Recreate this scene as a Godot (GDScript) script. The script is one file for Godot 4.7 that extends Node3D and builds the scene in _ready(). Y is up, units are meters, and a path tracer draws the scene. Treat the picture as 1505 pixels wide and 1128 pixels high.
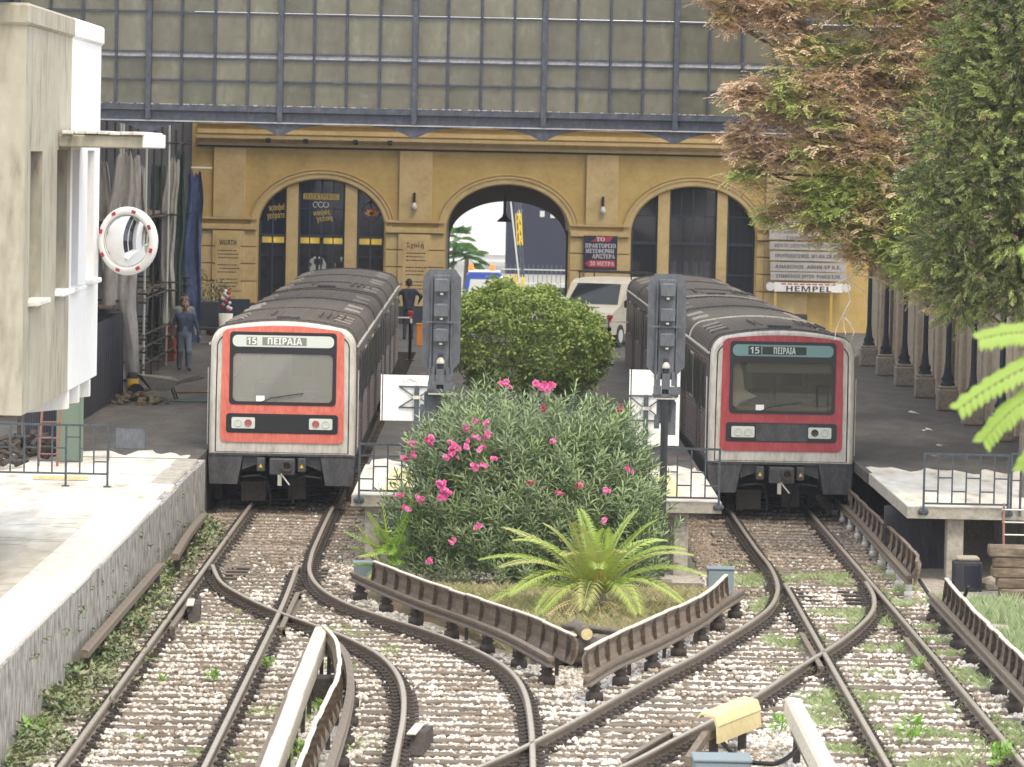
extends Node3D
# A terminus station seen from a footbridge: two metro trains under a glazed shed, a flowering island, tracks in white ballast.

var rng := RandomNumberGenerator.new()
var M := {}
var taken := {}

class B:
	var st := SurfaceTool.new()
	var sg := -1
	func _init():
		st.begin(Mesh.PRIMITIVE_TRIANGLES)
	func tri(a: Vector3, b: Vector3, c: Vector3):
		st.set_smooth_group(sg)
		st.add_vertex(a); st.add_vertex(c); st.add_vertex(b)
	func quad(a: Vector3, b: Vector3, c: Vector3, d: Vector3):
		tri(a, b, c); tri(a, c, d)
	func box(c: Vector3, s: Vector3, bs := Basis()):
		var h := s * 0.5
		var p := []
		for k in 8:
			p.append(c + bs * Vector3(h.x if k & 1 else -h.x, h.y if k & 2 else -h.y, h.z if k & 4 else -h.z))
		quad(p[4], p[5], p[7], p[6]); quad(p[1], p[0], p[2], p[3])
		quad(p[5], p[1], p[3], p[7]); quad(p[0], p[4], p[6], p[2])
		quad(p[6], p[7], p[3], p[2]); quad(p[0], p[1], p[5], p[4])
	func span(a: Vector3, b: Vector3):
		box((a + b) * 0.5, (b - a).abs())
	func cbox(c: Vector3, s: Vector3, ch: float, bs := Basis()):
		# box with chamfered edges along every side
		var h := s * 0.5
		var rings := [[-h.z, ch], [-h.z + ch, 0.0], [h.z - ch, 0.0], [h.z, ch]]
		var prev := []
		for r in rings:
			var e: float = r[1]
			var x: float = h.x - e
			var y: float = h.y - e
			var k: float = ch if e == 0.0 else ch * 0.4
			var o := [Vector2(-x, -y + k), Vector2(-x, y - k), Vector2(-x + k, y), Vector2(x - k, y), Vector2(x, y - k), Vector2(x, -y + k), Vector2(x - k, -y), Vector2(-x + k, -y)]
			var cur := []
			for q in o:
				cur.append(c + bs * Vector3(q.x, q.y, r[0]))
			if prev.is_empty():
				for i in range(1, 7):
					tri(cur[0], cur[i], cur[i + 1])
			else:
				for i in 8:
					quad(prev[i], cur[i], cur[(i + 1) % 8], prev[(i + 1) % 8])
			prev = cur
		for i in range(1, 7):
			tri(prev[0], prev[i + 1], prev[i])
	func prism(pts: PackedVector2Array, z0: float, z1: float, xf := Transform3D()):
		var n := pts.size()
		var idx := Geometry2D.triangulate_polygon(pts)
		for i in range(0, idx.size(), 3):
			var a := pts[idx[i]]; var b := pts[idx[i + 1]]; var c := pts[idx[i + 2]]
			tri(xf * Vector3(a.x, a.y, z1), xf * Vector3(b.x, b.y, z1), xf * Vector3(c.x, c.y, z1))
			tri(xf * Vector3(a.x, a.y, z0), xf * Vector3(c.x, c.y, z0), xf * Vector3(b.x, b.y, z0))
		for i in n:
			var a := pts[i]; var b := pts[(i + 1) % n]
			quad(xf * Vector3(a.x, a.y, z0), xf * Vector3(b.x, b.y, z0), xf * Vector3(b.x, b.y, z1), xf * Vector3(a.x, a.y, z1))
	func tube(path: Array, r0: float, r1: float, n := 6):
		var prev := []
		var up := Vector3.UP
		for i in path.size():
			var d: Vector3 = (path[mini(i + 1, path.size() - 1)] - path[maxi(i - 1, 0)]).normalized()
			var sx := d.cross(up)
			if sx.length() < 0.05:
				sx = d.cross(Vector3.RIGHT)
			sx = sx.normalized()
			var sy := sx.cross(d).normalized()
			var r := lerpf(r0, r1, float(i) / maxi(1, path.size() - 1))
			var cur := []
			for k in n:
				var a := TAU * k / n
				cur.append(path[i] + (sx * cos(a) + sy * sin(a)) * r)
			if not prev.is_empty():
				for k in n:
					quad(prev[k], cur[k], cur[(k + 1) % n], prev[(k + 1) % n])
			if i == 0 or i == path.size() - 1:
				for k in range(1, n - 1):
					tri(cur[0], cur[k], cur[k + 1])
			prev = cur
	func sweep(prof: Array, path: Array, closed := true):
		# prof: Vector2(side, up) carried along a mostly level path
		var prev := []
		var n := prof.size()
		for i in path.size():
			var d: Vector3 = path[mini(i + 1, path.size() - 1)] - path[maxi(i - 1, 0)]
			d.y = 0
			d = d.normalized()
			var sx := Vector3(-d.z, 0, d.x)
			var cur := []
			for q in prof:
				cur.append(path[i] + sx * q.x + Vector3(0, q.y, 0))
			if not prev.is_empty():
				for k in (n if closed else n - 1):
					quad(prev[k], cur[k], cur[(k + 1) % n], prev[(k + 1) % n])
			if closed and (i == 0 or i == path.size() - 1):
				for k in range(1, n - 1):
					tri(cur[0], cur[k], cur[k + 1])
			prev = cur
	func lathe(prof: Array, n: int, xf := Transform3D()):
		for i in prof.size() - 1:
			for k in n:
				var a := TAU * k / n
				var b := TAU * (k + 1) / n
				var p: Vector2 = prof[i]
				var q: Vector2 = prof[i + 1]
				quad(xf * Vector3(p.x * cos(a), p.y, p.x * sin(a)), xf * Vector3(q.x * cos(a), q.y, q.x * sin(a)), xf * Vector3(q.x * cos(b), q.y, q.x * sin(b)), xf * Vector3(p.x * cos(b), p.y, p.x * sin(b)))
	func cyl(a: Vector3, b: Vector3, r: float, n := 10):
		tube([a, b], r, r, n)
	func ring(outer: PackedVector2Array, inner: PackedVector2Array, z0: float, z1: float, c: Vector2, xf := Transform3D()):
		# plate between two outlines that are star shaped about c
		var angs := []
		for p in outer:
			angs.append((p - c).angle())
		for p in inner:
			angs.append((p - c).angle())
		angs.sort()
		var po := []
		var pi := []
		var last := -99.0
		for a in angs:
			if a - last < 0.0005:
				continue
			last = a
			po.append(cast(outer, c, a)); pi.append(cast(inner, c, a))
		var n := po.size()
		for i in n:
			var j := (i + 1) % n
			var o0: Vector2 = po[i]; var o1: Vector2 = po[j]; var i0: Vector2 = pi[i]; var i1: Vector2 = pi[j]
			for z in [z0, z1]:
				quad(xf * Vector3(o0.x, o0.y, z), xf * Vector3(o1.x, o1.y, z), xf * Vector3(i1.x, i1.y, z), xf * Vector3(i0.x, i0.y, z))
			quad(xf * Vector3(o0.x, o0.y, z0), xf * Vector3(o1.x, o1.y, z0), xf * Vector3(o1.x, o1.y, z1), xf * Vector3(o0.x, o0.y, z1))
			quad(xf * Vector3(i0.x, i0.y, z0), xf * Vector3(i1.x, i1.y, z0), xf * Vector3(i1.x, i1.y, z1), xf * Vector3(i0.x, i0.y, z1))
	func cast(poly: PackedVector2Array, c: Vector2, a: float) -> Vector2:
		var d := Vector2(cos(a), sin(a)) * 50.0
		var best := c
		var bl := -1.0
		for i in poly.size():
			var r = Geometry2D.segment_intersects_segment(c, c + d, poly[i], poly[(i + 1) % poly.size()])
			if r != null and (r - c).length() > bl:
				bl = (r - c).length(); best = r
		return best
	func done() -> ArrayMesh:
		st.generate_normals()
		return st.commit()

func rr(x0: float, y0: float, x1: float, y1: float, r: float, arch := 0.0) -> PackedVector2Array:
	var p := PackedVector2Array()
	var cs := [[x1 - r, y0 + r, -PI / 2], [x1 - r, y1 - r, 0.0], [x0 + r, y1 - r, PI / 2], [x0 + r, y0 + r, PI]]
	for k in 4:
		for i in 5:
			var a: float = cs[k][2] + PI / 2 * i / 4.0
			p.append(Vector2(cs[k][0] + r * cos(a), cs[k][1] + r * sin(a)))
		if k == 1:
			for i in range(1, 8):
				p.append(Vector2(lerpf(x1 - r, x0 + r, i / 8.0), y1))
	if arch > 0.0:
		for i in p.size():
			if p[i].y > (y0 + y1) * 0.5:
				var u := (p[i].x - (x0 + x1) * 0.5) / ((x1 - x0) * 0.5)
				p[i].y += arch * (1.0 - u * u) - 0.0
	return p

func numbered(called: String) -> String:
	var k: int = taken.get(called, 0)
	taken[called] = k + 1
	return called if k == 0 else "%s_%03d" % [called, k]

func tag(o: Node, label: String, category: String, group := "", kind := ""):
	if label: o.set_meta("label", label)
	if category: o.set_meta("category", category)
	if group: o.set_meta("group", group)
	if kind: o.set_meta("kind", kind)

func thing(called: String, label: String, category: String, at := Vector3.ZERO, turn := 0.0, group := "") -> Node3D:
	var o := Node3D.new()
	o.name = numbered(called)
	add_child(o)
	o.position = at
	o.rotation.y = turn
	tag(o, label, category, group)
	return o

func part(parent: Node, called: String, mesh: Mesh, m: Material, at := Vector3.ZERO) -> MeshInstance3D:
	var o := MeshInstance3D.new()
	o.name = called
	o.mesh = mesh
	if m: o.material_override = m
	o.position = at
	parent.add_child(o, true)
	return o

func solo(called: String, label: String, category: String, mesh: Mesh, m: Material, at := Vector3.ZERO, turn := 0.0, group := "") -> MeshInstance3D:
	var o := part(self, numbered(called), mesh, m, at)
	o.rotation.y = turn
	tag(o, label, category, group)
	return o

func setting(called: String, mesh: Mesh, m: Material) -> MeshInstance3D:
	var o := part(self, numbered(called), mesh, m)
	tag(o, "", "", "", "structure")
	return o

func bx(c: Vector3, s: Vector3, ch := 0.0) -> ArrayMesh:
	var b := B.new()
	if ch > 0.0: b.cbox(c, s, ch)
	else: b.box(c, s)
	return b.done()

func scatter(parent: Node, called: String, mesh: Mesh, m: Material, xfs: Array, cols: Array) -> MultiMeshInstance3D:
	var mm := MultiMesh.new()
	mm.transform_format = MultiMesh.TRANSFORM_3D
	mm.use_colors = cols.size() > 0
	mm.mesh = mesh
	mm.instance_count = xfs.size()
	for i in xfs.size():
		mm.set_instance_transform(i, xfs[i])
		if cols.size() > 0: mm.set_instance_color(i, cols[i])
	var o := MultiMeshInstance3D.new()
	o.name = called
	o.multimesh = mm
	o.material_override = m
	if parent != self: o.set_meta("kind", "stuff")
	parent.add_child(o, true)
	return o

func lettering(parent: Node, called: String, words: String, height: float, m: Material, at: Vector3, serif := false, bold := true, width := 0.0, turn := 0.0) -> MeshInstance3D:
	var f := SystemFont.new()
	f.font_names = PackedStringArray(["Droid Serif" if serif else "Droid Sans"])
	if bold: f.font_weight = 700
	var t := TextMesh.new()
	t.font = f
	t.font_size = 64
	t.text = words
	t.depth = 0.004
	t.pixel_size = height / 46.0
	t.curve_step = 2.0
	var o := part(parent, called, t, m, at)
	o.rotation.z = turn
	if width > 0.0:
		var w := t.get_aabb().size.x
		if w > 0.0: o.scale.x = width / w
	return o

func lin(r: float, g: float, b: float) -> Color:
	return Color(r, g, b).linear_to_srgb()

func noise_bytes(seed_: int, freq: float, size: int, sx := 1, sy := 1) -> PackedByteArray:
	var n := FastNoiseLite.new()
	n.seed = seed_
	n.noise_type = FastNoiseLite.TYPE_SIMPLEX_SMOOTH
	n.frequency = freq
	n.fractal_octaves = 4
	var im := n.get_seamless_image(size / sx, size / sy)
	im.convert(Image.FORMAT_L8)
	im.resize(size, size, Image.INTERPOLATE_CUBIC)
	return im.get_data()

func tex(seed_: int, cols: Array, f1: float, f2: float, w2 := 0.5, sx := 1, sy := 1, size := 256) -> ImageTexture:
	# cols: linear base colours from low to high noise
	var a := noise_bytes(seed_, f1, size, sx, sy)
	var b := noise_bytes(seed_ + 7, f2, size, sx, sy)
	var lut := PackedByteArray()
	lut.resize(256 * 3)
	for i in 256:
		var t := i / 255.0 * (cols.size() - 1)
		var k := mini(int(t), cols.size() - 2)
		var c: Color = cols[k].lerp(cols[k + 1], t - k).linear_to_srgb()
		lut[i * 3] = int(c.r * 255); lut[i * 3 + 1] = int(c.g * 255); lut[i * 3 + 2] = int(c.b * 255)
	var out := PackedByteArray()
	out.resize(size * size * 3)
	for i in size * size:
		var v := clampi(int(128 + (a[i] - 128) * (1.0 - w2) * 1.25 + (b[i] - 128) * w2 * 1.25), 0, 255) * 3
		out[i * 3] = lut[v]; out[i * 3 + 1] = lut[v + 1]; out[i * 3 + 2] = lut[v + 2]
	var im := Image.create_from_data(size, size, false, Image.FORMAT_RGB8, out)
	return ImageTexture.create_from_image(im)

func nrm(seed_: int, freq: float, strength: float, sx := 1, sy := 1) -> ImageTexture:
	var im := Image.create_from_data(256, 256, false, Image.FORMAT_L8, noise_bytes(seed_, freq, 256, sx, sy))
	im.convert(Image.FORMAT_RGBA8)
	im.bump_map_to_normal_map(strength)
	return ImageTexture.create_from_image(im)

var NF: ImageTexture
func pm(key: String, t: Texture2D, tile: float, rough := 0.85, bump := 0.5, metal := 0.0) -> StandardMaterial3D:
	var m := StandardMaterial3D.new()
	m.albedo_texture = t
	m.uv1_triplanar = true
	m.uv1_world_triplanar = true
	m.uv1_scale = Vector3.ONE / tile
	m.roughness = rough
	m.metallic = metal
	if bump > 0.0:
		m.normal_enabled = true
		m.normal_texture = NF
		m.normal_scale = bump
	M[key] = m
	return m

func pc(key: String, c: Color, rough := 0.7, metal := 0.0) -> StandardMaterial3D:
	# plain painted or plastic surface, c linear
	var m := StandardMaterial3D.new()
	m.albedo_color = c.linear_to_srgb()
	m.roughness = rough
	m.metallic = metal
	M[key] = m
	return m

func glass(key: String, c: Color, alpha: float, rough := 0.03) -> StandardMaterial3D:
	var m := StandardMaterial3D.new()
	var s := c.linear_to_srgb()
	m.albedo_color = Color(s.r, s.g, s.b, alpha)
	m.transparency = BaseMaterial3D.TRANSPARENCY_ALPHA
	m.roughness = rough
	M[key] = m
	return m

func leafm(key: String, back := Color(0.1, 0.16, 0.03), rough := 0.55) -> StandardMaterial3D:
	var m := StandardMaterial3D.new()
	m.vertex_color_use_as_albedo = true
	m.roughness = rough
	m.backlight_enabled = true
	m.backlight = back
	m.cull_mode = BaseMaterial3D.CULL_DISABLED
	M[key] = m
	return m

func glow(key: String, c: Color, e: float) -> StandardMaterial3D:
	var m := StandardMaterial3D.new()
	m.albedo_color = c
	m.emission_enabled = true
	m.emission = c
	m.emission_energy_multiplier = e
	M[key] = m
	return m

func C3(a, b, c) -> Color:
	return Color(a, b, c)

func materials():
	NF = nrm(5, 0.03, 3.0)
	pm("ballast_bed", tex(11, [C3(.27, .23, .185), C3(.42, .375, .32), C3(.60, .56, .505)], .03, .09), 1.6, .95, 1.0)
	pm("sleeper", tex(12, [C3(.06, .046, .035), C3(.15, .12, .093), C3(.27, .23, .19)], .02, .06, .5, 4, 1), 1.1, .9, .8)
	pm("rail", tex(13, [C3(.10, .075, .055), C3(.19, .15, .115), C3(.30, .255, .205)], .02, .08), .5, .6, .3, .15)
	pm("railtop", tex(14, [C3(.34, .295, .24), C3(.46, .415, .35), C3(.58, .54, .48)], .02, .08), .7, .38, .2, .5)
	pm("iron", tex(15, [C3(.018, .016, .015), C3(.05, .04, .034), C3(.10, .075, .055)], .03, .1), .6, .8, .4)
	pm("platform", tex(16, [C3(.32, .28, .23), C3(.50, .46, .40), C3(.60, .565, .505), C3(.72, .69, .64)], .012, .03, .45, 1, 4, 512), 5.3, .9, .3)
	pm("apron", tex(47, [C3(.046, .040, .035), C3(.070, .062, .055), C3(.11, .098, .088)], .012, .07, .45, 1, 3, 512), 5.0, .85, .35)  # asphalt grey, darkened further to carry the shade under the roof
	pm("coping", tex(17, [C3(.52, .49, .44), C3(.70, .68, .64), C3(.80, .785, .75)], .02, .08, .5), 2.2, .85, .4)
	pm("platform_wall", tex(18, [C3(.05, .045, .04), C3(.20, .185, .165), C3(.42, .40, .37), C3(.52, .5, .47)], .05, .09, .5, 1, 6, 512), 2.4, .95, .6)
	pm("concrete", tex(19, [C3(.22, .20, .17), C3(.36, .33, .28), C3(.46, .43, .38)], .02, .08), 2.0, .92, .5)
	pm("render_cream", tex(20, [C3(.17, .15, .11), C3(.32, .295, .235), C3(.40, .375, .305), C3(.42, .395, .325), C3(.48, .455, .39)], .012, .05, .45, 1, 4, 512), 4.4, .92, .3)
	pm("render_white", tex(21, [C3(.78, .785, .80), C3(.84, .845, .86), C3(.87, .875, .89)], .03, .08, .5, 1, 3), 2.0, .85, .2)
	pm("ochre", tex(22, [C3(.43, .295, .10), C3(.49, .345, .125), C3(.53, .38, .15)], .012, .06, .4), 3.5, .9, .25)
	pm("ochre_trim", tex(23, [C3(.44, .315, .14), C3(.52, .385, .185), C3(.58, .44, .23)], .012, .06, .4), 3.0, .88, .2)
	pm("plinth_blue", tex(24, [C3(.02, .026, .04), C3(.035, .045, .065)], .02, .06), 2.0, .7, .2)
	pm("shed_blue", tex(25, [C3(.034, .038, .056), C3(.052, .058, .083), C3(.09, .096, .12)], .02, .08, .5, 1, 2), 1.5, .5, .25)
	pm("shed_flange", tex(26, [C3(.20, .20, .23), C3(.34, .34, .36), C3(.5, .5, .5)], .02, .08), 1.0, .7, .3)
	pm("shed_glass", tex(27, [C3(.105, .10, .078), C3(.135, .131, .104), C3(.15, .146, .118), C3(.20, .195, .165)], .012, .05, .3, 1, 2, 512), 3.7, .18, .08)
	pm("train_silver", tex(28, [C3(.34, .315, .275), C3(.52, .49, .435), C3(.62, .595, .55)], .02, .07, .5, 1, 4), 1.2, .42, .1, .12)
	pm("train_side", tex(29, [C3(.045, .032, .028), C3(.10, .072, .064), C3(.17, .125, .115)], .03, .09, .5, 1, 2), 1.0, .6, .2, .15)
	pm("train_roof", tex(30, [C3(.042, .031, .024), C3(.078, .061, .049), C3(.135, .11, .092)], .02, .09, .5), 1.4, .75, .4)
	pm("red_a", tex(31, [C3(.46, .10, .07), C3(.60, .145, .105), C3(.68, .20, .155)], .015, .07, .5, 1, 4), 1.2, .45, .05)
	pm("red_b", tex(32, [C3(.26, .03, .036), C3(.36, .045, .055), C3(.43, .08, .085)], .015, .07, .5, 1, 4), 1.2, .42, .05)
	pm("skirt", tex(33, [C3(.03, .03, .034), C3(.06, .06, .066), C3(.10, .095, .09)], .02, .08, .5, 1, 3), 1.0, .65, .2)
	pc("black", C3(.012, .012, .015), .35)
	pc("void", C3(.03, .028, .028), .95)
	pc("rubber", C3(.02, .02, .022), .8)
	pm("signal_grey", tex(34, [C3(.07, .078, .095), C3(.105, .114, .132), C3(.145, .154, .168)], .02, .08, .5, 1, 3), 1.0, .6, .15)
	pm("rail_paint", tex(35, [C3(.03, .042, .055), C3(.05, .065, .08), C3(.09, .10, .11)], .03, .09), .8, .55, .2)
	pm("board_white", tex(36, [C3(.60, .60, .58), C3(.76, .76, .75), C3(.82, .82, .81)], .015, .06), 1.4, .7, .1)
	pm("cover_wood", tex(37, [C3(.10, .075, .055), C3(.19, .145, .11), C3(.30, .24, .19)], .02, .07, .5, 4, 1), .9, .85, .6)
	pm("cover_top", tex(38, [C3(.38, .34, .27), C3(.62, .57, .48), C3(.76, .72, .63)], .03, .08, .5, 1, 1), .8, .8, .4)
	pm("cover_yellow", tex(39, [C3(.50, .40, .18), C3(.66, .56, .29), C3(.74, .65, .40)], .02, .08, .5), .9, .6, .2)
	pm("timber", tex(40, [C3(.06, .045, .032), C3(.16, .12, .085), C3(.30, .24, .18)], .02, .07, .5, 4, 1), 1.0, .9, .8)
	pm("stone_wall", tex(41, [C3(.42, .33, .23), C3(.56, .46, .345), C3(.64, .545, .43)], .03, .08, .5, 1, 1), 1.8, .92, .8)
	pm("plinth_stone", tex(42, [C3(.24, .20, .16), C3(.36, .31, .25), C3(.46, .41, .35)], .03, .1), 1.0, .9, .7)
	pm("hoarding", tex(43, [C3(.018, .018, .026), C3(.034, .034, .046), C3(.06, .058, .07)], .02, .08, .5, 1, 4), 1.5, .7, .2)
	pm("sheet_grey", tex(44, [C3(.26, .245, .245), C3(.40, .38, .375), C3(.55, .53, .52)], .02, .08, .5, 1, 4), 1.5, .55, .5)
	pm("sheet_blue", tex(45, [C3(.035, .055, .14), C3(.06, .09, .21), C3(.13, .17, .30)], .02, .08, .5, 1, 4), 1.2, .5, .5)
	pm("net_green", tex(46, [C3(.02, .045, .04), C3(.045, .08, .07), C3(.08, .12, .11)], .02, .08, .5, 1, 4), 1.2, .8, .5)
	pm("bark", tex(48, [C3(.09, .072, .058), C3(.19, .16, .13), C3(.32, .28, .235)], .03, .08, .5, 1, 4), .7, .95, 1.0)
	pm("soil", tex(49, [C3(.07, .05, .03), C3(.14, .105, .065), C3(.25, .20, .13)], .03, .09), 1.2, .95, .9)
	pm("van", tex(50, [C3(.40, .36, .28), C3(.50, .455, .36), C3(.55, .5, .41)], .015, .06), 1.6, .4, .05)
	pm("sign_grey", tex(51, [C3(.30, .285, .27), C3(.40, .385, .365), C3(.46, .445, .43)], .02, .06), 1.4, .75, .1)
	pm("street", tex(52, [C3(.25, .24, .22), C3(.34, .33, .31)], .02, .06), 4.0, .9, .2)
	pm("vent", tex(53, [C3(.14, .12, .105), C3(.25, .225, .20), C3(.36, .335, .305)], .03, .09), .5, .7, .2)
	pc("letter_dark", C3(.035, .035, .04), .7)
	pc("letter_white", C3(.62, .62, .64), .7)
	pc("letter_red", C3(.42, .03, .05), .6)
	pc("letter_yellow", C3(.50, .36, .07), .6)
	pc("navy_sign", C3(.015, .016, .05), .5)
	pc("orange_bin", C3(.36, .07, .03), .6)
	pc("yellow_bin", C3(.55, .32, .015), .55)
	pc("white_paint", C3(.74, .74, .72), .6)
	pc("grey_box", C3(.20, .25, .28), .6)
	pc("green_paint", C3(.13, .18, .135), .7)
	pc("red_paint", C3(.22, .10, .075), .7)
	pc("chrome", C3(.9, .9, .9), .02, 1.0)
	pc("lens", C3(.52, .53, .50), .15)
	pc("lens_red", C3(.36, .10, .09), .25)
	pc("lens_dark", C3(.05, .035, .03), .25)
	pc("card", C3(.82, .82, .82), .7)
	pc("dial_grey", C3(.56, .60, .55), .5)
	pc("dial_teal", C3(.16, .28, .285), .5)
	pc("dial_back", C3(.19, .20, .18), .6)
	pc("dial_black", C3(.02, .03, .028), .6)
	pc("navy_hull", C3(.007, .009, .03), .6)
	pc("truck_blue", C3(.03, .07, .33), .35)
	pc("crane_yellow", C3(.72, .50, .02), .5)
	pc("amber", C3(.75, .25, .03), .4)
	pc("cab_wall", C3(.34, .34, .31), .8)
	pc("olive", C3(.22, .20, .05), .7)
	pc("cream_reflection", C3(.60, .56, .40), .7)  # cream of a bright reflection in the right windscreen
	pc("sage", C3(.25, .28, .19), .7)
	pc("cable", C3(.015, .015, .016), .6)
	pc("insulator", C3(.60, .58, .54), .4)
	pc("shop_green", C3(.10, .22, .06), .7)
	pc("shop_dark", C3(.20, .165, .13), .8)
	pc("pot", C3(.16, .05, .03), .8)
	pc("litter", C3(.7, .7, .68), .8)
	glass("pane_dark", C3(.012, .02, .04), .8)
	glass("pane_shop", C3(.03, .035, .05), .45)
	glass("screen_sky_reflection", C3(.36, .355, .325), .40, .04)  # grey film stands in for hazy sky reflected in the glass
	glass("screen_dark_reflection", C3(.05, .055, .045), .35, .02)  # dark tint stands in for reflected trees and a dim cab
	glass("roof_glass", C3(.5, .52, .5), .12, .05)
	leafm("leaf")
	leafm("leaf_dry", Color(.12, .09, .03), .7)
	leafm("petal", Color(.3, .08, .15), .6)
	var st := StandardMaterial3D.new()
	st.vertex_color_use_as_albedo = true
	st.roughness = 0.92
	M["stone"] = st
	var sk := StandardMaterial3D.new()
	sk.vertex_color_use_as_albedo = true
	sk.roughness = 0.85
	M["cloth"] = sk
	glow("strip_light", Color(1.0, .88, .42), .62)
	pc("car_glass", C3(.02, .024, .028), .04)

func _ready():
	rng.seed = 20240611
	# camera: on a footbridge, long lens, a little rolled
	var cam := Camera3D.new()
	cam.name = "camera"
	cam.position = Vector3(0, 6.4, 0)
	cam.rotation = Vector3(-0.057114, -0.003695, 0.021)
	cam.fov = 11.108
	cam.near = 0.5
	cam.far = 900.0
	cam.current = true
	var optics := CameraAttributesPhysical.new()
	optics.frustum_focal_length = 123.4
	optics.frustum_focus_distance = 60.0
	optics.frustum_near = 0.5
	optics.frustum_far = 900.0
	optics.exposure_aperture = 4.0
	cam.attributes = optics
	add_child(cam)
	var env := Environment.new()
	var sm := ProceduralSkyMaterial.new()
	sm.sky_top_color = Color(.87, .89, .92)
	sm.sky_horizon_color = Color(.97, .965, .955)
	sm.sky_curve = 0.25
	sm.ground_bottom_color = Color(.45, .43, .40)
	sm.ground_horizon_color = Color(.75, .74, .72)
	sm.sun_angle_max = 1.0
	var sky := Sky.new()
	sky.sky_material = sm
	env.background_mode = Environment.BG_SKY
	env.sky = sky
	env.tonemap_mode = Environment.TONE_MAPPER_LINEAR
	env.background_energy_multiplier = 1.3
	env.fog_enabled = true
	env.fog_density = 0.00028
	env.fog_light_color = Color(.86, .88, .92)
	env.tonemap_exposure = 1.88
	env.sdfgi_enabled = true
	env.ssao_enabled = true
	env.ssil_enabled = true
	var we := WorldEnvironment.new()
	we.name = "world"
	we.environment = env
	add_child(we)
	var sun := DirectionalLight3D.new()
	sun.name = "sun"
	sun.light_energy = 0.46
	sun.light_color = Color(1.0, .95, .86)
	sun.light_angular_distance = 20.0
	sun.shadow_enabled = true
	add_child(sun)
	sun.look_at_from_position(Vector3(3.5, 13, 8.0), Vector3.ZERO)
	materials()
	build_ground()
	build_platforms()
	build_shed()
	build_facade()
	build_street()
	build_signal_box()
	build_tracks()
	build_third_rails()
	build_trains()
	build_fittings()
	build_left_works()
	build_concourse()
	build_plants()
	build_trees()
	build_ballast()

var FLOWERS := [Vector3(0.13, 3.04, -58.41), Vector3(0.61, 3.04, -58.34), Vector3(0.76, 3.02, -58.34), Vector3(0.67, 2.73, -57.98), Vector3(1.85, 2.68, -58.93), Vector3(-0.32, 2.52, -57.98), Vector3(-0.17, 2.49, -57.89), Vector3(-0.44, 2.43, -57.97), Vector3(-0.29, 2.3, -57.82), Vector3(-0.14, 2.36, -57.8), Vector3(-0.97, 2.2, -58.2), Vector3(-1.25, 2.14, -58.61), Vector3(-0.44, 2.18, -57.81), Vector3(-0.62, 2.17, -57.9), Vector3(-0.23, 2.14, -57.7), Vector3(-0.64, 2.05, -57.84), Vector3(-0.71, 1.98, -57.84), Vector3(-1.21, 1.97, -58.3), Vector3(-1.36, 1.92, -58.53), Vector3(-0.01, 2.01, -57.59), Vector3(-0.17, 1.9, -57.58), Vector3(-0.32, 1.87, -57.62), Vector3(0.82, 2.28, -57.69), Vector3(1.94, 1.86, -57.95), Vector3(1.61, 1.59, -57.64), Vector3(1.24, 1.66, -57.53), Vector3(-0.77, 1.59, -57.73), Vector3(-0.71, 1.49, -57.66), Vector3(-0.79, 1.43, -57.69), Vector3(-1.41, 1.38, -58.24), Vector3(-1.12, 1.37, -57.91), Vector3(-1.3, 1.21, -58.04), Vector3(1.6, 1.15, -57.54), Vector3(-0.24, 1.02, -57.41), Vector3(-0.62, 0.76, -57.52), Vector3(-0.93, 0.46, -57.69), Vector3(0.49, 1.67, -57.43), Vector3(0.94, 1.53, -57.42)]

# ---------- the setting ----------
func build_ground():
	var b := B.new()
	b.quad(Vector3(-400, -.26, 120), Vector3(400, -.26, 120), Vector3(400, -.26, -700), Vector3(-400, -.26, -700))
	setting("ground", b.done(), M.soil)
	var n := FastNoiseLite.new()
	n.seed = 3
	n.frequency = 0.35
	b = B.new()
	b.sg = 0
	var x0 := -5.3
	var nx := 70
	var nz := 150
	var sx := 16.5 / nx
	var sz := 75.0 / nz
	for j in nz:
		for i in nx:
			var q := []
			for d in [[0, 0], [1, 0], [1, 1], [0, 1]]:
				var x: float = x0 + (i + d[0]) * sx
				var z: float = -30.0 - (j + d[1]) * sz
				q.append(Vector3(x, -.20 + n.get_noise_2d(x, z) * .05, z))
			b.quad(q[0], q[1], q[2], q[3])
	setting("ballast_bed", b.done(), M.ballast_bed)
	b = B.new()
	b.quad(Vector3(-60, -.2, -133.2), Vector3(60, -.2, -133.2), Vector3(60, -.2, -320), Vector3(-60, -.2, -320))
	setting("street", b.done(), M.street)

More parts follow.
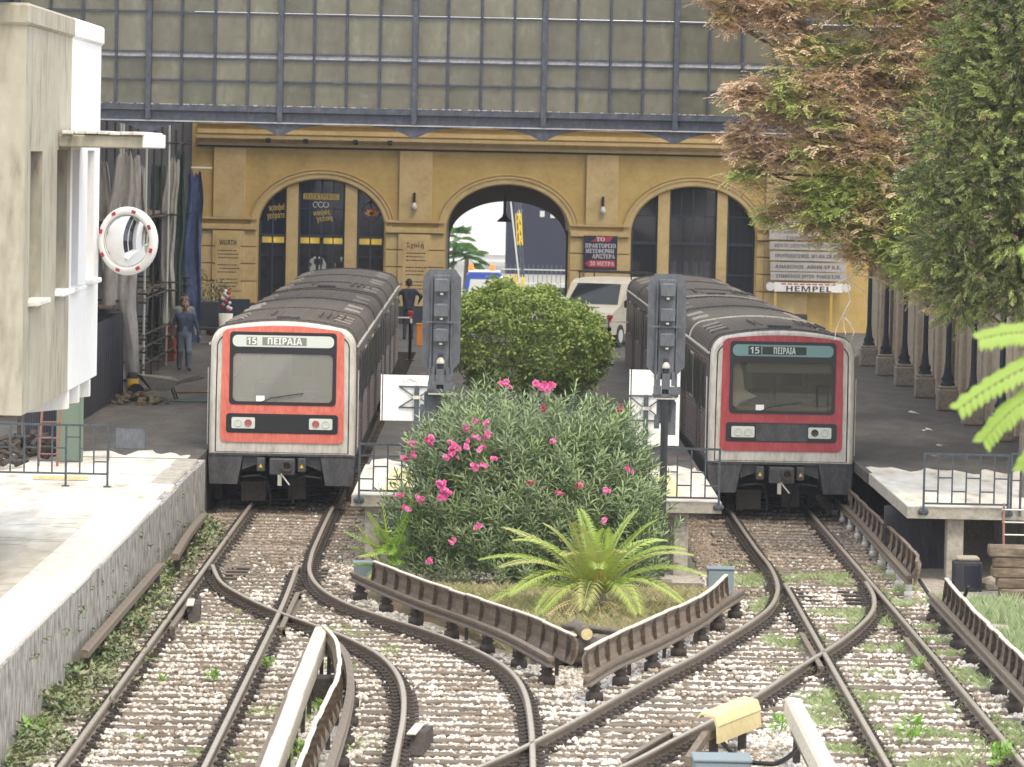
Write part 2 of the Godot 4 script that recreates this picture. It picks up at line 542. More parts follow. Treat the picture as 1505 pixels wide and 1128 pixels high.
func build_platforms():
	# left: a solid platform with a stained retaining wall
	var b := B.new()
	b.span(Vector3(-16, -.3, -30), Vector3(-5.26, .996, -69.2))
	setting("platform_left", b.done(), M.platform)
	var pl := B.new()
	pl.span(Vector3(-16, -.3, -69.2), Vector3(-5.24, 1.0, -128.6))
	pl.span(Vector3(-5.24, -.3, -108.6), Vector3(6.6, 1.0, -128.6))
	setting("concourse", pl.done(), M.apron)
	var w := thing("retaining_wall", "stained grey concrete wall under the edge of the left platform", "wall", Vector3(0, 0, 0))
	var z := -30.0
	while z > -69.0:
		var l := rng.randf_range(1.2, 2.2)
		var t := rng.randf_range(0.0, .035)
		var e := maxf(z - l, -69.2)
		part(w, "wall_panel", bx(Vector3(-5.20 + t * .5, .34, (z + e) * .5), Vector3(.13 + t, 1.30 - rng.randf() * .01, z - e - .012), .012), M.platform_wall)
		z = e
	var cp := thing("platform_edge", "white painted coping stones along the left platform edge", "coping", Vector3(0, 0, 0))
	z = -30.0
	while z > -60.2:
		var l := rng.randf_range(1.4, 2.4)
		var e := maxf(z - l, -60.4)
		part(cp, "coping_stone", bx(Vector3(-5.50 + rng.randf_range(-.012, .012), 1.005 + rng.randf() * .008, (z + e) * .5), Vector3(.74 + rng.randf_range(-.02, .02), .07, z - e - .006), .012), M.coping)
		z = e
	part(cp, "edge_stone", bx(Vector3(-5.36, 1.0, -62.9), Vector3(.42, .12, .5), .02), M.coping)
	for k in 5:
		part(cp, "edge_stone", bx(Vector3(-5.40 + rng.randf_range(-.03, .03), .985, -64.0 - k * 1.05), Vector3(.40, .10, 1.0), .03), M.concrete)
	# tarred joints and cracks in the platform screed
	var jb := B.new()
	for q in [[-12.0, -6.0, -47.2, .02], [-12.0, -6.0, -50.6, .014], [-12.0, -6.0, -54.1, .02], [-12.0, -6.0, -57.5, .014], [-12.0, -5.5, -61.8, .02]]:
		var x: float = q[0]
		var cz: float = q[2]
		while x < q[1]:
			var xn := x + rng.randf_range(.12, .4)
			var zn: float = q[2] + rng.randf_range(-.05, .05)
			if rng.randf() < .8:
				jb.quad(Vector3(x, 1.0005, cz), Vector3(xn, 1.0005, zn), Vector3(xn, 1.0005, zn - q[3]), Vector3(x, 1.0005, cz - q[3]))
			x = xn
			cz = zn
	for i in 14:
		var x := rng.randf_range(-8.0, -6.1)
		var cz := rng.randf_range(-66.0, -44.0)
		var a := rng.randf_range(-.5, .5)
		for k in 6:
			var p := Vector3(x, 1.0005, cz)
			a += rng.randf_range(-.7, .7)
			var e := p + Vector3(cos(a), 0, sin(a)) * rng.randf_range(.1, .25)
			jb.quad(p, e, e + Vector3(0, 0, -.022), p + Vector3(0, 0, -.022))
			x = e.x
			cz = e.z
	setting("platform_cracks", jb.done(), M.sleeper)
	# island between the trains: a thin slab on posts at its end
	var isl := B.new()
	isl.span(Vector3(-2.28, .83, -62.4), Vector3(3.60, 1.0, -68.6))
	setting("platform_island", isl.done(), M.concrete)
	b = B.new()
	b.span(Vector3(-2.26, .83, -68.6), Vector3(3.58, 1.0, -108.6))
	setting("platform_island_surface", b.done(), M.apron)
	var top := B.new()
	top.span(Vector3(-2.27, 1.0, -62.42), Vector3(3.59, 1.012, -68.6))
	setting("platform_island_screed", top.done(), M.platform)
	b = B.new()
	b.span(Vector3(-1.2, -.3, -64.2), Vector3(2.5, .83, -108.6))
	setting("platform_island_core", b.done(), M.concrete)
	for x in [-1.95, .5, 2.975]:
		for zz in [-62.75, -66.0]:
			solo("platform_post", "square concrete post in the %s row under the island platform end, at its %s" % ["front" if zz > -64 else "back", "left" if x < -1 else ("middle" if x < 1 else "right")], "post", bx(Vector3(0, .29, 0), Vector3(.23, 1.08, .3), .015), M.concrete, Vector3(x, 0, zz), 0, "posts under the island platform")
	# right platform
	b = B.new()
	b.span(Vector3(6.55, .82, -62.4), Vector3(12.6, 1.0, -69.0))
	setting("platform_right", b.done(), M.concrete)
	top = B.new()
	top.span(Vector3(6.56, 1.0, -62.42), Vector3(12.6, 1.012, -69.0))
	setting("platform_right_screed", top.done(), M.platform)
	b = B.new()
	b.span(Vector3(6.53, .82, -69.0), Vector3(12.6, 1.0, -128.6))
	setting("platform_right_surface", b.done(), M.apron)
	b = B.new()
	b.span(Vector3(8.9, -.3, -66.0), Vector3(12.6, .82, -128.6))
	b.span(Vector3(7.3, -.3, -70.0), Vector3(8.9, .82, -128.6))
	setting("platform_right_core", b.done(), M.concrete)
	for zz in [-62.75, -66.0]:
		solo("platform_post", "pale concrete post holding up the right platform %s" % ("at its very end" if zz > -64 else "further in"), "post", bx(Vector3(0, .28, 0), Vector3(.27, 1.08, .3), .015), M.concrete, Vector3(7.345, 0, zz), 0, "posts under the right platform")
	# ragged pale fringe painting a soft edge to the shade-darkened floor
	for q in [[-9.8, -5.42, -69.15, 1.0, "platform_left_shade_edge"], [-2.2, 3.52, -68.55, 1.004, "platform_island_shade_edge"], [6.62, 12.5, -68.95, 1.004, "platform_right_shade_edge"]]:
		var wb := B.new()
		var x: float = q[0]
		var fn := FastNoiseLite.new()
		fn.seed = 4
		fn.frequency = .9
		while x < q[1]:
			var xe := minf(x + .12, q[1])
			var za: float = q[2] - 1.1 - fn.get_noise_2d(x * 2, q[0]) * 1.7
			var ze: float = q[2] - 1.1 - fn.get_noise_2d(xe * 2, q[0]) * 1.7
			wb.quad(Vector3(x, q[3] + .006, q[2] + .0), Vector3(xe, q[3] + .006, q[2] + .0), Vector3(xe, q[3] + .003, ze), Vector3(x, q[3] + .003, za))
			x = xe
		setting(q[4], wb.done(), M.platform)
	# painted yellow patches at the island end
	b = B.new()
	b.span(Vector3(-1.80, 1.012, -63.0), Vector3(-1.35, 1.017, -67.6))
	solo("painted_line", "yellow painted strip on the island platform beside the left train", "floor marking", b.done(), M.cover_yellow)
	b = B.new()
	b.span(Vector3(2.72, 1.012, -63.0), Vector3(3.02, 1.017, -67.6))
	solo("painted_line", "yellow painted strip on the island platform beside the right train", "floor marking", b.done(), M.cover_yellow)
	# litter on the right platform
	for p in [[8.6, -76.0], [8.2, -73.5], [9.1, -86.0], [7.6, -90.0], [8.8, -80.5]]:
		var s := rng.randf_range(.08, .16)
		var lb := B.new()
		lb.sg = -1
		for k in 3:
			lb.box(Vector3(rng.randf_range(-.04, .04), .012 + k * .01, rng.randf_range(-.04, .04)), Vector3(s, .006, s * .8), Basis.from_euler(Vector3(rng.randf_range(-.3, .3), rng.randf() * 3, rng.randf_range(-.3, .3))))
		solo("litter", "scrap of pale litter on the dark right platform", "litter", lb.done(), M.litter, Vector3(p[0], 1.01, p[1]), 0, "litter on the right platform")

func build_shed():
	var z := -80.0
	var t := thing("glazed_gable", "blue iron framed gable of dirty glass panes across the train shed", "glass screen", Vector3(0, 0, z))
	var posts := []
	for k in range(-3, 6):
		posts.append(-1.85 + k * 2.665 + (.05 if k == 0 else 0.0))
	var rows := [[7.36, 7.84], [7.87, 8.27], [8.42, 9.20], [9.24, 10.02], [10.06, 10.84]]
	var x0: float = posts[0] - 1.4
	var x1: float = posts[-1] + 1.6
	# girder
	var b := B.new()
	b.span(Vector3(x0, 7.02, -.05), Vector3(x1, 7.22, .0))
	part(t, "girder_web", b.done(), M.shed_blue)
	b = B.new()
	b.span(Vector3(x0, 7.22, -.14), Vector3(x1, 7.25, .10))
	b.span(Vector3(x0, 7.25, -.10), Vector3(x1, 7.34, .05))
	part(t, "sill", b.done(), M.shed_blue)
	part(t, "girder_flange", bx(Vector3((x0 + x1) * .5, 7.006, 0), Vector3(x1 - x0, .026, .24)), M.shed_flange)
	b = B.new()
	for i in 400:
		var x := rng.randf_range(x0, x1)
		b.box(Vector3(x, 7.345, rng.randf_range(0, .05)), Vector3(rng.randf_range(.02, .07), rng.randf_range(.01, .03), .03))
	var dr := part(t, "droppings", b.done(), M.shed_flange)
	dr.set_meta("kind", "stuff")
	for x in posts:
		var p := B.new()
		p.span(Vector3(x - .06, 7.03, .0), Vector3(x + .06, 11.6, .07))
		p.span(Vector3(x - .015, 7.03, .07), Vector3(x + .015, 11.6, .12))
		p.span(Vector3(x - .05, 7.03, .12), Vector3(x + .05, 11.6, .135))
		part(t, "post", p.done(), M.shed_blue)
		# curved bracket under the girder
		var pts := PackedVector2Array()
		pts.append(Vector2(-1.3, 6.99))
		for i in 17:
			var u := i / 16.0
			pts.append(Vector2(lerpf(-1.3, -.04, u), 6.982 - .235 * pow(u, 3.4)))
		for i in 17:
			var u := 1.0 - i / 16.0
			pts.append(Vector2(lerpf(1.3, .04, u), 6.982 - .235 * pow(u, 3.4)))
		pts.append(Vector2(1.3, 6.99))
		var br := B.new()
		br.prism(pts, -.04, .06, Transform3D(Basis(), Vector3(x, 0, 0)))
		part(t, "bracket", br.done(), M.shed_blue)
	var mull := bx(Vector3(0, 9.1, .02), Vector3(.055, 3.5, .06))
	var mtop := bx(Vector3(0, 9.1, .05), Vector3(.02, 3.5, .06))
	for k in posts.size() + 1:
		var xa: float = posts[k - 1] if k > 0 else posts[0] - 2.665
		for i in range(1, 4):
			var x := xa + 2.665 * i / 4.0
			if x < x0 or x > x1: continue
			var m := part(t, "mullion", mull, M.shed_blue, Vector3(x + rng.randf_range(-.01, .01), 0, 0))
			part(m, "glazing_rib", mtop, M.shed_blue)
	for y in [[7.84, .035, "shed_blue"], [8.285, .03, "shed_blue"], [8.40, .035, "shed_blue"], [9.20, .03, "shed_blue"], [10.03, .03, "shed_blue"], [10.85, .04, "shed_blue"]]:
		part(t, "transom", bx(Vector3((x0 + x1) * .5, y[0], .015), Vector3(x1 - x0, y[1], .07)), M[y[2]])
	part(t, "transom_strip", bx(Vector3((x0 + x1) * .5, 8.342, .005), Vector3(x1 - x0, .09, .02)), M.shed_flange)
	var glasses := []
	for k in 6:
		var g: StandardMaterial3D = M.shed_glass.duplicate()
		g.uv1_offset = Vector3(rng.randf(), rng.randf(), rng.randf())
		g.albedo_color = Color.from_hsv(rng.randf_range(.1, .2), .05, [.80, .87, .92, .95, .98, 1.0][k])
		glasses.append(g)
	for k in posts.size() + 1:
		var xa: float = posts[k - 1] if k > 0 else posts[0] - 2.665
		for i in 4:
			var xc := xa + 2.665 * (i + .5) / 4.0
			if xc - .33 < x0 or xc + .33 > x1: continue
			for r in rows:
				var pn := part(t, "pane", bx(Vector3.ZERO, Vector3(.665, r[1] - r[0] + .03, .008)), glasses[rng.randi() % 6], Vector3(xc, (r[0] + r[1]) * .5, -.01))
				pn.rotation = Vector3(rng.randf_range(-.012, .012), rng.randf_range(-.012, .012), 0)
	part(t, "head_panel", bx(Vector3((x0 + x1) * .5, 11.24, -.02), Vector3(x1 - x0, .74, .05)), M.shed_blue)
	# the unseen roof behind it: nearly all glass, opened up to light the facade
	var rf := thing("shed_roof", "unseen train shed roof made nearly all glass to light the facade", "roof", Vector3(0, 11.6, 0))
	var zz := -80.0
	while zz > -126.0:
		part(rf, "roof_board", bx(Vector3(.8, .1, zz - .15), Vector3(24.4, .12, .3)), M.shed_flange)
		part(rf, "skylight", bx(Vector3(.8, .1, zz - 1.95), Vector3(24.4, .02, 3.28)), M.roof_glass)
		part(rf, "rafter", bx(Vector3(.8, -.1, zz - .15), Vector3(24.4, .25, .12)), M.shed_blue)
		zz -= 3.6
	# iron columns on stone plinths down the right side, and the wall behind them
	var cp := []
	for r in [[.16, .64], [.16, .70], [.12, .74], [.145, .80], [.095, .90], [.062, 1.2], [.056, 2.4], [.052, 4.4], [.068, 4.45], [.052, 4.5], [.052, 6.1], [.12, 6.3], [.16, 6.4], [.16, 6.5]]:
		cp.append(Vector2(r[0], r[1]))
	var cb := B.new()
	cb.sg = 0
	cb.lathe(cp, 12)
	var cm := cb.done()
	var plm := B.new()
	plm.cbox(Vector3(0, .24, 0), Vector3(.46, .48, .46), .025)
	plm.cbox(Vector3(0, .515, 0), Vector3(.40, .07, .40), .02)
	var pm_ := plm.done()
	for k in 8:
		var cz := -73.3 - k * 4.72
		var c := thing("iron_column", "dark cast iron column on a stone block along the right platform wall, %s from the near end" % ["first", "second", "third", "fourth", "fifth", "sixth", "seventh", "eighth", "ninth", "tenth", "eleventh"][k], "column", Vector3(10.0, 1.0, cz), 0, "iron columns along the right platform")
		part(c, "plinth", pm_, M.plinth_stone)
		part(c, "shaft", cm, M.plinth_blue, Vector3(0, -.1, 0))
	var wl := thing("side_wall", "beige stone wall with broad piers behind the right hand columns", "wall", Vector3(0, 1.0, 0))
	part(wl, "wall_face", bx(Vector3(10.66, 2.2, -90.5), Vector3(.3, 4.4, 43)), M.stone_wall)
	for k in 9:
		var cz := -71.0 - k * 4.72
		var l := 3.3 if k % 2 == 0 else 2.9
		part(wl, "pier", bx(Vector3(10.6, 2.15, cz - .1), Vector3(.42, 4.3, l), .03), M.stone_wall)
		part(wl, "pier_strip", bx(Vector3(10.4, 2.15, cz + l * .5 - .55 - .1), Vector3(.10, 4.3, .10)), M.stone_wall)
		if k % 3 == 1:
			var dp := B.new()
			dp.sg = 0
			dp.cyl(Vector3(10.33, 0, cz + .4), Vector3(10.33, 4.3, cz + .4), .045, 8)
			part(wl, "drain_pipe", dp.done(), M.plinth_stone)
	part(wl, "eaves_beam", bx(Vector3(10.3, 5.65, -90.5), Vector3(.3, .3, 43)), M.shed_blue)
	part(wl, "wall_head", bx(Vector3(10.8, 4.45, -90.5), Vector3(.7, .25, 43)), M.stone_wall)
	# left side wall of the shed, coloured dark to paint in its shade
	var lw := thing("shaded_wall", "wall coloured dark for the shade behind the scaffolding on the left", "wall", Vector3(-10.0, 1.0, 0))
	var k2 := 0
	var bz := -78.0
	while bz > -127.0:
		part(lw, "board", bx(Vector3(rng.randf_range(-.02, .02), 5.2, bz - .6), Vector3(.1, 10.5, 1.19)), M.hoarding if k2 % 3 else M.plinth_blue)
		bz -= 1.2
		k2 += 1

func arch_y(a: Dictionary, x: float) -> float:
	var u := clampf((x - a.cx) / a.hw, -1.0, 1.0)
	return a.sp + a.rise * sqrt(1.0 - u * u)

func arch_wall(b: B, x0: float, x1: float, y0: float, y1: float, zf: float, zb: float, arches: Array):
	var x := x0
	for a in arches:
		b.span(Vector3(x, y0, zb), Vector3(a.cx - a.hw, y1, zf))
		var n := 28
		for i in n:
			var xa: float = a.cx - a.hw * cos(PI * i / n)
			var xb: float = a.cx - a.hw * cos(PI * (i + 1) / n)
			var ya := arch_y(a, xa)
			var yb := arch_y(a, xb)
			b.quad(Vector3(xa, ya, zf), Vector3(xb, yb, zf), Vector3(xb, y1, zf), Vector3(xa, y1, zf))
			b.quad(Vector3(xa, ya, zb), Vector3(xb, yb, zb), Vector3(xb, y1, zb), Vector3(xa, y1, zb))
			b.quad(Vector3(xa, ya, zf), Vector3(xb, yb, zf), Vector3(xb, yb, zb), Vector3(xa, ya, zb))
		x = a.cx + a.hw
	b.span(Vector3(x, y0, zb), Vector3(x1, y1, zf))

func hole_wall(b: B, x0: float, x1: float, y0: float, y1: float, zf: float, zb: float, holes: Array):
	# flat wall with rectangular holes [xa, ya, xb, yb]
	var xs := [x0, x1]
	var ys := [y0, y1]
	for h in holes:
		xs.append(h[0]); xs.append(h[2]); ys.append(h[1]); ys.append(h[3])
	xs.sort(); ys.sort()
	for i in xs.size() - 1:
		for j in ys.size() - 1:
			if xs[i + 1] - xs[i] < .001 or ys[j + 1] - ys[j] < .001: continue
			var cx: float = (xs[i] + xs[i + 1]) * .5
			var cy: float = (ys[j] + ys[j + 1]) * .5
			var inside := false
			for h in holes:
				if cx > h[0] and cx < h[2] and cy > h[1] and cy < h[3]: inside = true
			if not inside:
				b.span(Vector3(xs[i], ys[j], zb), Vector3(xs[i + 1], ys[j + 1], zf))

func build_facade():
	var Z := -127.0
	var t := thing("station_building", "ochre station building with three broad arches at the end of the shed", "building", Vector3(0, 0, Z))
	var A := {"cx": -5.77, "hw": 2.02, "sp": 4.05, "rise": 1.53}
	var Bq := {"cx": .22, "hw": 1.97, "sp": 4.05, "rise": 1.48}
	var Cq := {"cx": 6.2, "hw": 2.0, "sp": 4.05, "rise": 1.54}
	var b := B.new()
	arch_wall(b, -10.0, 12.6, 1.0, 8.6, 0, -.55, [A, Bq, Cq])
	part(t, "wall", b.done(), M.ochre)
	# archivolts
	for a in [A, Bq, Cq]:
		for e in [[.04, .20, .05], [.20, .26, .085], [.31, .335, .04]]:
			var ar := B.new()
			var n := 32
			for i in n:
				var q := []
				for s in [[0, e[0]], [1, e[0]], [1, e[1]], [0, e[1]]]:
					var th: float = PI * (i + s[0]) / n
					q.append(Vector2(a.cx - (a.hw + s[1]) * cos(th), a.sp + (a.rise + s[1]) * sin(th)))
				for zz in [e[2]]:
					ar.quad(Vector3(q[0].x, q[0].y, zz), Vector3(q[1].x, q[1].y, zz), Vector3(q[2].x, q[2].y, zz), Vector3(q[3].x, q[3].y, zz))
				ar.quad(Vector3(q[0].x, q[0].y, 0), Vector3(q[1].x, q[1].y, 0), Vector3(q[1].x, q[1].y, e[2]), Vector3(q[0].x, q[0].y, e[2]))
				ar.quad(Vector3(q[3].x, q[3].y, 0), Vector3(q[2].x, q[2].y, 0), Vector3(q[2].x, q[2].y, e[2]), Vector3(q[3].x, q[3].y, e[2]))
			part(t, "archivolt", ar.done(), M.ochre_trim)
	# pilasters, rusticated piers, impost bands
	for p in [[-9.26, -8.24], [-3.29, -2.24], [2.72, 3.75], [8.51, 9.5]]:
		part(t, "pilaster", bx(Vector3((p[0] + p[1]) * .5, 5.43, .07), Vector3(p[1] - p[0], 2.24, .14), .012), M.ochre_trim)
	for p in [[-9.74, -7.84, -9.26, -8.24], [-3.7, -1.80, -3.29, -2.24], [2.24, 4.15, 2.72, 3.75], [8.25, 9.9, 8.51, 9.5]]:
		var ys := [1.55, 2.26, 2.82, 3.37, 3.90]
		for i in 4:
			part(t, "pier_block", bx(Vector3((p[0] + p[1]) * .5, (ys[i] + ys[i + 1]) * .5, .03), Vector3(p[1] - p[0], ys[i + 1] - ys[i] - .035, .06), .012), M.ochre_trim)
			part(t, "pilaster_block", bx(Vector3((p[2] + p[3]) * .5, (ys[i] + ys[i + 1]) * .5, .10), Vector3(p[3] - p[2], ys[i + 1] - ys[i] - .035, .10), .012), M.ochre_trim)
		part(t, "plinth", bx(Vector3((p[0] + p[1]) * .5, 1.27, .07), Vector3(p[1] - p[0] + .06, .54, .16), .02), M.plinth_blue)
		for e in [[3.93, 4.03, .17], [4.03, 4.10, .13], [4.25, 4.31, .15]]:
			part(t, "impost", bx(Vector3((p[0] + p[1]) * .5, (e[0] + e[1]) * .5, e[2] * .5), Vector3(p[1] - p[0] - .02, e[1] - e[0] - .004, e[2])), M.ochre_trim)
	for e in [[6.56, 6.62, .05, "plinth_blue"], [6.62, 6.76, .16, "ochre_trim"], [6.76, 6.84, .26, "ochre_trim"], [6.84, 6.95, .42, "ochre_trim"], [7.0, 7.14, .10, "ochre_trim"], [7.30, 7.36, .14, "ochre_trim"]]:
		part(t, "cornice", bx(Vector3(1.2, (e[0] + e[1]) * .5, e[2] * .5), Vector3(22.0, e[1] - e[0] - .002, e[2])), M[e[3]])
	for x in [-7.5, -6.3, -4.7, -3.6]:
		part(t, "cornice_lamp", bx(Vector3(x, 6.80, .45), Vector3(.16, .16, .08), .02), M.black)
	# shop windows in the two outer arches
	var nf := 0
	for w in [[A, [-6.9, -6.53], [-5.02, -4.63]], [Cq, [5.06, 5.43], [6.96, 7.29]]]:
		var a: Dictionary = w[0]
		var fields := [[a.cx - a.hw, w[1][0]], [w[1][1], w[2][0]], [w[2][1], a.cx + a.hw]]
		for m in [w[1], w[2]]:
			var pts := PackedVector2Array([Vector2(m[0], 1.0), Vector2(m[1], 1.0), Vector2(m[1], arch_y(a, m[1]) - .01), Vector2(m[0], arch_y(a, m[0]) - .01)])
			var mu := B.new()
			mu.prism(pts, -.38, -.06)
			part(t, "window_pier", mu.done(), M.ochre_trim)
		for fi in 3:
			var f: Array = fields[fi]
			var up := PackedVector2Array([Vector2(f[0] + .03, 3.80), Vector2(f[1] - .03, 3.80)])
			for i in 11:
				var x := lerpf(f[1] - .03, f[0] + .03, i / 10.0)
				up.append(Vector2(x, maxf(arch_y(a, x) - .04, 3.9)))
			var win := part(t, "window", bx(Vector3((f[0] + f[1]) * .5, 3.75, -.22), Vector3(f[1] - f[0], .09, .08)), M.plinth_blue)
			var g := B.new()
			g.prism(up, -.24, -.23)
			part(win, "pane", g.done(), M.pane_dark if nf == 0 else M.pane_shop)
			part(win, "pane", bx(Vector3((f[0] + f[1]) * .5, 2.4, -.235), Vector3(f[1] - f[0] - .04, 2.7, .01)), M.pane_shop)
			var fr := B.new()
			var yt := minf(arch_y(a, f[0] + .06), arch_y(a, f[1] - .06)) - .02
			fr.span(Vector3(f[0], 1.0, -.28), Vector3(f[0] + .07, arch_y(a, f[0] + .02) - .01, -.2))
			fr.span(Vector3(f[1] - .07, 1.0, -.28), Vector3(f[1], arch_y(a, f[1] - .02) - .01, -.2))
			if nf == 0 or fi == 1:
				fr.span(Vector3((f[0] + f[1]) * .5 - .03, 1.0, -.27), Vector3((f[0] + f[1]) * .5 + .03, arch_y(a, (f[0] + f[1]) * .5) - .02, -.215))
			fr.span(Vector3(f[0], 4.62, -.265), Vector3(f[1], 4.66, -.22))
			if fi == 1:
				for q in [.25, .75]:
					var xq: float = lerpf(f[0], f[1], q)
					fr.span(Vector3(xq - .02, 1.0, -.265), Vector3(xq + .02, arch_y(a, xq) - .04, -.22))
			else:
				fr.span(Vector3(f[0], 2.75 if nf else 3.1, -.265), Vector3(f[1], 2.79 if nf else 3.13, -.22))
			part(win, "frame", fr.done(), M.plinth_blue)
		nf += 1
	# interior walls, back wall and lit strips
	b = B.new()
	for x in [-9.9, -1.9, 2.34, 12.5]:
		b.span(Vector3(x, 1.0, -.55), Vector3(x + .15, 8.5, -5.6))
	b.span(Vector3(-9.9, 6.0, -.55), Vector3(12.6, 6.1, -5.6))
	b.span(Vector3(-9.9, 8.6, 0.02), Vector3(12.6, 8.75, -5.9))
	part(t, "inner_wall", b.done(), M.shop_dark)
	b = B.new()
	var holes := [[-6.5, 2.3, -5.8, 3.0], [-5.6, 2.3, -4.9, 3.0], [5.72, 2.0, 6.02, 3.08], [6.16, 2.0, 6.32, 3.05], [6.42, 2.0, 6.64, 3.05], [6.74, 2.0, 7.04, 3.05]]
	hole_wall(b, -9.9, -1.75, 1.0, 8.6, -5.6, -5.85, [holes[0], holes[1]])
	hole_wall(b, 2.35, 12.6, 1.0, 8.6, -5.6, -5.85, holes.slice(2))
	arch_wall(b, -1.75, 2.35, -.3, 8.6, -5.6, -5.86, [{"cx": .25, "hw": 1.95, "sp": 3.7, "rise": 1.24}])
	part(t, "back_wall", b.done(), M.shop_dark)
	for h in [holes[0], holes[1]]:
		var c := Vector2((h[0] + h[2]) * .5, (h[1] + h[3]) * .5)
		var circ := PackedVector2Array()
		for i in 24:
			circ.append(c + Vector2(cos(TAU * i / 24), sin(TAU * i / 24)) * .31)
		var r := B.new()
		r.ring(PackedVector2Array([Vector2(h[0], h[1]), Vector2(h[2], h[1]), Vector2(h[2], h[3]), Vector2(h[0], h[3])]), circ, -5.8, -5.7, c)
		r.span(Vector3(c.x - .045, h[1], -5.78), Vector3(c.x + .045, h[3], -5.72))
		part(t, "round_window", r.done(), M.plinth_blue)
	b = B.new()
	hole_wall(b, 5.95, 7.16, 1.9, 3.35, -5.5, -5.58, holes.slice(3))
	part(t, "green_partition", b.done(), M.shop_green)
	# inside of the passage
	b = B.new()
	for i in 24:
		var p0 := PI * i / 24
		var p1 := PI * (i + 1) / 24
		b.quad(Vector3(.22 - 1.97 * cos(p0), 4.05 + 1.48 * sin(p0), -.55), Vector3(.22 - 1.97 * cos(p1), 4.05 + 1.48 * sin(p1), -.55), Vector3(.22 - 1.97 * cos(p1), 4.05 + 1.48 * sin(p1), -5.6), Vector3(.22 - 1.97 * cos(p0), 4.05 + 1.48 * sin(p0), -5.6))
	part(t, "vault", b.done(), M.shop_dark)
	# shop lighting: strip lamps under the canopy behind the left window
	for x in [[-7.7, -6.98], [-6.46, -5.85], [-5.72, -5.1], [-4.56, -3.84]]:
		var sl := part(t, "strip_lamp", bx(Vector3((x[0] + x[1]) * .5, 3.60, -.62), Vector3(x[1] - x[0], .19, .04)), M.strip_light)
		var al := OmniLight3D.new()
		al.name = "lamp_light"
		al.position = Vector3((x[0] + x[1]) * .5, 3.60, -.56)
		al.light_color = Color(1, .86, .4)
		al.light_energy = .05
		al.omni_range = 8.0
		al.light_size = .2
		al.shadow_enabled = true
		sl.add_child(al)
	# goods inside, seen dimly through the glass
	b = B.new()
	for i in 40:
		var x := rng.randf_range(-7.7, -3.9)
		b.box(Vector3(x, rng.randf_range(1.6, 3.2), rng.randf_range(-2.2, -1.0)), Vector3(rng.randf_range(.1, .3), rng.randf_range(.08, .25), .1))
	var gd := part(t, "shop_goods", b.done(), M.pot)
	gd.set_meta("kind", "stuff")
	# writing on the glass and the plaques
	var la := thing("window_sign", "yellow lettered cafe sign on the middle light of the left arched window", "sign", Vector3(0, 0, Z))
	part(la, "banner", bx(Vector3(-5.80, 5.03, -.215), Vector3(1.15, .19, .012)), M.letter_yellow).rotation.z = 0.0
	lettering(la, "words", "ΗΛΕΚΤΡΙΚΟΣ", .14, M.letter_dark, Vector3(-5.80, 5.03, -.205), true, true, 1.06)
	lettering(la, "words", "καφές", .16, M.letter_yellow, Vector3(-5.78, 4.52, -.212), true, true, .55, .12)
	lettering(la, "words", "γεύση", .17, M.letter_yellow, Vector3(-5.68, 4.33, -.212), true, true, .52, .12)
	var sw := B.new()
	for k in 3:
		for i in 8:
			var a0 := TAU * i / 9.0 + k
			var p := Vector3(-5.98 + k * .17, 4.77, -.212)
			sw.box(p + Vector3(cos(a0) * .08, sin(a0) * .085, 0), Vector3(.05, .022, .008), Basis(Vector3(0, 0, 1), a0 + PI / 2))
	part(la, "swirl", sw.done(), M.dial_grey)
	la = thing("window_sign", "yellow script sign on the left light of the left arched window", "sign", Vector3(0, 0, Z))
	lettering(la, "words", "καφέ", .2, M.letter_yellow, Vector3(-7.22, 4.66, -.21), true, true, .52, .1)
	lettering(la, "words", "γεύματα", .2, M.letter_yellow, Vector3(-7.24, 4.40, -.21), true, true, .6, .08)
	la = thing("window_emblem", "round emblem with orange leaves on the right light of the left arched window", "sign", Vector3(-4.17, 4.58, Z))
	var rg := B.new()
	var o1 := PackedVector2Array(); var o2 := PackedVector2Array()
	for i in 24:
		var v := Vector2(cos(TAU * i / 24), sin(TAU * i / 24))
		o1.append(v * .33); o2.append(v * .27)
	rg.ring(o1, o2, -.215, -.205, Vector2.ZERO)
	part(la, "ring", rg.done(), M.hoarding)
	for a in [-70, -38, -12, 12, 38, 70]:
		var lf := B.new()
		var bs := Basis(Vector3(0, 0, 1), deg_to_rad(-a))
		lf.prism(PackedVector2Array([Vector2(-.02, 0), Vector2(-.045, .12), Vector2(0, .26), Vector2(.045, .12), Vector2(.02, 0)]), -.214, -.206, Transform3D(bs, Vector3(0, -.12, 0)))
		part(la, "leaf", lf.done(), M.amber)
	for s in [[-8.75, 2.82, "WURTH", "stone plaque lettered in dark lines on the pilaster left of the shop window"], [-2.73, 2.86, "Σχολή", "stone plaque with small dark writing on the pilaster left of the passage"]]:
		var pq := thing("plaque", s[3], "plaque", Vector3(s[0], s[1], Z + .16))
		part(pq, "panel", bx(Vector3.ZERO, Vector3(.82, 1.72, .03)), M.ochre_trim)
		lettering(pq, "words", s[2], .16, M.letter_dark, Vector3(0, .68, .02), s[2] != "WURTH", true, .55)
		for i in 11:
			if i == 3 or i == 7: continue
			var lb := B.new()
			var x := -.30
			while x < .30:
				var l := rng.randf_range(.03, .09)
				lb.box(Vector3(x + l * .5, 0, .017), Vector3(l, .035, .004))
				x += l + .025
			part(pq, "line_of_text", lb.done(), M.letter_dark, Vector3(rng.randf_range(-.03, .03), .42 - i * .115, 0))
	# moved-agency sign
	var sg := thing("notice_board", "dark blue notice with white Greek lettering and red arrow beside the passage", "sign", Vector3(3.22, 3.42, Z + .18))
	part(sg, "board", bx(Vector3.ZERO, Vector3(1.08, 1.08, .05)), M.navy_sign)
	var arw := B.new()
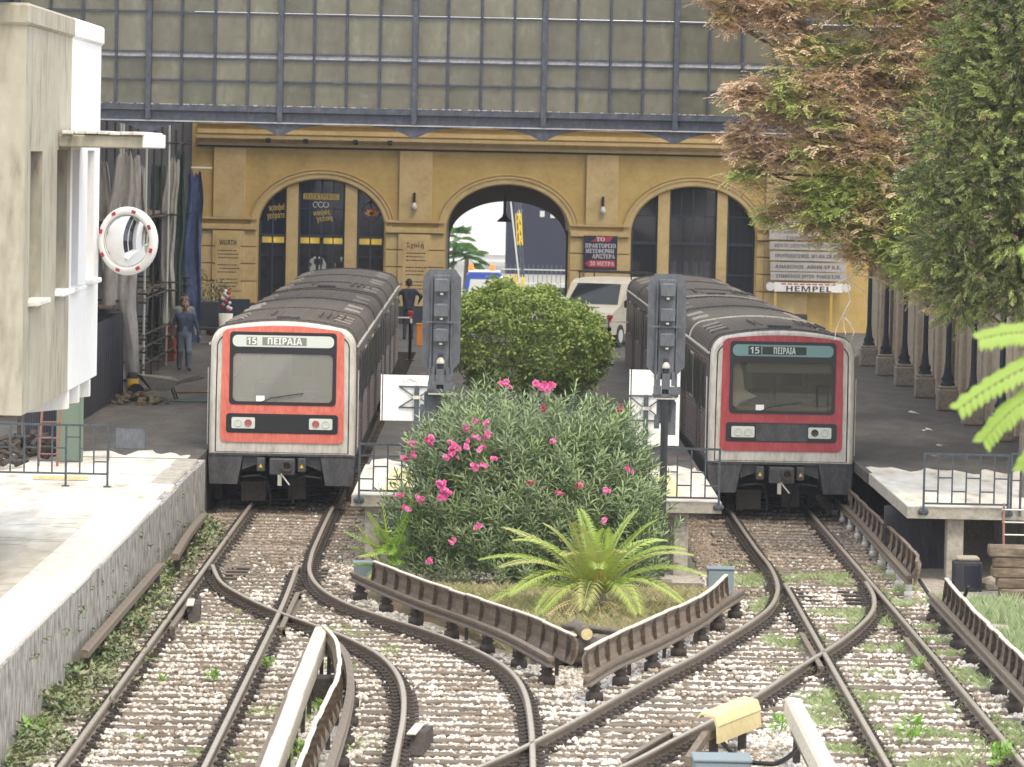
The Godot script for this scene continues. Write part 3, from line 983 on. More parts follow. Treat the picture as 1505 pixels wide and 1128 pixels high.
	arw.prism(PackedVector2Array([Vector2(-.5, -.36), Vector2(-.34, -.24), Vector2(.48, -.24), Vector2(.48, -.47), Vector2(-.34, -.47)]), .026, .03)
	part(sg, "arrow", arw.done(), M.letter_red)
	arw = B.new()
	arw.prism(PackedVector2Array([Vector2(-.30, .36), Vector2(.30, .36), Vector2(.40, .52), Vector2(-.10, .50)]), .026, .03)
	part(sg, "flash", arw.done(), M.letter_red)
	lettering(sg, "words", "ΤΟ", .14, M.letter_white, Vector3(0, .43, .034), true, true)
	lettering(sg, "words", "ΠΡΑΚΤΟΡΕΙΟ", .13, M.letter_white, Vector3(0, .22, .034), true, true, .98)
	lettering(sg, "words", "ΜΕΤΕΦΕΡΘΗ", .13, M.letter_white, Vector3(-.02, .05, .034), true, true, .92)
	lettering(sg, "words", "ΑΡΙΣΤΕΡΑ", .13, M.letter_white, Vector3(.10, -.12, .034), true, true, .74)
	lettering(sg, "words", "20 ΜΕΤΡΑ", .13, M.letter_white, Vector3(.06, -.35, .034), true, true, .78)
	# site boards at the right
	var sb := thing("site_sign", "stack of grey works boards over a white HEMPEL board at the right arch", "sign", Vector3(9.81, 0, Z + .5))
	var lines := ["ΗΛΕΚΤΡΙΚΟΙ ΣΙΔΗΡΟΔΡΟΜΟΙ", "ΕΡΓΟ: ΑNΑΚΑΙNΙΣΗ ΣΤΑΘΜΟΥ ΠΕΙΡΑΙΑ", "ΜΕΛΕΤΗ: ΔΙΕΥΘΥNΣΗ ΤΕΧNΙΚΩN ΕΡΓΩN", "ΠΡΟΥΠΟΛΟΓΙΣΜΟΣ  681.654.228 ΔΡΧ.", "ΑNΑΔΟΧΟΣ  ΑΘΗN-ΕΡ Α.Ε.", "ΣΥΜΒΟΥΛΟΣ ΕΡΓΟΥ  PENCO Ε.ΠΕ."]
	var yy := [[4.36, 4.76], [3.97, 4.29], [3.65, 3.91], [3.30, 3.60], [2.96, 3.25], [2.67, 2.93]]
	for i in 6:
		var h: float = yy[i][1] - yy[i][0]
		var bd := part(sb, "board", bx(Vector3(0, 0, 0), Vector3(2.44, h, .03)), M.sign_grey, Vector3(.02 * i, (yy[i][0] + yy[i][1]) * .5, 0))
		if i < 2:
			lettering(bd, "words", lines[i], .12 if i == 0 else .09, M.letter_dark, Vector3(0, .08, .018), false, i == 0, 1.6 if i == 0 else 2.25)
			lettering(bd, "words", "ΑΘΗNΩN - ΠΕΙΡΑΙΩΣ Α.Ε." if i == 0 else "ΕΙΔΙΚΕΣ ΕΡΓΑΣΙΕΣ", .12 if i == 0 else .09, M.letter_dark, Vector3(0, -.09, .018), false, i == 0, 1.3)
		else:
			lettering(bd, "words", lines[i], .11, M.letter_dark, Vector3(0, 0, .018), false, i > 2, 2.1)
	var hb := part(sb, "board", bx(Vector3(0, 0, 0), Vector3(2.2, .29, .03)), M.board_white, Vector3(.1, 2.45, 0))
	lettering(hb, "words", "HEMPEL", .17, M.letter_dark, Vector3(.0, -.05, .018), false, true, 1.45)
	var rd := B.new()
	for i in 9:
		rd.box(Vector3(-.8 + i * .2, .10, .018), Vector3(.15, .04, .006))
	part(hb, "small_print", rd.done(), M.letter_red)
	for s in [-1.22, 1.22]:
		var dk := B.new()
		dk.lathe([Vector2(0, .03), Vector2(.14, .03), Vector2(.14, 0), Vector2(0, 0)], 16, Transform3D(Basis(Vector3(1, 0, 0), PI / 2), Vector3(s + .1, 2.46, 0)))
		part(sb, "disc", dk.done(), M.letter_white)
	for s in [-.95, .85]:
		part(sb, "support", bx(Vector3(s, 2.85, -.06), Vector3(.08, 3.7, .06)), M.letter_yellow)
	# wall lamps
	for x in [-2.79, 3.27]:
		var lp := thing("wall_lamp", "small black wall lamp with a glass globe %s of the passage" % ("left" if x < 0 else "right"), "lamp", Vector3(x, 4.9, Z + .14), 0, "wall lamps on the pilasters")
		part(lp, "arm", bx(Vector3(0, .16, .06), Vector3(.08, .34, .1), .02), M.black)
		var gl := B.new()
		gl.sg = 0
		gl.lathe([Vector2(.04, .0), Vector2(.07, -.06), Vector2(.10, -.14), Vector2(.08, -.22), Vector2(0, -.25)], 12, Transform3D(Basis(), Vector3(0, 0, .12)))
		part(lp, "globe", gl.done(), M.lens)
	# hanging lamp in the passage
	var hl := thing("pendant_lamp", "dark pendant lamp hanging in the passage arch", "lamp", Vector3(.12, 4.3, Z - 2.5))
	var hb2 := B.new()
	hb2.sg = 0
	hb2.cyl(Vector3(0, .2, 0), Vector3(0, 1.15, 0), .05, 8)
	part(hl, "stem", hb2.done(), M.black)
	hb2 = B.new()
	hb2.lathe([Vector2(.05, .3), Vector2(.08, .18), Vector2(.22, .06), Vector2(.26, .0), Vector2(.2, 0)], 14)
	part(hl, "shade", hb2.done(), M.black)

func build_street():
	# what the passage looks out on
	var s := thing("harbour_shed", "tall dark navy building seen through the passage", "building", Vector3(0, -.2, -225))
	part(s, "wall", bx(Vector3(10.3, 7, -4), Vector3(20, 14, 8)), M.navy_hull)
	for p in [[1.05, 3.5], [2.35, 3.45], [2.95, 3.4], [5.0, 3.5], [7.0, 3.5]]:
		part(s, "window", bx(Vector3(p[0], p[1], .02), Vector3(.26, .34, .06)), M.lens)
	part(s, "roof_edge", bx(Vector3(10.3, 14.1, -4), Vector3(20.4, .2, 8.4)), M.black)
	var f := thing("street_fence", "low pale railing in front of the navy building", "fence", Vector3(0, -.2, -190))
	for i in 26:
		part(f, "bar", bx(Vector3(.3 + i * .22, .75, 0), Vector3(.03, 1.5, .03)), M.signal_grey)
	part(f, "rail", bx(Vector3(3.0, 1.25, 0), Vector3(5.8, .04, .04)), M.dial_grey)
	part(f, "rail", bx(Vector3(3.0, .6, 0), Vector3(5.8, .04, .04)), M.dial_grey)
	part(f, "kerb_wall", bx(Vector3(3.0, .2, -.1), Vector3(5.8, .4, .2)), M.black)
	var fy := thing("haze_backdrop", "added white haze stand-in built as a ship filling the view through the passage", "backdrop", Vector3(0, -.2, -250))  # added white wall in place of bright haze beyond the passage
	part(fy, "backdrop_wall", bx(Vector3(-24.6, 9, -5), Vector3(50, 18, 10)), M.render_white)
	part(fy, "backdrop_strip", bx(Vector3(-24.6, .6, .1), Vector3(50, .3, .2)), M.render_white)
	part(fy, "backdrop_end", bx(Vector3(.25, 9, -5), Vector3(.3, 18, 9)), M.render_white)
	# blue pickup with beacons
	var k := thing("recovery_truck", "blue and white truck with two amber beacons seen through the passage", "truck", Vector3(-.62, -.2, -160), .0)
	var b := B.new()
	b.prism(PackedVector2Array([Vector2(-.84, .35), Vector2(.84, .35), Vector2(.84, 1.05), Vector2(.72, 1.82), Vector2(.6, 1.92), Vector2(-.6, 1.92), Vector2(-.72, 1.82), Vector2(-.84, 1.05)]), -3.4, 0)
	part(k, "cab", b.done(), M.truck_blue)
	b = B.new()
	b.prism(PackedVector2Array([Vector2(-.66, 1.08), Vector2(.66, 1.08), Vector2(.56, 1.66), Vector2(-.56, 1.66)]), .0, .02)
	part(k, "windscreen", b.done(), M.lens)
	part(k, "roof_panel", bx(Vector3(0, 1.96, -.9), Vector3(1.3, .08, 1.4), .03), M.white_paint)
	part(k, "wing", bx(Vector3(.72, 1.35, .02), Vector3(.2, .9, .3), .05), M.white_paint)
	part(k, "bumper", bx(Vector3(0, .45, .06), Vector3(1.7, .3, .14), .03), M.black)
	for x in [-.55, .32]:
		var bc := B.new()
		bc.lathe([Vector2(.0, .28), Vector2(.09, .24), Vector2(.12, .06), Vector2(.12, 0)], 10, Transform3D(Basis(), Vector3(x, 2.0, -.5)))
		part(k, "beacon", bc.done(), M.amber)
	for x in [-.7, .7]:
		for z in [-.4, -2.6]:
			var wh := B.new()
			wh.cyl(Vector3(x - .12, .32, z), Vector3(x + .12, .32, z), .32, 14)
			part(k, "wheel", wh.done(), M.rubber)
	# crane behind: lattice boom in yellow and black
	var c := thing("crane_boom", "leaning yellow and black lattice boom of a crane beyond the passage", "crane", Vector3(.95, .9, -168))
	var top := Vector3(-.36, 5.4, 0)
	for i in 12:
		var u0 := i / 12.0
		var u1 := (i + 1) / 12.0
		var lb := B.new()
		for o in [Vector3(-.11, 0, 0), Vector3(.11, 0, 0), Vector3(0, 0, .2)]:
			lb.cyl(top * u0 + o, top * u1 + o, .028, 5)
		lb.cyl(top * u0 + Vector3(-.11, 0, 0), top * u1 + Vector3(.11, 0, 0), .024, 5)
		lb.cyl(top * u0 + Vector3(.11, 0, 0), top * u1 + Vector3(0, 0, .2), .024, 5)
		part(c, "boom_section", lb.done(), M.crane_yellow if i in [0, 4, 5, 6, 9, 10] else M.rail_paint)
	var st := B.new()
	st.cyl(Vector3(-.1, .2, .3), Vector3(-.75, 5.2, .3), .035, 6)
	part(c, "stay", st.done(), M.dial_grey)
	b = B.new()
	for x in [-.95, -.45, -.3]:
		b.cyl(Vector3(x, -.6, .2), Vector3(x + .1, .55, .2), .05, 6)
	b.cyl(Vector3(-.9, .5, .2), Vector3(-.3, .35, .2), .05, 6)
	part(c, "frame", b.done(), M.crane_yellow)
	part(c, "base", bx(Vector3(-.2, -.85, .2), Vector3(1.6, .5, .8)), M.black)
	# palm beyond the arch
	var pt := thing("street_palm", "fan palm with drooping fronds beyond the left of the passage", "palm tree", Vector3(-2.6, -.2, -166))
	var tr := B.new()
	tr.sg = 0
	tr.tube([Vector3(.45, 0, 0), Vector3(.6, 1.4, 0), Vector3(.68, 3.05, 0)], .14, .10, 8)
	part(pt, "trunk", tr.done(), M.bark)
	for i in 22:
		var a := TAU * i / 22.0 + rng.randf() * .2
		var e := rng.randf_range(-.5, .9)
		var dir := Vector3(cos(a) * cos(e), sin(e), sin(a) * cos(e))
		var fb := B.new()
		fb.cyl(Vector3.ZERO, dir * .45, .015, 4)
		var sd := dir.cross(Vector3.UP).normalized()
		var upv := sd.cross(dir)
		for j in 15:
			var w := lerpf(-1.3, 1.3, j / 14.0)
			var tipd := (dir * cos(w) + sd * sin(w)).normalized()
			var tip := dir * .45 + tipd * rng.randf_range(.5, .7) + Vector3(0, -.18, 0)
			var mid := dir * .45 + tipd * .3 + upv * .03
			fb.tri(dir * .42, mid + sd * .035, tip); fb.tri(dir * .42, tip, mid - sd * .035)
		part(pt, "frond", fb.done(), M.shop_green, Vector3(.68, 3.1, 0) if i % 2 else Vector3(1.2, 2.35, -.5))
	tr = B.new()
	tr.sg = 0
	tr.tube([Vector3(1.1, 0, -.5), Vector3(1.2, 2.3, -.5)], .11, .09, 8)
	part(pt, "trunk", tr.done(), M.bark)

func build_signal_box():
	var t := thing("signal_box", "cream and white rendered signal cabin overhanging the left platform", "building", Vector3(0, 0, 0))
	var X := -5.65
	# right-hand wall as a strip of solid lengths with window openings; near half cream, far half white
	var wins := [[47.35, 48.6, 4.56, 6.36], [50.2, 51.36, 4.58, 6.38], [52.0, 52.85, 4.58, 6.38], [53.9, 54.8, 4.62, 6.38]]
	for half in [[47.1, 51.75, "render_cream"], [51.75, 55.5, "render_white"]]:
		var b := B.new()
		var zs := [half[0], half[1]]
		for w in wins:
			for e in [w[0], w[1]]:
				if e > half[0] and e < half[1]: zs.append(e)
		zs.sort()
		for i in zs.size() - 1:
			var zc: float = (zs[i] + zs[i + 1]) * .5
			var hw = null
			for w in wins:
				if zc > w[0] and zc < w[1]: hw = w
			if hw == null:
				b.span(Vector3(X - .3, 3.22, -zs[i + 1]), Vector3(X, 7.85, -zs[i]))
			else:
				b.span(Vector3(X - .3, 3.22, -zs[i + 1]), Vector3(X, hw[2], -zs[i]))
				b.span(Vector3(X - .3, hw[3], -zs[i + 1]), Vector3(X, 7.85, -zs[i]))
		part(t, "wall", b.done(), M[half[2]])
		var pr := B.new()
		pr.cbox(Vector3(X - .17, 7.98, -(half[0] + half[1]) * .5), Vector3(.42, .26, half[1] - half[0] + (.06 if half[0] > 50 else .0)), .03)
		part(t, "parapet", pr.done(), M[half[2]])
	# near end wall
	part(t, "end_wall", bx(Vector3(-8.1, 5.535, -46.95), Vector3(4.9, 4.63, .299)), M.render_cream)
	part(t, "end_parapet", bx(Vector3(-8.08, 7.98, -46.93), Vector3(4.95, .26, .36), .03), M.render_cream)
	part(t, "far_wall", bx(Vector3(-8.1, 5.5, -55.35), Vector3(4.5, 4.6, .28)), M.render_white)
	part(t, "roof", bx(Vector3(-8.1, 7.8, -51.2), Vector3(4.7, .12, 8.2)), M.concrete)
	part(t, "roof_slab", bx(Vector3(-7.9, 8.30, -47.4), Vector3(4.2, .14, 3.2), .02), M.concrete)
	part(t, "floor_slab", bx(Vector3(-8.1, 3.28, -51.2), Vector3(4.8, .16, 8.3)), M.render_cream)
	var k := 0
	for w in wins:
		var win := part(t, "window", bx(Vector3(X - .26, (w[2] + w[3]) * .5, -(w[0] + w[1]) * .5), Vector3(.02, w[3] - w[2], w[1] - w[0])), M.pane_dark)
		part(win, "sill", bx(Vector3(X + .0, w[2] - .03, -(w[0] + w[1]) * .5), Vector3(.24, .07, w[1] - w[0] + .12), .015), M.render_white if k else M.coping)
		part(win, "frame", bx(Vector3(X - .24, (w[2] + w[3]) * .5, -(w[0] + w[1]) * .5), Vector3(.03, w[3] - w[2], .05)), M.white_paint)
		k += 1
	# canopy with a chipped top layer
	var can := part(t, "canopy", bx(Vector3(X + .535, 6.50, -51.65), Vector3(1.07, .16, 2.7), .015), M.render_cream)
	part(can, "canopy_edge", bx(Vector3(X + 1.09, 6.52, -51.75), Vector3(.05, .18, 2.9), .01), M.render_white)
	for i in 7:
		part(can, "canopy_slab", bx(Vector3(X + .12 + i * .15, 6.605 + rng.randf() * .012, -51.6 + rng.randf_range(-.05, .05)), Vector3(.145, .045, 2.72 + rng.randf_range(-.1, .1)), .008), M.coping)
	# bracket fins under the floor
	for z in [51.9, 53.2, 54.6]:
		var f := B.new()
		f.prism(PackedVector2Array([Vector2(0, 3.21), Vector2(-2.0, 3.21), Vector2(-2.0, 2.75), Vector2(0, 2.98)]), -.09, .09, Transform3D(Basis(), Vector3(X, 0, -z)))
		part(t, "bracket_fin", f.done(), M.render_white)
	# lower storey set back, carrying the cabin
	part(t, "lower_storey", bx(Vector3(-9.2, 2.1, -51.4), Vector3(2.6, 2.24, 7.8)), M.render_cream)
	# convex traffic mirror
	var m := thing("traffic_mirror", "round convex mirror with white rim and red reflectors at the signal cabin corner", "mirror", Vector3(-5.2, 5.13, -55.15), -.45)
	var b := B.new()
	b.sg = 0
	b.lathe([Vector2(.36, .035), Vector2(.37, .06), Vector2(.41, .07), Vector2(.465, .05), Vector2(.48, .02), Vector2(.47, -.03), Vector2(.3, -.06), Vector2(0, -.07)], 40, Transform3D(Basis(Vector3(1, 0, 0), PI / 2), Vector3.ZERO))
	part(m, "rim", b.done(), M.white_paint)
	b = B.new()
	b.sg = 0
	var pf := []
	for i in 13:
		var r := .372 * (1.0 - i / 12.0)
		pf.append(Vector2(r, .03 + .095 * (1.0 - pow(r / .372, 2))))
	b.lathe(pf, 40, Transform3D(Basis(Vector3(1, 0, 0), PI / 2), Vector3.ZERO))
	part(m, "mirror_glass", b.done(), M.chrome)
	b = B.new()
	b.lathe([Vector2(.362, .05), Vector2(.378, .062), Vector2(.382, .05)], 40, Transform3D(Basis(Vector3(1, 0, 0), PI / 2), Vector3.ZERO))
	part(m, "seal", b.done(), M.rubber)
	for i in 8:
		var a := TAU * (i + .5) / 8.0 + .1
		var rb := B.new()
		rb.box(Vector3(cos(a) * .425, sin(a) * .425, .072), Vector3(.06, .045, .012), Basis(Vector3(0, 0, 1), a + PI / 2))
		part(m, "reflector", rb.done(), M.letter_red)
	b = B.new()
	b.cyl(Vector3(0, 0, -.06), Vector3(-.38, 0, -.22), .025, 8)
	b.box(Vector3(-.40, 0, -.2), Vector3(.06, .2, .08))
	part(m, "bracket", b.done(), M.rail_paint)

# ---------- tracks ----------
func smooth(p: Array, step := 0.4) -> Array:
	var out := []
	for i in p.size() - 1:
		var a: Vector3 = p[maxi(i - 1, 0)]
		var b: Vector3 = p[i]
		var c: Vector3 = p[i + 1]
		var d: Vector3 = p[mini(i + 2, p.size() - 1)]
		var n := maxi(1, int((c - b).length() / step))
		if p.size() == 2: n = 1
		for k in n:
			out.append(b.cubic_interpolate(c, a, d, float(k) / n))
	out.append(p[-1])
	return out

func flat(p: Array, y := 0.0) -> Array:
	var o := []
	for q in p:
		o.append(Vector3(q[0], y, q[1]))
	return o

var rail_lines := {}
var sleeper_rows := []
func build_tracks():
	var raw := {
		"L1": [[-4.45, -109], [-4.45, -61], [-4.46, -34]],
		"C2": [[-2.95, -109], [-2.95, -75], [-2.94, -66], [-2.91, -62.6], [-2.8, -60.0], [-2.5, -57.8], [-2.03, -55.95], [-1.45, -54.45], [-.82, -52.95], [-.22, -51.15], [.2, -49.3], [.40, -47.2], [.46, -44.3], [.46, -41.2], [.45, -34]],
		"L2": [[-3.05, -61], [-2.99, -56.1], [-2.98, -50], [-2.97, -34]],
		"C1": [[-4.37, -61], [-4.06, -58.6], [-3.58, -56.7], [-3.03, -55.0], [-2.42, -53.45], [-1.95, -52.2], [-1.5, -50.65], [-1.23, -49.1], [-1.07, -47.3], [-1.0, -45], [-1.0, -42.4], [-1.02, -38], [-1.03, -34]],
		"R1": [[4.34, -109], [4.34, -75], [4.36, -66], [4.40, -62.6], [4.34, -60], [4.2, -58.2], [3.98, -56.6], [3.6, -54.8], [3.16, -53], [2.66, -51], [2.06, -48.9], [1.47, -46.7], [.94, -44.7], [.46, -43], [.15, -42], [-.15, -41.1], [-1.4, -37.5]],
		"R1s": [[4.46, -60], [4.37, -52], [4.27, -42], [4.2, -34]],
		"R2": [[5.84, -109], [5.81, -60], [5.76, -42], [5.74, -34]],
		"Rb": [[5.74, -60.5], [5.68, -58.6], [5.48, -56.6], [5.12, -54.7], [4.6, -52.5], [3.97, -50.2], [3.45, -48.2], [2.96, -46.4], [2.5, -44.9], [2.05, -43.5], [1.42, -41.5], [-.3, -36.5]]}
	for k in raw:
		rail_lines[k] = smooth(flat(raw[k]))
	var th := {}
	th.L = thing("railway_track", "straight rusty track running under the orange red train", "track", Vector3.ZERO, 0, "tracks in the ballast")
	th.R = thing("railway_track", "straight rusty track running under the dark red train", "track", Vector3.ZERO, 0, "tracks in the ballast")
	th.C = thing("crossover_track", "track curving from the left track down to the middle foreground", "track", Vector3.ZERO, 0, "tracks in the ballast")
	th.D = thing("crossover_track", "track curving from the right track across to the middle foreground", "track", Vector3.ZERO, 0, "tracks in the ballast")
	var own := {"L1": "L", "L2": "L", "C1": "C", "C2": "C", "R1": "D", "Rb": "D", "R1s": "R", "R2": "R"}
	var prof := [Vector2(-.068, -.14), Vector2(-.068, -.128), Vector2(-.012, -.105), Vector2(-.012, -.042), Vector2(-.036, -.03), Vector2(-.036, -.006), Vector2(-.03, 0), Vector2(.03, 0), Vector2(.036, -.006), Vector2(.036, -.03), Vector2(.012, -.042), Vector2(.012, -.105), Vector2(.068, -.128), Vector2(.068, -.14)]
	var topp := [Vector2(-.024, -.002), Vector2(-.024, .0025), Vector2(.024, .0025), Vector2(.024, -.002)]
	for k in rail_lines:
		var b := B.new()
		b.sweep(prof, rail_lines[k])
		var r := part(th[own[k]], "rail", b.done(), M.rail)
		b = B.new()
		b.sweep(topp, rail_lines[k])
		part(r, "running_surface", b.done(), M.railtop)
	# guard rails beside the crossings
	for g in [[[2.02, -44.17], [1.44, -42.08], "D"], [[-2.86, -57.5], [-2.86, -53.2], "L"], [[4.24, -53.8], [4.22, -50.2], "R"], [[5.64, -53.5], [5.62, -50], "R"], [[-4.33, -56.5], [-4.34, -53], "L"]]:
		var b := B.new()
		b.sweep(prof, flat([g[0], g[1]], -.012))
		part(th[g[2]], "guard_rail", b.done(), M.rail)
	# sleepers: rows across; neighbouring tracks share long timbers
	var z := -34.2
	var meshes := {}
	while z > -108.0:
		var iv := [[-4.95, -2.45, "L"], [3.82, 6.32, "R"]]
		var c1 = x_at("C1", z)
		var c2 = x_at("C2", z)
		if z > -61 and c1 != null: iv.append([c1 - .5, c2 + .5, "C"])
		var r1 = x_at("R1", z)
		var rb = x_at("Rb", z)
		if z > -60 and r1 != null and rb != null: iv.append([r1 - .5, rb + .5, "D"])
		iv.sort_custom(func(p, q): return p[0] < q[0])
		var mg := []
		for s in iv:
			if mg.size() and s[0] < mg[-1][1] + .1:
				mg[-1][1] = maxf(mg[-1][1], s[1])
			else: mg.append(s.duplicate())
		if z > -72.0 or rng.randf() < 2:
			for s in mg:
				var j := rng.randf_range(-.08, .08)
				var l: float = s[1] - s[0] + rng.randf_range(-.1, .1)
				var o := part(th[s[2]], "sleeper", bx(Vector3.ZERO, Vector3(l, .14, rng.randf_range(.22, .27)), .015), M.sleeper, Vector3((s[0] + s[1]) * .5 + j, -.213 + rng.randf_range(-.008, .004), z))
				o.rotation = Vector3(rng.randf_range(-.02, .02), rng.randf_range(-.012, .012), 0)
				sleeper_rows.append([z, s[0] + j, s[1] + j])
		z -= .52 + rng.randf_range(-.03, .03) if z > -70.0 else .8
	# chairs and screws along the rails
	var cb := B.new()
	cb.cbox(Vector3(.085, -.115, 0), Vector3(.10, .06, .12), .012)
	cb.cbox(Vector3(-.085, -.115, 0), Vector3(.10, .06, .12), .012)
	cb.box(Vector3(.095, -.075, 0), Vector3(.04, .03, .04))
	cb.box(Vector3(-.095, -.075, 0), Vector3(.04, .03, .04))
	cb.box(Vector3(0, -.138, 0), Vector3(.36, .012, .15))
	var cm := cb.done()
	for key in ["L", "R", "C", "D"]:
		var xs := []
		for k in rail_lines:
			if own[k] != key: continue
			var path: Array = rail_lines[k]
			var acc := 0.0
			for i in path.size() - 1:
				var a: Vector3 = path[i]
				var c: Vector3 = path[i + 1]
				var L := (c - a).length()
				var pitch := .30 if key in ["C", "D"] else .52
				while acc < L:
					var d := (c - a) / L
					var p := a + d * acc
					if p.z > -72.0:
						xs.append(Transform3D(Basis(Vector3.UP, atan2(d.x, d.z)), p))
					acc += pitch
				acc -= L
		var mm := scatter(th[key], "rail_chairs", cm, M.iron, xs, [])
		mm.set_meta("kind", "stuff")
	# lubricator blocks on the rails
	for p in [[-4.28, -55.1, .05, "beside the left rail of the left track"], [-.86, -43.3, -.1, "beside the inner curved rail in the foreground"]]:
		var t := thing("rail_block", "dark wedge with a pale face %s" % p[3], "rail fitting", Vector3(p[0] + .1, -.14, p[1]), p[2])
		var b := B.new()
		b.prism(PackedVector2Array([Vector2(-.5, 0), Vector2(.5, 0), Vector2(.42, .2), Vector2(-.2, .22)]), -.08, .08, Transform3D(Basis(Vector3.UP, PI / 2), Vector3.ZERO))
		part(t, "body", b.done(), M.iron)
		part(t, "face", bx(Vector3(-.06, .225, .05), Vector3(.10, .015, .8)), M.cover_top)
	# switch machines and blades
	for p in [[-4.0, -60.2], [-2.75, -60.2], [4.75, -58.8], [5.45, -58.6]]:
		var t := thing("switch_plate", "black oily slide plates under the %s switch blade by the %s train" % ["left" if p[0] in [-4.0, 4.75] else "right", "orange red" if p[0] < 0 else "dark red"], "switch", Vector3(p[0], -.135, p[1]))
		for i in 4:
			part(t, "plate", bx(Vector3(0, .008, -i * .5), Vector3(.34, .02, .12)), M.iron)

func x_at(k: String, z: float):
	var p: Array = rail_lines[k]
	for i in p.size() - 1:
		var a: Vector3 = p[i]
		var b: Vector3 = p[i + 1]
		if (z <= b.z and z >= a.z) or (z >= b.z and z <= a.z):
			if absf(b.z - a.z) < .0001: return a.x
			return lerpf(a.x, b.x, (z - a.z) / (b.z - a.z))
	return null

func along(path: Array, s: float) -> Array:
	# point and direction at arc length s
	var acc := 0.0
	for i in path.size() - 1:
		var L: float = (path[i + 1] - path[i]).length()
		if acc + L >= s or i == path.size() - 2:
			var d: Vector3 = (path[i + 1] - path[i]) / L
			return [path[i] + d * (s - acc), d]
		acc += L
	return [path[-1], Vector3.FORWARD]

func path_len(path: Array) -> float:
	var acc := 0.0
	for i in path.size() - 1:
		acc += (path[i + 1] - path[i]).length()
	return acc

func third_rail(label: String, rail_pts: Array, cover_pts: Array, board: StandardMaterial3D, edge: StandardMaterial3D, blen := .62, pale_posts := false):
	var t := thing("conductor_rail", label, "conductor rail", Vector3.ZERO, 0, "conductor rails with guard boards")
	var path := smooth(flat(rail_pts, 0.0), .5)
	var b := B.new()
	b.sweep([Vector2(-.05, .08), Vector2(-.05, .10), Vector2(-.012, .12), Vector2(-.012, .16), Vector2(-.045, .17), Vector2(-.045, .205), Vector2(.045, .205), Vector2(.045, .17), Vector2(.012, .16), Vector2(.012, .12), Vector2(.05, .10), Vector2(.05, .08)], path)
	part(t, "rail", b.done(), M.rail)
	var L := path_len(path)
	var s := .5
	var ib := B.new()
	ib.sg = 0
	ib.lathe([Vector2(0, .085), Vector2(.07, .085), Vector2(.09, .05), Vector2(.06, .03), Vector2(.10, 0), Vector2(.06, -.03), Vector2(.11, -.06), Vector2(.11, -.16), Vector2(0, -.16)], 10)
	var im := ib.done()
	while s < L:
		var q := along(path, s)
		var o := part(t, "insulator", im, M.insulator if pale_posts else M.iron, q[0])
		if pale_posts: o.scale = Vector3(.62, .8, .62)
		o.rotation.y = atan2(q[1].x, q[1].z)
		s += 1.55
	if cover_pts.size():
		var cp := smooth(flat(cover_pts, 0.0), .3)
		var CL := path_len(cp)
		s = 0.0
		# lean the boards away from the rail
		var mid := along(cp, CL * .5)
		var near := Vector3.ZERO
		var bd := 1e9
		for q in path:
			if (q - mid[0]).length() < bd:
				bd = (q - mid[0]).length(); near = q
		var sx := Vector3(-mid[1].z, 0, mid[1].x)
		var side := 1.0 if (mid[0] - near).dot(sx) > 0 else -1.0
		while s < CL - .1:
			var e := minf(s + blen, CL)
			var q0 := along(cp, s + .012)
			var q1 := along(cp, e - .012)
			var bb := B.new()
			var w := rng.randf_range(-.006, .006)
			var pf := [Vector2(side * -.06, .12), Vector2(side * (.0 + w), .24), Vector2(side * (.015 + w), .38), Vector2(side * (-.03 + w), .475 + w), Vector2(side * (.0 + w), .475 + w), Vector2(side * (.045 + w), .38), Vector2(side * (.03 + w), .24), Vector2(side * -.03, .12)]
			bb.sweep(pf, [q0[0], q1[0]])
			part(t, "guard_board", bb.done(), board)
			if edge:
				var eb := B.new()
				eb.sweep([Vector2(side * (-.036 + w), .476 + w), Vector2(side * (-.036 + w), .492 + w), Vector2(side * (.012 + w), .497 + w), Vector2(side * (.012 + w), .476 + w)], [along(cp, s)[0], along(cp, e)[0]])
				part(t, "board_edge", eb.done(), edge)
			# clip that carries the board
			if int(s / blen) % 3 == 1:
				part(t, "board_bracket", bx(q0[0] + Vector3(0, .03, 0), Vector3(.05, .32, .05)), M.iron)
			s = e
	return t

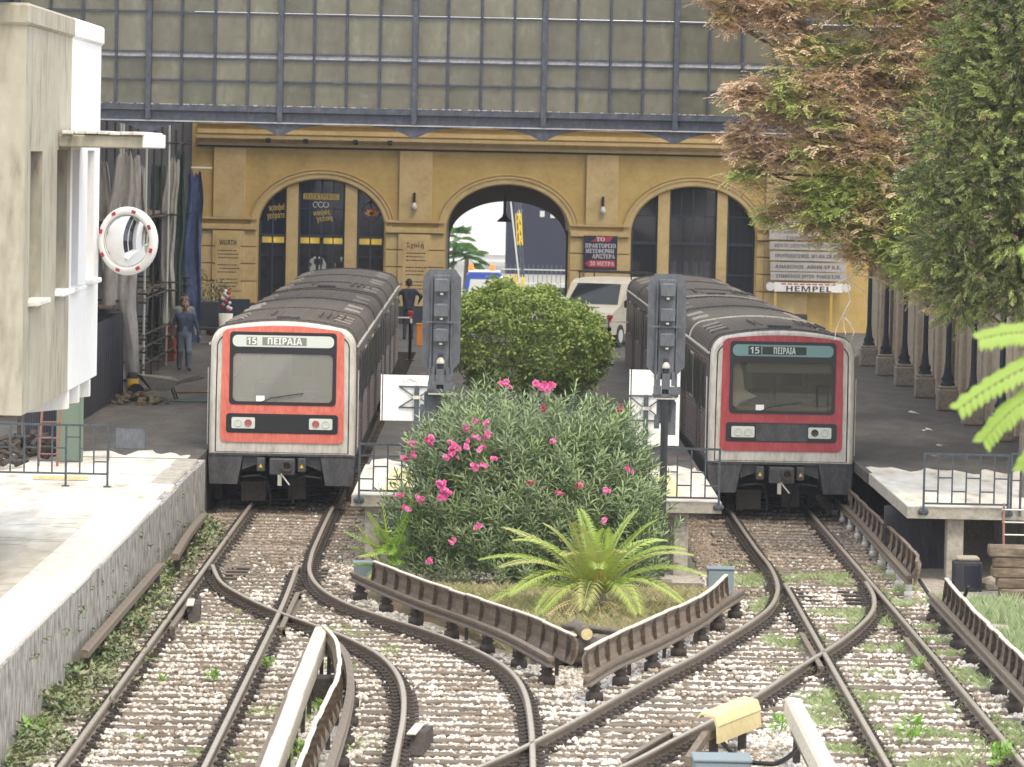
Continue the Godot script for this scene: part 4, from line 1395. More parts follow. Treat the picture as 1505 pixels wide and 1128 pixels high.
func build_third_rails():
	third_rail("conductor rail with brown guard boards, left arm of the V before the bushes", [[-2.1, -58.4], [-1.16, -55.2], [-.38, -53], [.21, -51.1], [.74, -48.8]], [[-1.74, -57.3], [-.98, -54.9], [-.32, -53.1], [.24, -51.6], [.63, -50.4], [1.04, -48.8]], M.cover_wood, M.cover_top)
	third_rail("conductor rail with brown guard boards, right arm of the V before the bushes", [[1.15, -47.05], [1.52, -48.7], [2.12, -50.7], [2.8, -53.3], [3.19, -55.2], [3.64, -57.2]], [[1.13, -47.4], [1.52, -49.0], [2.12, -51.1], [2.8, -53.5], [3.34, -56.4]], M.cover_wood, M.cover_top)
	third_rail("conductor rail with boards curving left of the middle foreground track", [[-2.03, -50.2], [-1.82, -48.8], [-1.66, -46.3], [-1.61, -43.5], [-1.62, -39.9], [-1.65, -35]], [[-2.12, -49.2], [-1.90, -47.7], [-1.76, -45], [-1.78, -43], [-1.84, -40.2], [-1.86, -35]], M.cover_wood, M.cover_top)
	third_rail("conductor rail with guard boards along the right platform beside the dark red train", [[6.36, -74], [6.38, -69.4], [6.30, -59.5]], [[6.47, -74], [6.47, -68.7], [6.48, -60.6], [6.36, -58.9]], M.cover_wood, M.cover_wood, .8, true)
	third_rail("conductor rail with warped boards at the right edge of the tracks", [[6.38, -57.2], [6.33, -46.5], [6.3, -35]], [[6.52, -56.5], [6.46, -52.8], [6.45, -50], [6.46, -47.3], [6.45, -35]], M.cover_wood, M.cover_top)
	# plank-capped rail left foreground
	var t: Node3D = third_rail("conductor rail capped with a long pale plank in the left foreground", [[-2.31, -48.9], [-2.33, -39.6], [-2.33, -34]], [], M.cover_wood, null)
	var s := -49.3
	while s > -200 and s < -34:
		var e := minf(s + 3.1, -34.0)
		var b := B.new()
		b.cbox(Vector3(0, 0, 0), Vector3(.17, .045, e - s - .01), .012)
		b.box(Vector3(.07, -.12, 0), Vector3(.03, .2, e - s - .012))
		var o := part(t, "plank", b.done(), M.cover_top, Vector3(-2.145 + rng.randf_range(-.008, .008), .45, (s + e) * .5))
		o.rotation.y = rng.randf_range(-.004, .004)
		for k in 2:
			part(t, "plank_post", bx(Vector3(-2.12, .14, s + .4 + k * 1.5), Vector3(.05, .6, .06)), M.iron)
		s = e
	part(t, "end_box", bx(Vector3(-1.99, .0, -46.9), Vector3(.3, .34, .3), .02), M.iron)
	# old rails along the platform wall
	for q in [[[[-4.95, -58.2], [-4.98, -47.85]], "bare conductor rail lying along the foot of the platform wall"], [[[-4.92, -66.5], [-4.92, -63.3], [-4.84, -59.6]], "bent end of a conductor rail beside the orange red train"]]:
		t = thing("conductor_rail", q[1], "conductor rail", Vector3.ZERO, 0, "bare conductor rails")
		var p := smooth(flat(q[0], .3), .5)
		var b := B.new()
		b.sweep([Vector2(-.06, -.10), Vector2(-.06, -.02), Vector2(-.04, 0), Vector2(.04, 0), Vector2(.06, -.02), Vector2(.06, -.10)], p)
		part(t, "rail", b.done(), M.rail)
		var L := path_len(p)
		var d := .4
		while d < L:
			part(t, "bracket", bx(along(p, d)[0] + Vector3(0, -.29, 0), Vector3(.08, .38, .08)), M.iron)
			d += 1.9
	# yellow hood and pale plank at the right foreground
	t = thing("conductor_rail", "short conductor rail ramp under a yellow hood in the right foreground", "conductor rail", Vector3(2.64, 0, -43.45), -.38)
	var b2 := B.new()
	b2.prism(PackedVector2Array([Vector2(.14, .07), Vector2(.125, .24), Vector2(.135, .26), Vector2(.09, .37), Vector2(-.07, .40), Vector2(-.12, .34), Vector2(-.10, .33), Vector2(-.06, .375), Vector2(.075, .345), Vector2(.11, .25), Vector2(.12, .07)]), -.76, .76)
	part(t, "hood", b2.done(), M.cover_yellow)
	b2 = B.new()
	b2.sweep([Vector2(-.04, -.1), Vector2(-.04, 0), Vector2(.04, 0), Vector2(.04, -.1)], [Vector3(0, .2, -.9), Vector3(0, .2, .8), Vector3(0, .0, 1.35)])
	part(t, "rail", b2.done(), M.rail)
	for z in [-.5, .5]:
		part(t, "post", bx(Vector3(0, -.05, z), Vector3(.08, .32, .08)), M.iron)
	t = thing("conductor_rail", "pale plank hood running off the bottom right of the tracks", "conductor rail", Vector3.ZERO)
	b2 = B.new()
	b2.sweep([Vector2(-.11, .26), Vector2(-.10, .40), Vector2(-.07, .45), Vector2(.07, .47), Vector2(.10, .43), Vector2(.11, .26)], [Vector3(3.38, 0, -43.7), Vector3(3.37, 0, -40.2), Vector3(3.36, 0, -35)])
	part(t, "hood", b2.done(), M.cover_top)
	b2 = B.new()
	b2.sweep([Vector2(-.05, .1), Vector2(-.05, .2), Vector2(.05, .2), Vector2(.05, .1)], [Vector3(3.38, 0, -43.4), Vector3(3.36, 0, -35)])
	part(t, "rail", b2.done(), M.rail)
	for z in [-43.0, -41, -39, -37]:
		part(t, "post", bx(Vector3(3.37, 0, z), Vector3(.08, .5, .08)), M.iron)
	# cables and boxes
	var cb := B.new()
	cb.sg = 0
	cb.tube(smooth([Vector3(2.55, .02, -43.3), Vector3(2.66, -.02, -42.6), Vector3(2.85, -.04, -42.1), Vector3(3.05, -.04, -42.05), Vector3(3.3, 0, -42.6), Vector3(3.42, .1, -43.2)], .15), .028, .028, 6)
	solo("cable", "black cable looping between the yellow hood and the pale plank", "cable", cb.done(), M.cable)
	cb = B.new()
	cb.sg = 0
	cb.tube(smooth([Vector3(6.4, .2, -59.0), Vector3(6.55, -.02, -58.4), Vector3(6.75, -.06, -58.0), Vector3(6.95, -.02, -58.2), Vector3(7.0, .25, -57.8)], .15), .03, .03, 6)
	solo("cable", "dark cable hanging off the end of the boards by the right platform", "cable", cb.done(), M.cable)
	for q in [[2.47, -41.7, .6, .22, .5, "grey blue trackside box at the bottom edge"], [3.43, -59.4, .40, .42, .3, "grey blue trackside box behind the right arm of the V"], [-1.92, -60.5, .46, .28, .3, "pale green grey trackside box behind the left arm of the V"], [3.0, -57.9, .3, .16, .3, "small grey trackside box near the right arm of the V"]]:
		var bt := thing("trackside_box", q[5], "equipment box", Vector3(q[0], -.16, q[1]))
		part(bt, "body", bx(Vector3(0, q[3] * .5, 0), Vector3(q[2], q[3], q[4]), .02), M.grey_box)
		part(bt, "lid", bx(Vector3(0, q[3] + .015, 0), Vector3(q[2] + .03, .03, q[4] + .03), .008), M.grey_box)
	# sawn logs at the V's point
	for q in [[1.17, -50.9, .30, .085, .12, "sawn log end facing the tracks at the point of the V"], [1.05, -50.9, .03, .17, 1.2, "thick reddish log under the left of the sawn log"], [1.30, -51.2, .05, .16, -1.1, "thick log under the right of the sawn log"], [1.36, -51.0, .30, .05, .9, "thin dark log on top at the right of the pile"]]:
		var lt := thing("log", q[5], "log", Vector3(q[0], q[2], q[1]), q[4], "logs at the point of the V")
		var lb := B.new()
		lb.sg = 0
		lb.cyl(Vector3(0, 0, -.55), Vector3(0, 0, .4), q[3], 12)
		part(lt, "bark", lb.done(), M.bark)
		lb = B.new()
		lb.cyl(Vector3(0, 0, .4), Vector3(0, 0, .405), q[3] * .9, 12)
		part(lt, "cut_end", lb.done(), M.cover_yellow)

# ---------- trains ----------
func outline(inset: float, top := true) -> PackedVector2Array:
	var p := PackedVector2Array()
	var w := 1.325 - inset
	p.append(Vector2(-w, .94 + inset * .4))
	p.append(Vector2(-w, 1.9))
	p.append(Vector2(-w + .01, 2.86))
	for i in 7:
		var a := PI - (PI / 2 - .10) * i / 6.0
		p.append(Vector2(-w + .01 + .30 + .30 * cos(a), 2.90 + (.36 - inset) * sin(a)))
	for i in range(1, 11):
		var x := lerpf(p[9].x, -p[9].x, i / 10.0)
		var u := x / p[9].x
		p.append(Vector2(x, p[9].y + .11 * (1 - u * u)))
	for i in range(1, 7):
		var q := p[9 - i]
		p.append(Vector2(-q.x, q.y))
	p.append(Vector2(w - .01, 2.86)); p.append(Vector2(w, 1.9)); p.append(Vector2(w, .94 + inset * .4))
	return p

func shell_profile() -> Array:
	# [side strip left->roof->right], with corrugation below the windows and ridges on the roof
	var left := []
	var y := .94
	var k := 0
	while y < 1.86:
		left.append(Vector2(-1.325 - (.018 if k % 2 else 0.0), y))
		y += .035
		k += 1
	left.append(Vector2(-1.325, 1.88)); left.append(Vector2(-1.325, 2.72))
	k = 0
	y = 2.74
	while y < 2.90:
		left.append(Vector2(-1.32 - (.014 if k % 2 else 0.0), y))
		y += .035
		k += 1
	var roof := []
	var o := outline(0.0)
	var base := []
	for i in range(3, 27):
		base.append(o[i])
	for i in base.size() - 1:
		var a: Vector2 = base[i]
		var b: Vector2 = base[i + 1]
		var n := Vector2(-(b - a).y, (b - a).x).normalized()
		if n.dot(a - Vector2(0, 1.8)) < 0: n = -n
		var m := 4
		for j in m:
			roof.append(a.lerp(b, j / float(m)) + n * (.010 if (j % 2) else 0.0))
	roof.append(base[-1])
	var right := []
	for q in left:
		right.push_front(Vector2(-q.x, q.y))
	return [left, roof, right]

func extr(b: B, prof: Array, z0: float, z1: float, n := 1):
	for k in n:
		var za := lerpf(z0, z1, float(k) / n)
		var zb := lerpf(z0, z1, float(k + 1) / n)
		for i in prof.size() - 1:
			var p: Vector2 = prof[i]
			var q: Vector2 = prof[i + 1]
			b.quad(Vector3(p.x, p.y, za), Vector3(q.x, q.y, za), Vector3(q.x, q.y, zb), Vector3(p.x, p.y, zb))

func make_train(at: Vector3, turn: float, label: String, first: bool):
	var t := thing("metro_train", label, "train", at, turn, "metro trains at the platforms")
	var red: StandardMaterial3D = M.red_a if first else M.red_b
	var sp := shell_profile()
	var cars := [[-.14, -17.0], [-17.6, -34.4]]
	for ci in 2:
		var z0: float = cars[ci][0]
		var z1: float = cars[ci][1]
		var b := B.new()
		extr(b, sp[0], z0, z1)
		extr(b, sp[2], z0, z1)
		var body := part(t, "car_side", b.done(), M.train_side)
		b = B.new()
		extr(b, sp[1], z0 + (.0 if ci else .02), z1)
		var roof := part(t, "car_roof", b.done(), M.train_roof)
		b = B.new()
		b.prism(outline(.004), z1 - .02, z1)
		if ci: b.prism(outline(.004), z0, z0 + .02)
		part(t, "car_end", b.done(), M.train_side)
		b = B.new()
		b.span(Vector3(-1.30, .86, z1), Vector3(1.30, .97, z0 - .3))
		part(t, "car_floor", b.done(), M.skirt)
		b = B.new()
		b.span(Vector3(-1.2, .45, z1 + .5), Vector3(1.2, .86, z0 - 4.5))
		b.span(Vector3(-1.28, .55, z1 + .3), Vector3(-1.22, .94, z0 - 1.2))
		b.span(Vector3(1.22, .55, z1 + .3), Vector3(1.28, .94, z0 - 1.2))
		part(t, "underframe", b.done(), M.void)
		# bogies
		for bz in [z0 - 2.8, z1 + 2.8]:
			var bg := part(t, "bogie", bx(Vector3(0, .42, bz), Vector3(2.1, .3, 2.9)), M.void)
			for wz in [-1.0, 1.0]:
				for wx in [-.75, .75]:
					var wb := B.new()
					wb.cyl(Vector3(wx - .06, .42, bz + wz), Vector3(wx + .06, .42, bz + wz), .42, 18)
					part(bg, "wheel", wb.done(), M.iron)
		# side windows and doors on both flanks
		for sd in [-1.0, 1.0]:
			var zz := z0 - 1.0
			var k := 0
			while zz > z1 + 1.2:
				var door := k % 4 == 1
				var wl := 1.25 if door else .98
				if door:
					var dp := part(t, "door", bx(Vector3(sd * 1.335, 1.86, zz - wl * .5), Vector3(.03, 1.78, wl)), M.train_side)
					for e in [.30, .95]:
						part(dp, "door_window", bx(Vector3(sd * 1.353, 2.24, zz - e), Vector3(.01, .88, .48)), M.black)
					part(dp, "door_seam", bx(Vector3(sd * 1.353, 1.86, zz - wl * .5), Vector3(.01, 1.76, .03)), M.rubber)
				else:
					var fw := part(t, "side_window", bx(Vector3(sd * 1.332, 2.28, zz - wl * .5), Vector3(.02, .86, wl)), M.train_silver if k % 2 else M.skirt)
					part(fw, "pane", bx(Vector3(sd * 1.343, 2.28, zz - wl * .5), Vector3(.012, .78, wl - .10)), M.black)
				zz -= wl + .12
				k += 1
			# gutter
			part(t, "gutter", bx(Vector3(sd * 1.33, 2.93, (z0 + z1) * .5), Vector3(.05, .035, z0 - z1 - .1)), M.train_silver)
		# roof seams and vents
		var arc := []
		var o := outline(0.0)
		for i in range(3, 27): arc.append(o[i])
		for sz in ([-.55, -6.2, -11.6] if ci == 0 else [-18.0, -22.2, -28.0, -33.6]):
			var sb := B.new()
			for i in arc.size() - 1:
				var p: Vector2 = arc[i]
				var q: Vector2 = arc[i + 1]
				var np := (p - Vector2(0, 2.2)).normalized() * .028
				var nq := (q - Vector2(0, 2.2)).normalized() * .028
				sb.quad(Vector3(p.x + np.x, p.y + np.y, sz), Vector3(q.x + nq.x, q.y + nq.y, sz), Vector3(q.x + nq.x, q.y + nq.y, sz - .09), Vector3(p.x + np.x, p.y + np.y, sz - .09))
				sb.quad(Vector3(p.x, p.y, sz), Vector3(q.x, q.y, sz), Vector3(q.x + nq.x, q.y + nq.y, sz), Vector3(p.x + np.x, p.y + np.y, sz))
			part(roof, "roof_seam", sb.done(), M.train_silver if (not first and sz in [-18.0, -6.2]) else M.train_roof)
		for vz in ([-2.0, -2.9, -4.0, -7.6, -9.4, -12.4, -14.2] if ci == 0 else [-19.4, -21.0, -24.6, -26.2, -30.0, -31.8]):
			for vx in [-1.0, .92]:
				var vy := 3.27
				for e in 2:
					var vb := B.new()
					vb.cbox(Vector3(vx + (.05 if vx > 0 else -.02), vy - .02, vz - e * .38), Vector3(.34, .09, .16), .02, Basis(Vector3(0, 0, 1), -.28 * signf(vx)))
					part(roof, "roof_vent", vb.done(), M.vent if (vz < -6 or e) else M.train_roof)
		part(roof, "roof_hatch", bx(Vector3(.02, 3.40, z0 - 1.1), Vector3(.42, .05, .35), .01), M.skirt)
		for vx in [-.35, .55]:
			for q in 4:
				part(roof, "roof_rivet_strip", bx(Vector3(vx + q * .14, 3.385 - .02 * q, z0 - 3.2), Vector3(.03, .03, 2.0)), M.train_roof)
	# gangway between cars
	var gb := B.new()
	for i in 6:
		gb.span(Vector3(-1.0 - (.06 if i % 2 else 0.0), .95, -17.0 - i * .1), Vector3(1.0 + (.06 if i % 2 else 0.0), 3.1, -17.1 - i * .1))
	part(t, "gangway", gb.done(), M.rubber)
	# ----- front -----
	var wc := Vector2(0, 2.345)
	var screen := rr(-.90, 1.91, .90, 2.78, .09)
	var b := B.new()
	b.sg = 0
	var rings := [[0.0, -.14], [.004, -.07], [.03, -.02], [.07, 0.0]]
	for i in rings.size() - 1:
		var p := outline(rings[i][0])
		var q := outline(rings[i + 1][0])
		for k in p.size() - 1:
			b.quad(Vector3(p[k].x, p[k].y, rings[i][1]), Vector3(p[k + 1].x, p[k + 1].y, rings[i][1]), Vector3(q[k + 1].x, q[k + 1].y, rings[i + 1][1]), Vector3(q[k].x, q[k].y, rings[i + 1][1]))
	var fr := part(t, "front_frame", b.done(), M.train_silver)
	b = B.new()
	b.ring(outline(.07), screen, -.03, 0.0, wc)
	part(t, "front_plate", b.done(), M.train_silver)
	# dark seal line around the front
	b = B.new()
	b.ring(outline(.115), outline(.135), -.002, .006, wc)
	part(fr, "seal", b.done(), M.rubber)
	# red mask in two pieces: round the screen, and the apron below
	var redo := rr(-1.095, 1.17, 1.095, 3.20, .10, .085)
	for i in redo.size():
		if redo[i].y < 2.0: redo[i].x *= 1.02
	b = B.new()
	b.ring(redo, screen, 0.0, .028, wc)
	var mask := part(t, "front_mask", b.done(), red)
	# black surround
	b = B.new()
	b.ring(rr(-.965, 1.85, .965, 3.17, .07), screen, .028, .040, wc)
	part(mask, "screen_surround", b.done(), M.black)
	b = B.new()
	b.prism(rr(-1.01, 1.34, 1.01, 1.69, .05), .028, .040)
	part(mask, "lamp_panel", b.done(), M.black)
	b = B.new()
	b.prism(rr(-.46, 1.36, .48, 1.67, .02), .040, .046)
	part(mask, "lamp_panel_centre", b.done(), M.skirt if not first else M.black)
	# destination display
	b = B.new()
	b.prism(rr(-.915, 2.90, .915, 3.11, .09), .040, .046)
	var dis := part(t, "destination_display", b.done(), M.dial_grey if first else M.dial_teal)
	if first:
		part(dis, "number_box", bx(Vector3(-.57, 3.005, .048), Vector3(.19, .145, .006)), M.dial_back)
		part(dis, "name_box", bx(Vector3(.02, 3.005, .048), Vector3(.80, .145, .006)), M.dial_back)
	else:
		part(dis, "number_box", bx(Vector3(-.52, 3.005, .048), Vector3(.23, .16, .006)), M.dial_black)
		part(dis, "name_box", bx(Vector3(.02, 3.005, .048), Vector3(.80, .145, .006)), M.dial_black)
	var lm: Material = M.white_paint if first else M.dial_grey
	lettering(dis, "number", "15", .12, lm, Vector3(-.57 if first else -.52, 3.005, .053), false, true)
	lettering(dis, "name", "ΠΕΙΡΑΙΑ", .12, lm, Vector3(.02, 3.005, .053), false, true, .62 if first else .4)
	# screen, cab behind it
	b = B.new()
	b.prism(rr(-.90, 1.91, .90, 2.78, .09), .012, .018)
	part(t, "windscreen", b.done(), M.screen_sky_reflection if first else M.screen_dark_reflection)
	b = B.new()
	var cw: StandardMaterial3D = M.cab_wall
	b.quad(Vector3(-1.2, 1.4, -1.3), Vector3(1.2, 1.4, -1.3), Vector3(1.2, 3.1, -1.3), Vector3(-1.2, 3.1, -1.3))
	b.quad(Vector3(-1.2, 1.4, -.04), Vector3(-1.2, 1.4, -1.3), Vector3(-1.2, 3.1, -1.3), Vector3(-1.2, 3.1, -.04))
	b.quad(Vector3(1.2, 1.4, -.04), Vector3(1.2, 1.4, -1.3), Vector3(1.2, 3.1, -1.3), Vector3(1.2, 3.1, -.04))
	b.quad(Vector3(-1.2, 3.1, -.04), Vector3(1.2, 3.1, -.04), Vector3(1.2, 3.1, -1.3), Vector3(-1.2, 3.1, -1.3))
	var cab := part(t, "cab", b.done(), cw)
	part(cab, "dashboard", bx(Vector3(0, 1.78, -.3), Vector3(2.3, .34 if first else .42, .5), .03), M.skirt if first else M.olive)
	part(cab, "bulkhead_door", bx(Vector3(.28, 2.2, -1.27), Vector3(.6, 1.7, .04)), M.sage)
	part(cab, "seat_back", bx(Vector3(-.35, 2.0, -.8), Vector3(.44, .5, .1), .04), M.skirt)
	part(cab, "bulkhead_window", bx(Vector3(.28, 2.52, -1.24), Vector3(.36, .42, .02)), M.black)
	part(cab, "relay_cabinet", bx(Vector3(-.72, 2.1, -1.1), Vector3(.5, 1.2, .3), .02), M.dial_grey)
	part(cab, "control_stand", bx(Vector3(.45, 2.02, -.35), Vector3(.3, .2, .2), .02), M.signal_grey)
	if not first:
		part(cab, "reflected_strip", bx(Vector3(.12, 2.70, -.06), Vector3(1.55, .20, .01)), M.sage)  # greenish strip copies a reflection along the top of the glass
		b = B.new()
		b.prism(PackedVector2Array([Vector2(-.9, 1.92), Vector2(-.86, 1.92), Vector2(-.74, 2.05), Vector2(-.45, 2.16), Vector2(-.68, 2.28), Vector2(-.72, 2.55), Vector2(-.78, 2.78), Vector2(-.9, 2.78)]), -.07, -.06)
		part(cab, "reflected_patch", b.done(), M.cream_reflection)  # cream shape copies a bright reflection at the left of the glass
	else:
		var wr := B.new()
		wr.tube(smooth([Vector3(-.78, 2.74, .0), Vector3(-.76, 2.6, .0), Vector3(-.80, 2.42, .0), Vector3(-.88, 2.3, .0)], .05), .008, .008, 5)
		part(cab, "hanging_wire", wr.done(), M.rubber)
	part(t, "paper_card", bx(Vector3(-.40, 1.965, .022), Vector3(.15, .10, .004)), M.card)
	b = B.new()
	b.tube([Vector3(-.42, 1.885, .05), Vector3(-.2, 1.98, .06), Vector3(.38, 2.075, .04)], .011, .008, 5)
	b.tube([Vector3(-.22, 1.985, .055), Vector3(-.02, 2.0, .045)], .008, .008, 5)
	part(t, "wiper", b.done(), M.rubber)
	# headlamp units
	for sx in [-1.0, 1.0]:
		b = B.new()
		b.prism(rr(-.21, -.10, .21, .10, .025), 0, .03)
		var hl := part(t, "headlight", b.done(), M.dial_grey if first else M.dial_grey, Vector3(sx * .70, 1.52, .040))
		for e in [-.09, .09]:
			var dk := B.new()
			dk.lathe([Vector2(.0, .012), Vector2(.05, .014), Vector2(.062, .02), Vector2(.068, .0)], 16, Transform3D(Basis(Vector3(1, 0, 0), PI / 2), Vector3(e, 0, .03)))
			var inner: bool = (e < 0) == (sx > 0)
			part(hl, "lamp_lens", dk.done(), (M.lens_red if first else (M.lens_dark if sx > 0 else M.lens)) if inner else M.lens)
	# skirt, coupler and gear
	for sx in [-1.0, 1.0]:
		b = B.new()
		b.prism(PackedVector2Array([Vector2(sx * 1.33, .93), Vector2(sx * .70, .93), Vector2(sx * .80, .40), Vector2(sx * 1.30, .40)]), -.9, -.02)
		part(t, "skirt", b.done(), M.skirt)
		b = B.new()
		b.prism(PackedVector2Array([Vector2(sx * .70, .92), Vector2(sx * .40, .92), Vector2(sx * .40, .78), Vector2(sx * .72, .66)]), -.7, -.10)
		part(t, "skirt_gusset", b.done(), M.skirt)
		b = B.new()
		b.sg = 0
		b.tube(smooth([Vector3(sx * .72, .52, -.1), Vector3(sx * .5, .56, .0), Vector3(sx * .3, .54, -.1), Vector3(sx * .22, .3, -.2), Vector3(sx * .2, .05, -.3)], .08), .022, .022, 6)
		part(t, "hose", b.done(), M.rubber)
		part(t, "warning_box", bx(Vector3(sx * .37, .77, -.02), Vector3(.15, .25, .18), .015), M.skirt)
		b = B.new()
		b.prism(PackedVector2Array([Vector2(-.035, 0), Vector2(.035, 0), Vector2(0, .07)]), .07, .076, Transform3D(Basis(), Vector3(sx * .37, .72, 0)))
		part(t, "warning_triangle", b.done(), M.crane_yellow)
	part(t, "skirt_band", bx(Vector3(0, .945, -.05), Vector3(2.60, .035, .1)), M.skirt)
	var cpl := part(t, "coupler", bx(Vector3(.02, .74, .05), Vector3(.46, .30, .22), .02), M.skirt)
	b = B.new()
	b.lathe([Vector2(.0, .02), Vector2(.05, .02), Vector2(.07, .09), Vector2(.10, .09), Vector2(.11, 0)], 16, Transform3D(Basis(Vector3(1, 0, 0), PI / 2), Vector3(.11, .76, .16)))
	part(cpl, "coupler_cone", b.done(), M.iron)
	b = B.new()
	b.cyl(Vector3(0, .62, .16), Vector3(.16, .42, .2), .016, 6)
	b.box(Vector3(-.02, .5, .12), Vector3(.07, .2, .08))
	part(cpl, "uncoupling_lever", b.done(), M.train_silver)
	b = B.new()
	for q in [[-1.28, .02, -1.4, -1.14, .42, -1.2], [1.14, .02, -1.4, 1.28, .42, -1.2], [-.75, .06, -.8, -.3, .42, -.5], [.1, .1, -.9, .42, .55, -.6]]:
		b = B.new()
		b.span(Vector3(q[0], q[1], q[2]), Vector3(q[3], q[4], q[5]))
		part(t, "life_guard", b.done(), M.iron)
	# handrails at the corners
	for sx in [-1.0, 1.0]:
		b = B.new()
		b.cyl(Vector3(sx * 1.36, 1.1, -.2), Vector3(sx * 1.36, 2.5, -.2), .012, 6)
		part(t, "grab_rail", b.done(), M.train_silver)
	return t

func build_trains():
	make_train(Vector3(-3.88, 0, -71.2), 0.004, "metro train with orange red front and pale destination panel at the left platform", true)
	make_train(Vector3(5.18, 0, -71.6), 0.0125, "metro train with dark red front and teal destination panel at the right platform", false)

# ---------- platform fittings ----------
func railing(label: String, a: Vector3, bays: int, dir: float, top: float, low: float, clamp_mounted: bool, extra := []):
	var t := thing("railing", label, "railing", a, 0, "grey blue platform railings")
	var w := .223 * dir
	var n := bays
	var tb := B.new()
	tb.span(Vector3(-.015 * dir, top - .035, -.018), Vector3(w * n + .015 * dir, top, .018))
	part(t, "top_rail", tb.done(), M.rail_paint)
	tb = B.new()
	tb.span(Vector3(0, low, -.015), Vector3(w * n, low + .03, .015))
	part(t, "bottom_rail", tb.done(), M.rail_paint)
	for i in n + 1:
		var foot: bool = i in [0, n] or (i % 5 == 3 and not clamp_mounted)
		var y0 := low + .03
		if foot: y0 = -.12 if clamp_mounted else 0.0
		var s := .034 if foot else .024
		var pb := B.new()
		pb.span(Vector3(w * i - s * .5, y0, -s * .5), Vector3(w * i + s * .5, top - .035, s * .5))
		var post := part(t, "post" if foot else "baluster", pb.done(), M.rail_paint)
		if foot and clamp_mounted:
			var cb := B.new()
			cb.cbox(Vector3(w * i, -.08, -.02), Vector3(.17, .10, .08), .03)
			part(post, "clamp", cb.done(), M.rail_paint)
		elif foot:
			part(post, "foot_plate", bx(Vector3(w * i, .006, 0), Vector3(.12, .012, .12)), M.rail_paint)
	for i in n:
		for f in ([.74, .26] if i % 2 == 0 else [.52]):
			var y := lerpf(low, top, f)
			part(t, "cross_bar", bx(Vector3(w * (i + .5), y, 0), Vector3(absf(w) - .024, .022, .02)), M.rail_paint)
	return t

func make_signal(at: Vector3, label: String, second: bool):
	var t := thing("rail_signal", label, "signal", at, .03 if second else -.02, "three lamp signals seen from behind")
	var b := B.new()
	b.prism(PackedVector2Array([Vector2(-.295, 3.22), Vector2(-.18, 3.10), Vector2(.18, 3.10), Vector2(.295, 3.22), Vector2(.295, 4.53), Vector2(.20, 4.66), Vector2(-.20, 4.66), Vector2(-.295, 4.53)]), -.02, 0.0)
	part(t, "back_plate", b.done(), M.signal_grey)
	part(t, "mast_channel", bx(Vector3(0, 3.80, .03), Vector3(.26, 1.55, .05), .012), M.signal_grey)
	for s in [-.155, .155]:
		part(t, "frame_rail", bx(Vector3(s, 3.86, .045), Vector3(.022, 1.3, .05)), M.signal_grey)
	for i in 3:
		var y := 4.40 - i * .385
		var h := part(t, "lamp_housing", bx(Vector3(0, y, .12), Vector3(.205, .235, .15), .035), M.signal_grey)
		part(h, "housing_lid", bx(Vector3(0, y + .012, .20), Vector3(.225, .19, .02), .008), M.signal_grey)
		part(h, "latch", bx(Vector3(0, y - .118, .17), Vector3(.05, .035, .05), .008), M.train_silver)
		part(h, "hinge", bx(Vector3(.115, y + .05, .12), Vector3(.03, .06, .06)), M.signal_grey)
		for s in [-1.0, 1.0]:
			var hb := B.new()
			hb.sg = 0
			hb.lathe([Vector2(.10, 0), Vector2(.105, .22)], 14, Transform3D(Basis(Vector3(1, 0, 0), -PI / 2), Vector3(0, y, -.02)))
			if s > 0: part(h, "hood", hb.done(), M.signal_grey)
	part(t, "cross_strap", bx(Vector3(0, 3.845, .09), Vector3(.60, .03, .03)), M.signal_grey)
	b = B.new()
	b.sg = 0
	b.cyl(Vector3(0, -.2, .02), Vector3(0, 3.35, .02), .058, 12)
	part(t, "mast", b.done(), M.signal_grey)
	b = B.new()
	b.sg = 0
	b.lathe([Vector2(0, .10), Vector2(.03, .095), Vector2(.055, .06), Vector2(.065, .02), Vector2(.065, 0), Vector2(.0, 0)], 14, Transform3D(Basis(), Vector3(0, 3.20, .1)))
	part(t, "mast_cap", b.done(), M.train_silver)
	b = B.new()
	for s in [-.16, .16]:
		b.cyl(Vector3(s, 2.72, .06), Vector3(s, 3.3, .06), .022, 6)
		b.box(Vector3(s * .8, 2.98, .1), Vector3(.08, .10, .06))
		b.box(Vector3(s * .7, 3.06, .1), Vector3(.05, .16, .05))
	b.box(Vector3(0, 3.0, .12), Vector3(.12, .24, .08))
	b.box(Vector3(.14, 2.86, .12), Vector3(.17, .12, .06))
	b.box(Vector3(-.13, 2.86, .12), Vector3(.12, .14, .06))
	b.box(Vector3(0, 2.78, .08), Vector3(.40, .05, .1))
	part(t, "bracket", b.done(), M.signal_grey)
	part(t, "clamp_plate", bx(Vector3(.0, 2.735, .10), Vector3(.36, .02, .14)), M.train_silver)
	var bxp := part(t, "route_box", bx(Vector3(-.02 if not second else .0, 2.55, -.08), Vector3(.46 if not second else .24, .42, .14), .015), M.signal_grey)
	part(bxp, "box_flap", bx(Vector3(-.23 if not second else -.12, 2.36, -.02), Vector3(.16 if not second else .08, .40 if not second else .2, .03)), M.signal_grey)
	part(bxp, "box_side", bx(Vector3(.24 if not second else .13, 2.56, -.06), Vector3(.10 if not second else .06, .30, .05)), M.signal_grey)
	if second:
		part(bxp, "box_panel", bx(Vector3(.10, 2.42, -.03), Vector3(.15, .52, .04)), M.signal_grey)
	part(t, "base", bx(Vector3(0, -.12, .02), Vector3(.34, .16, .34), .02), M.concrete)

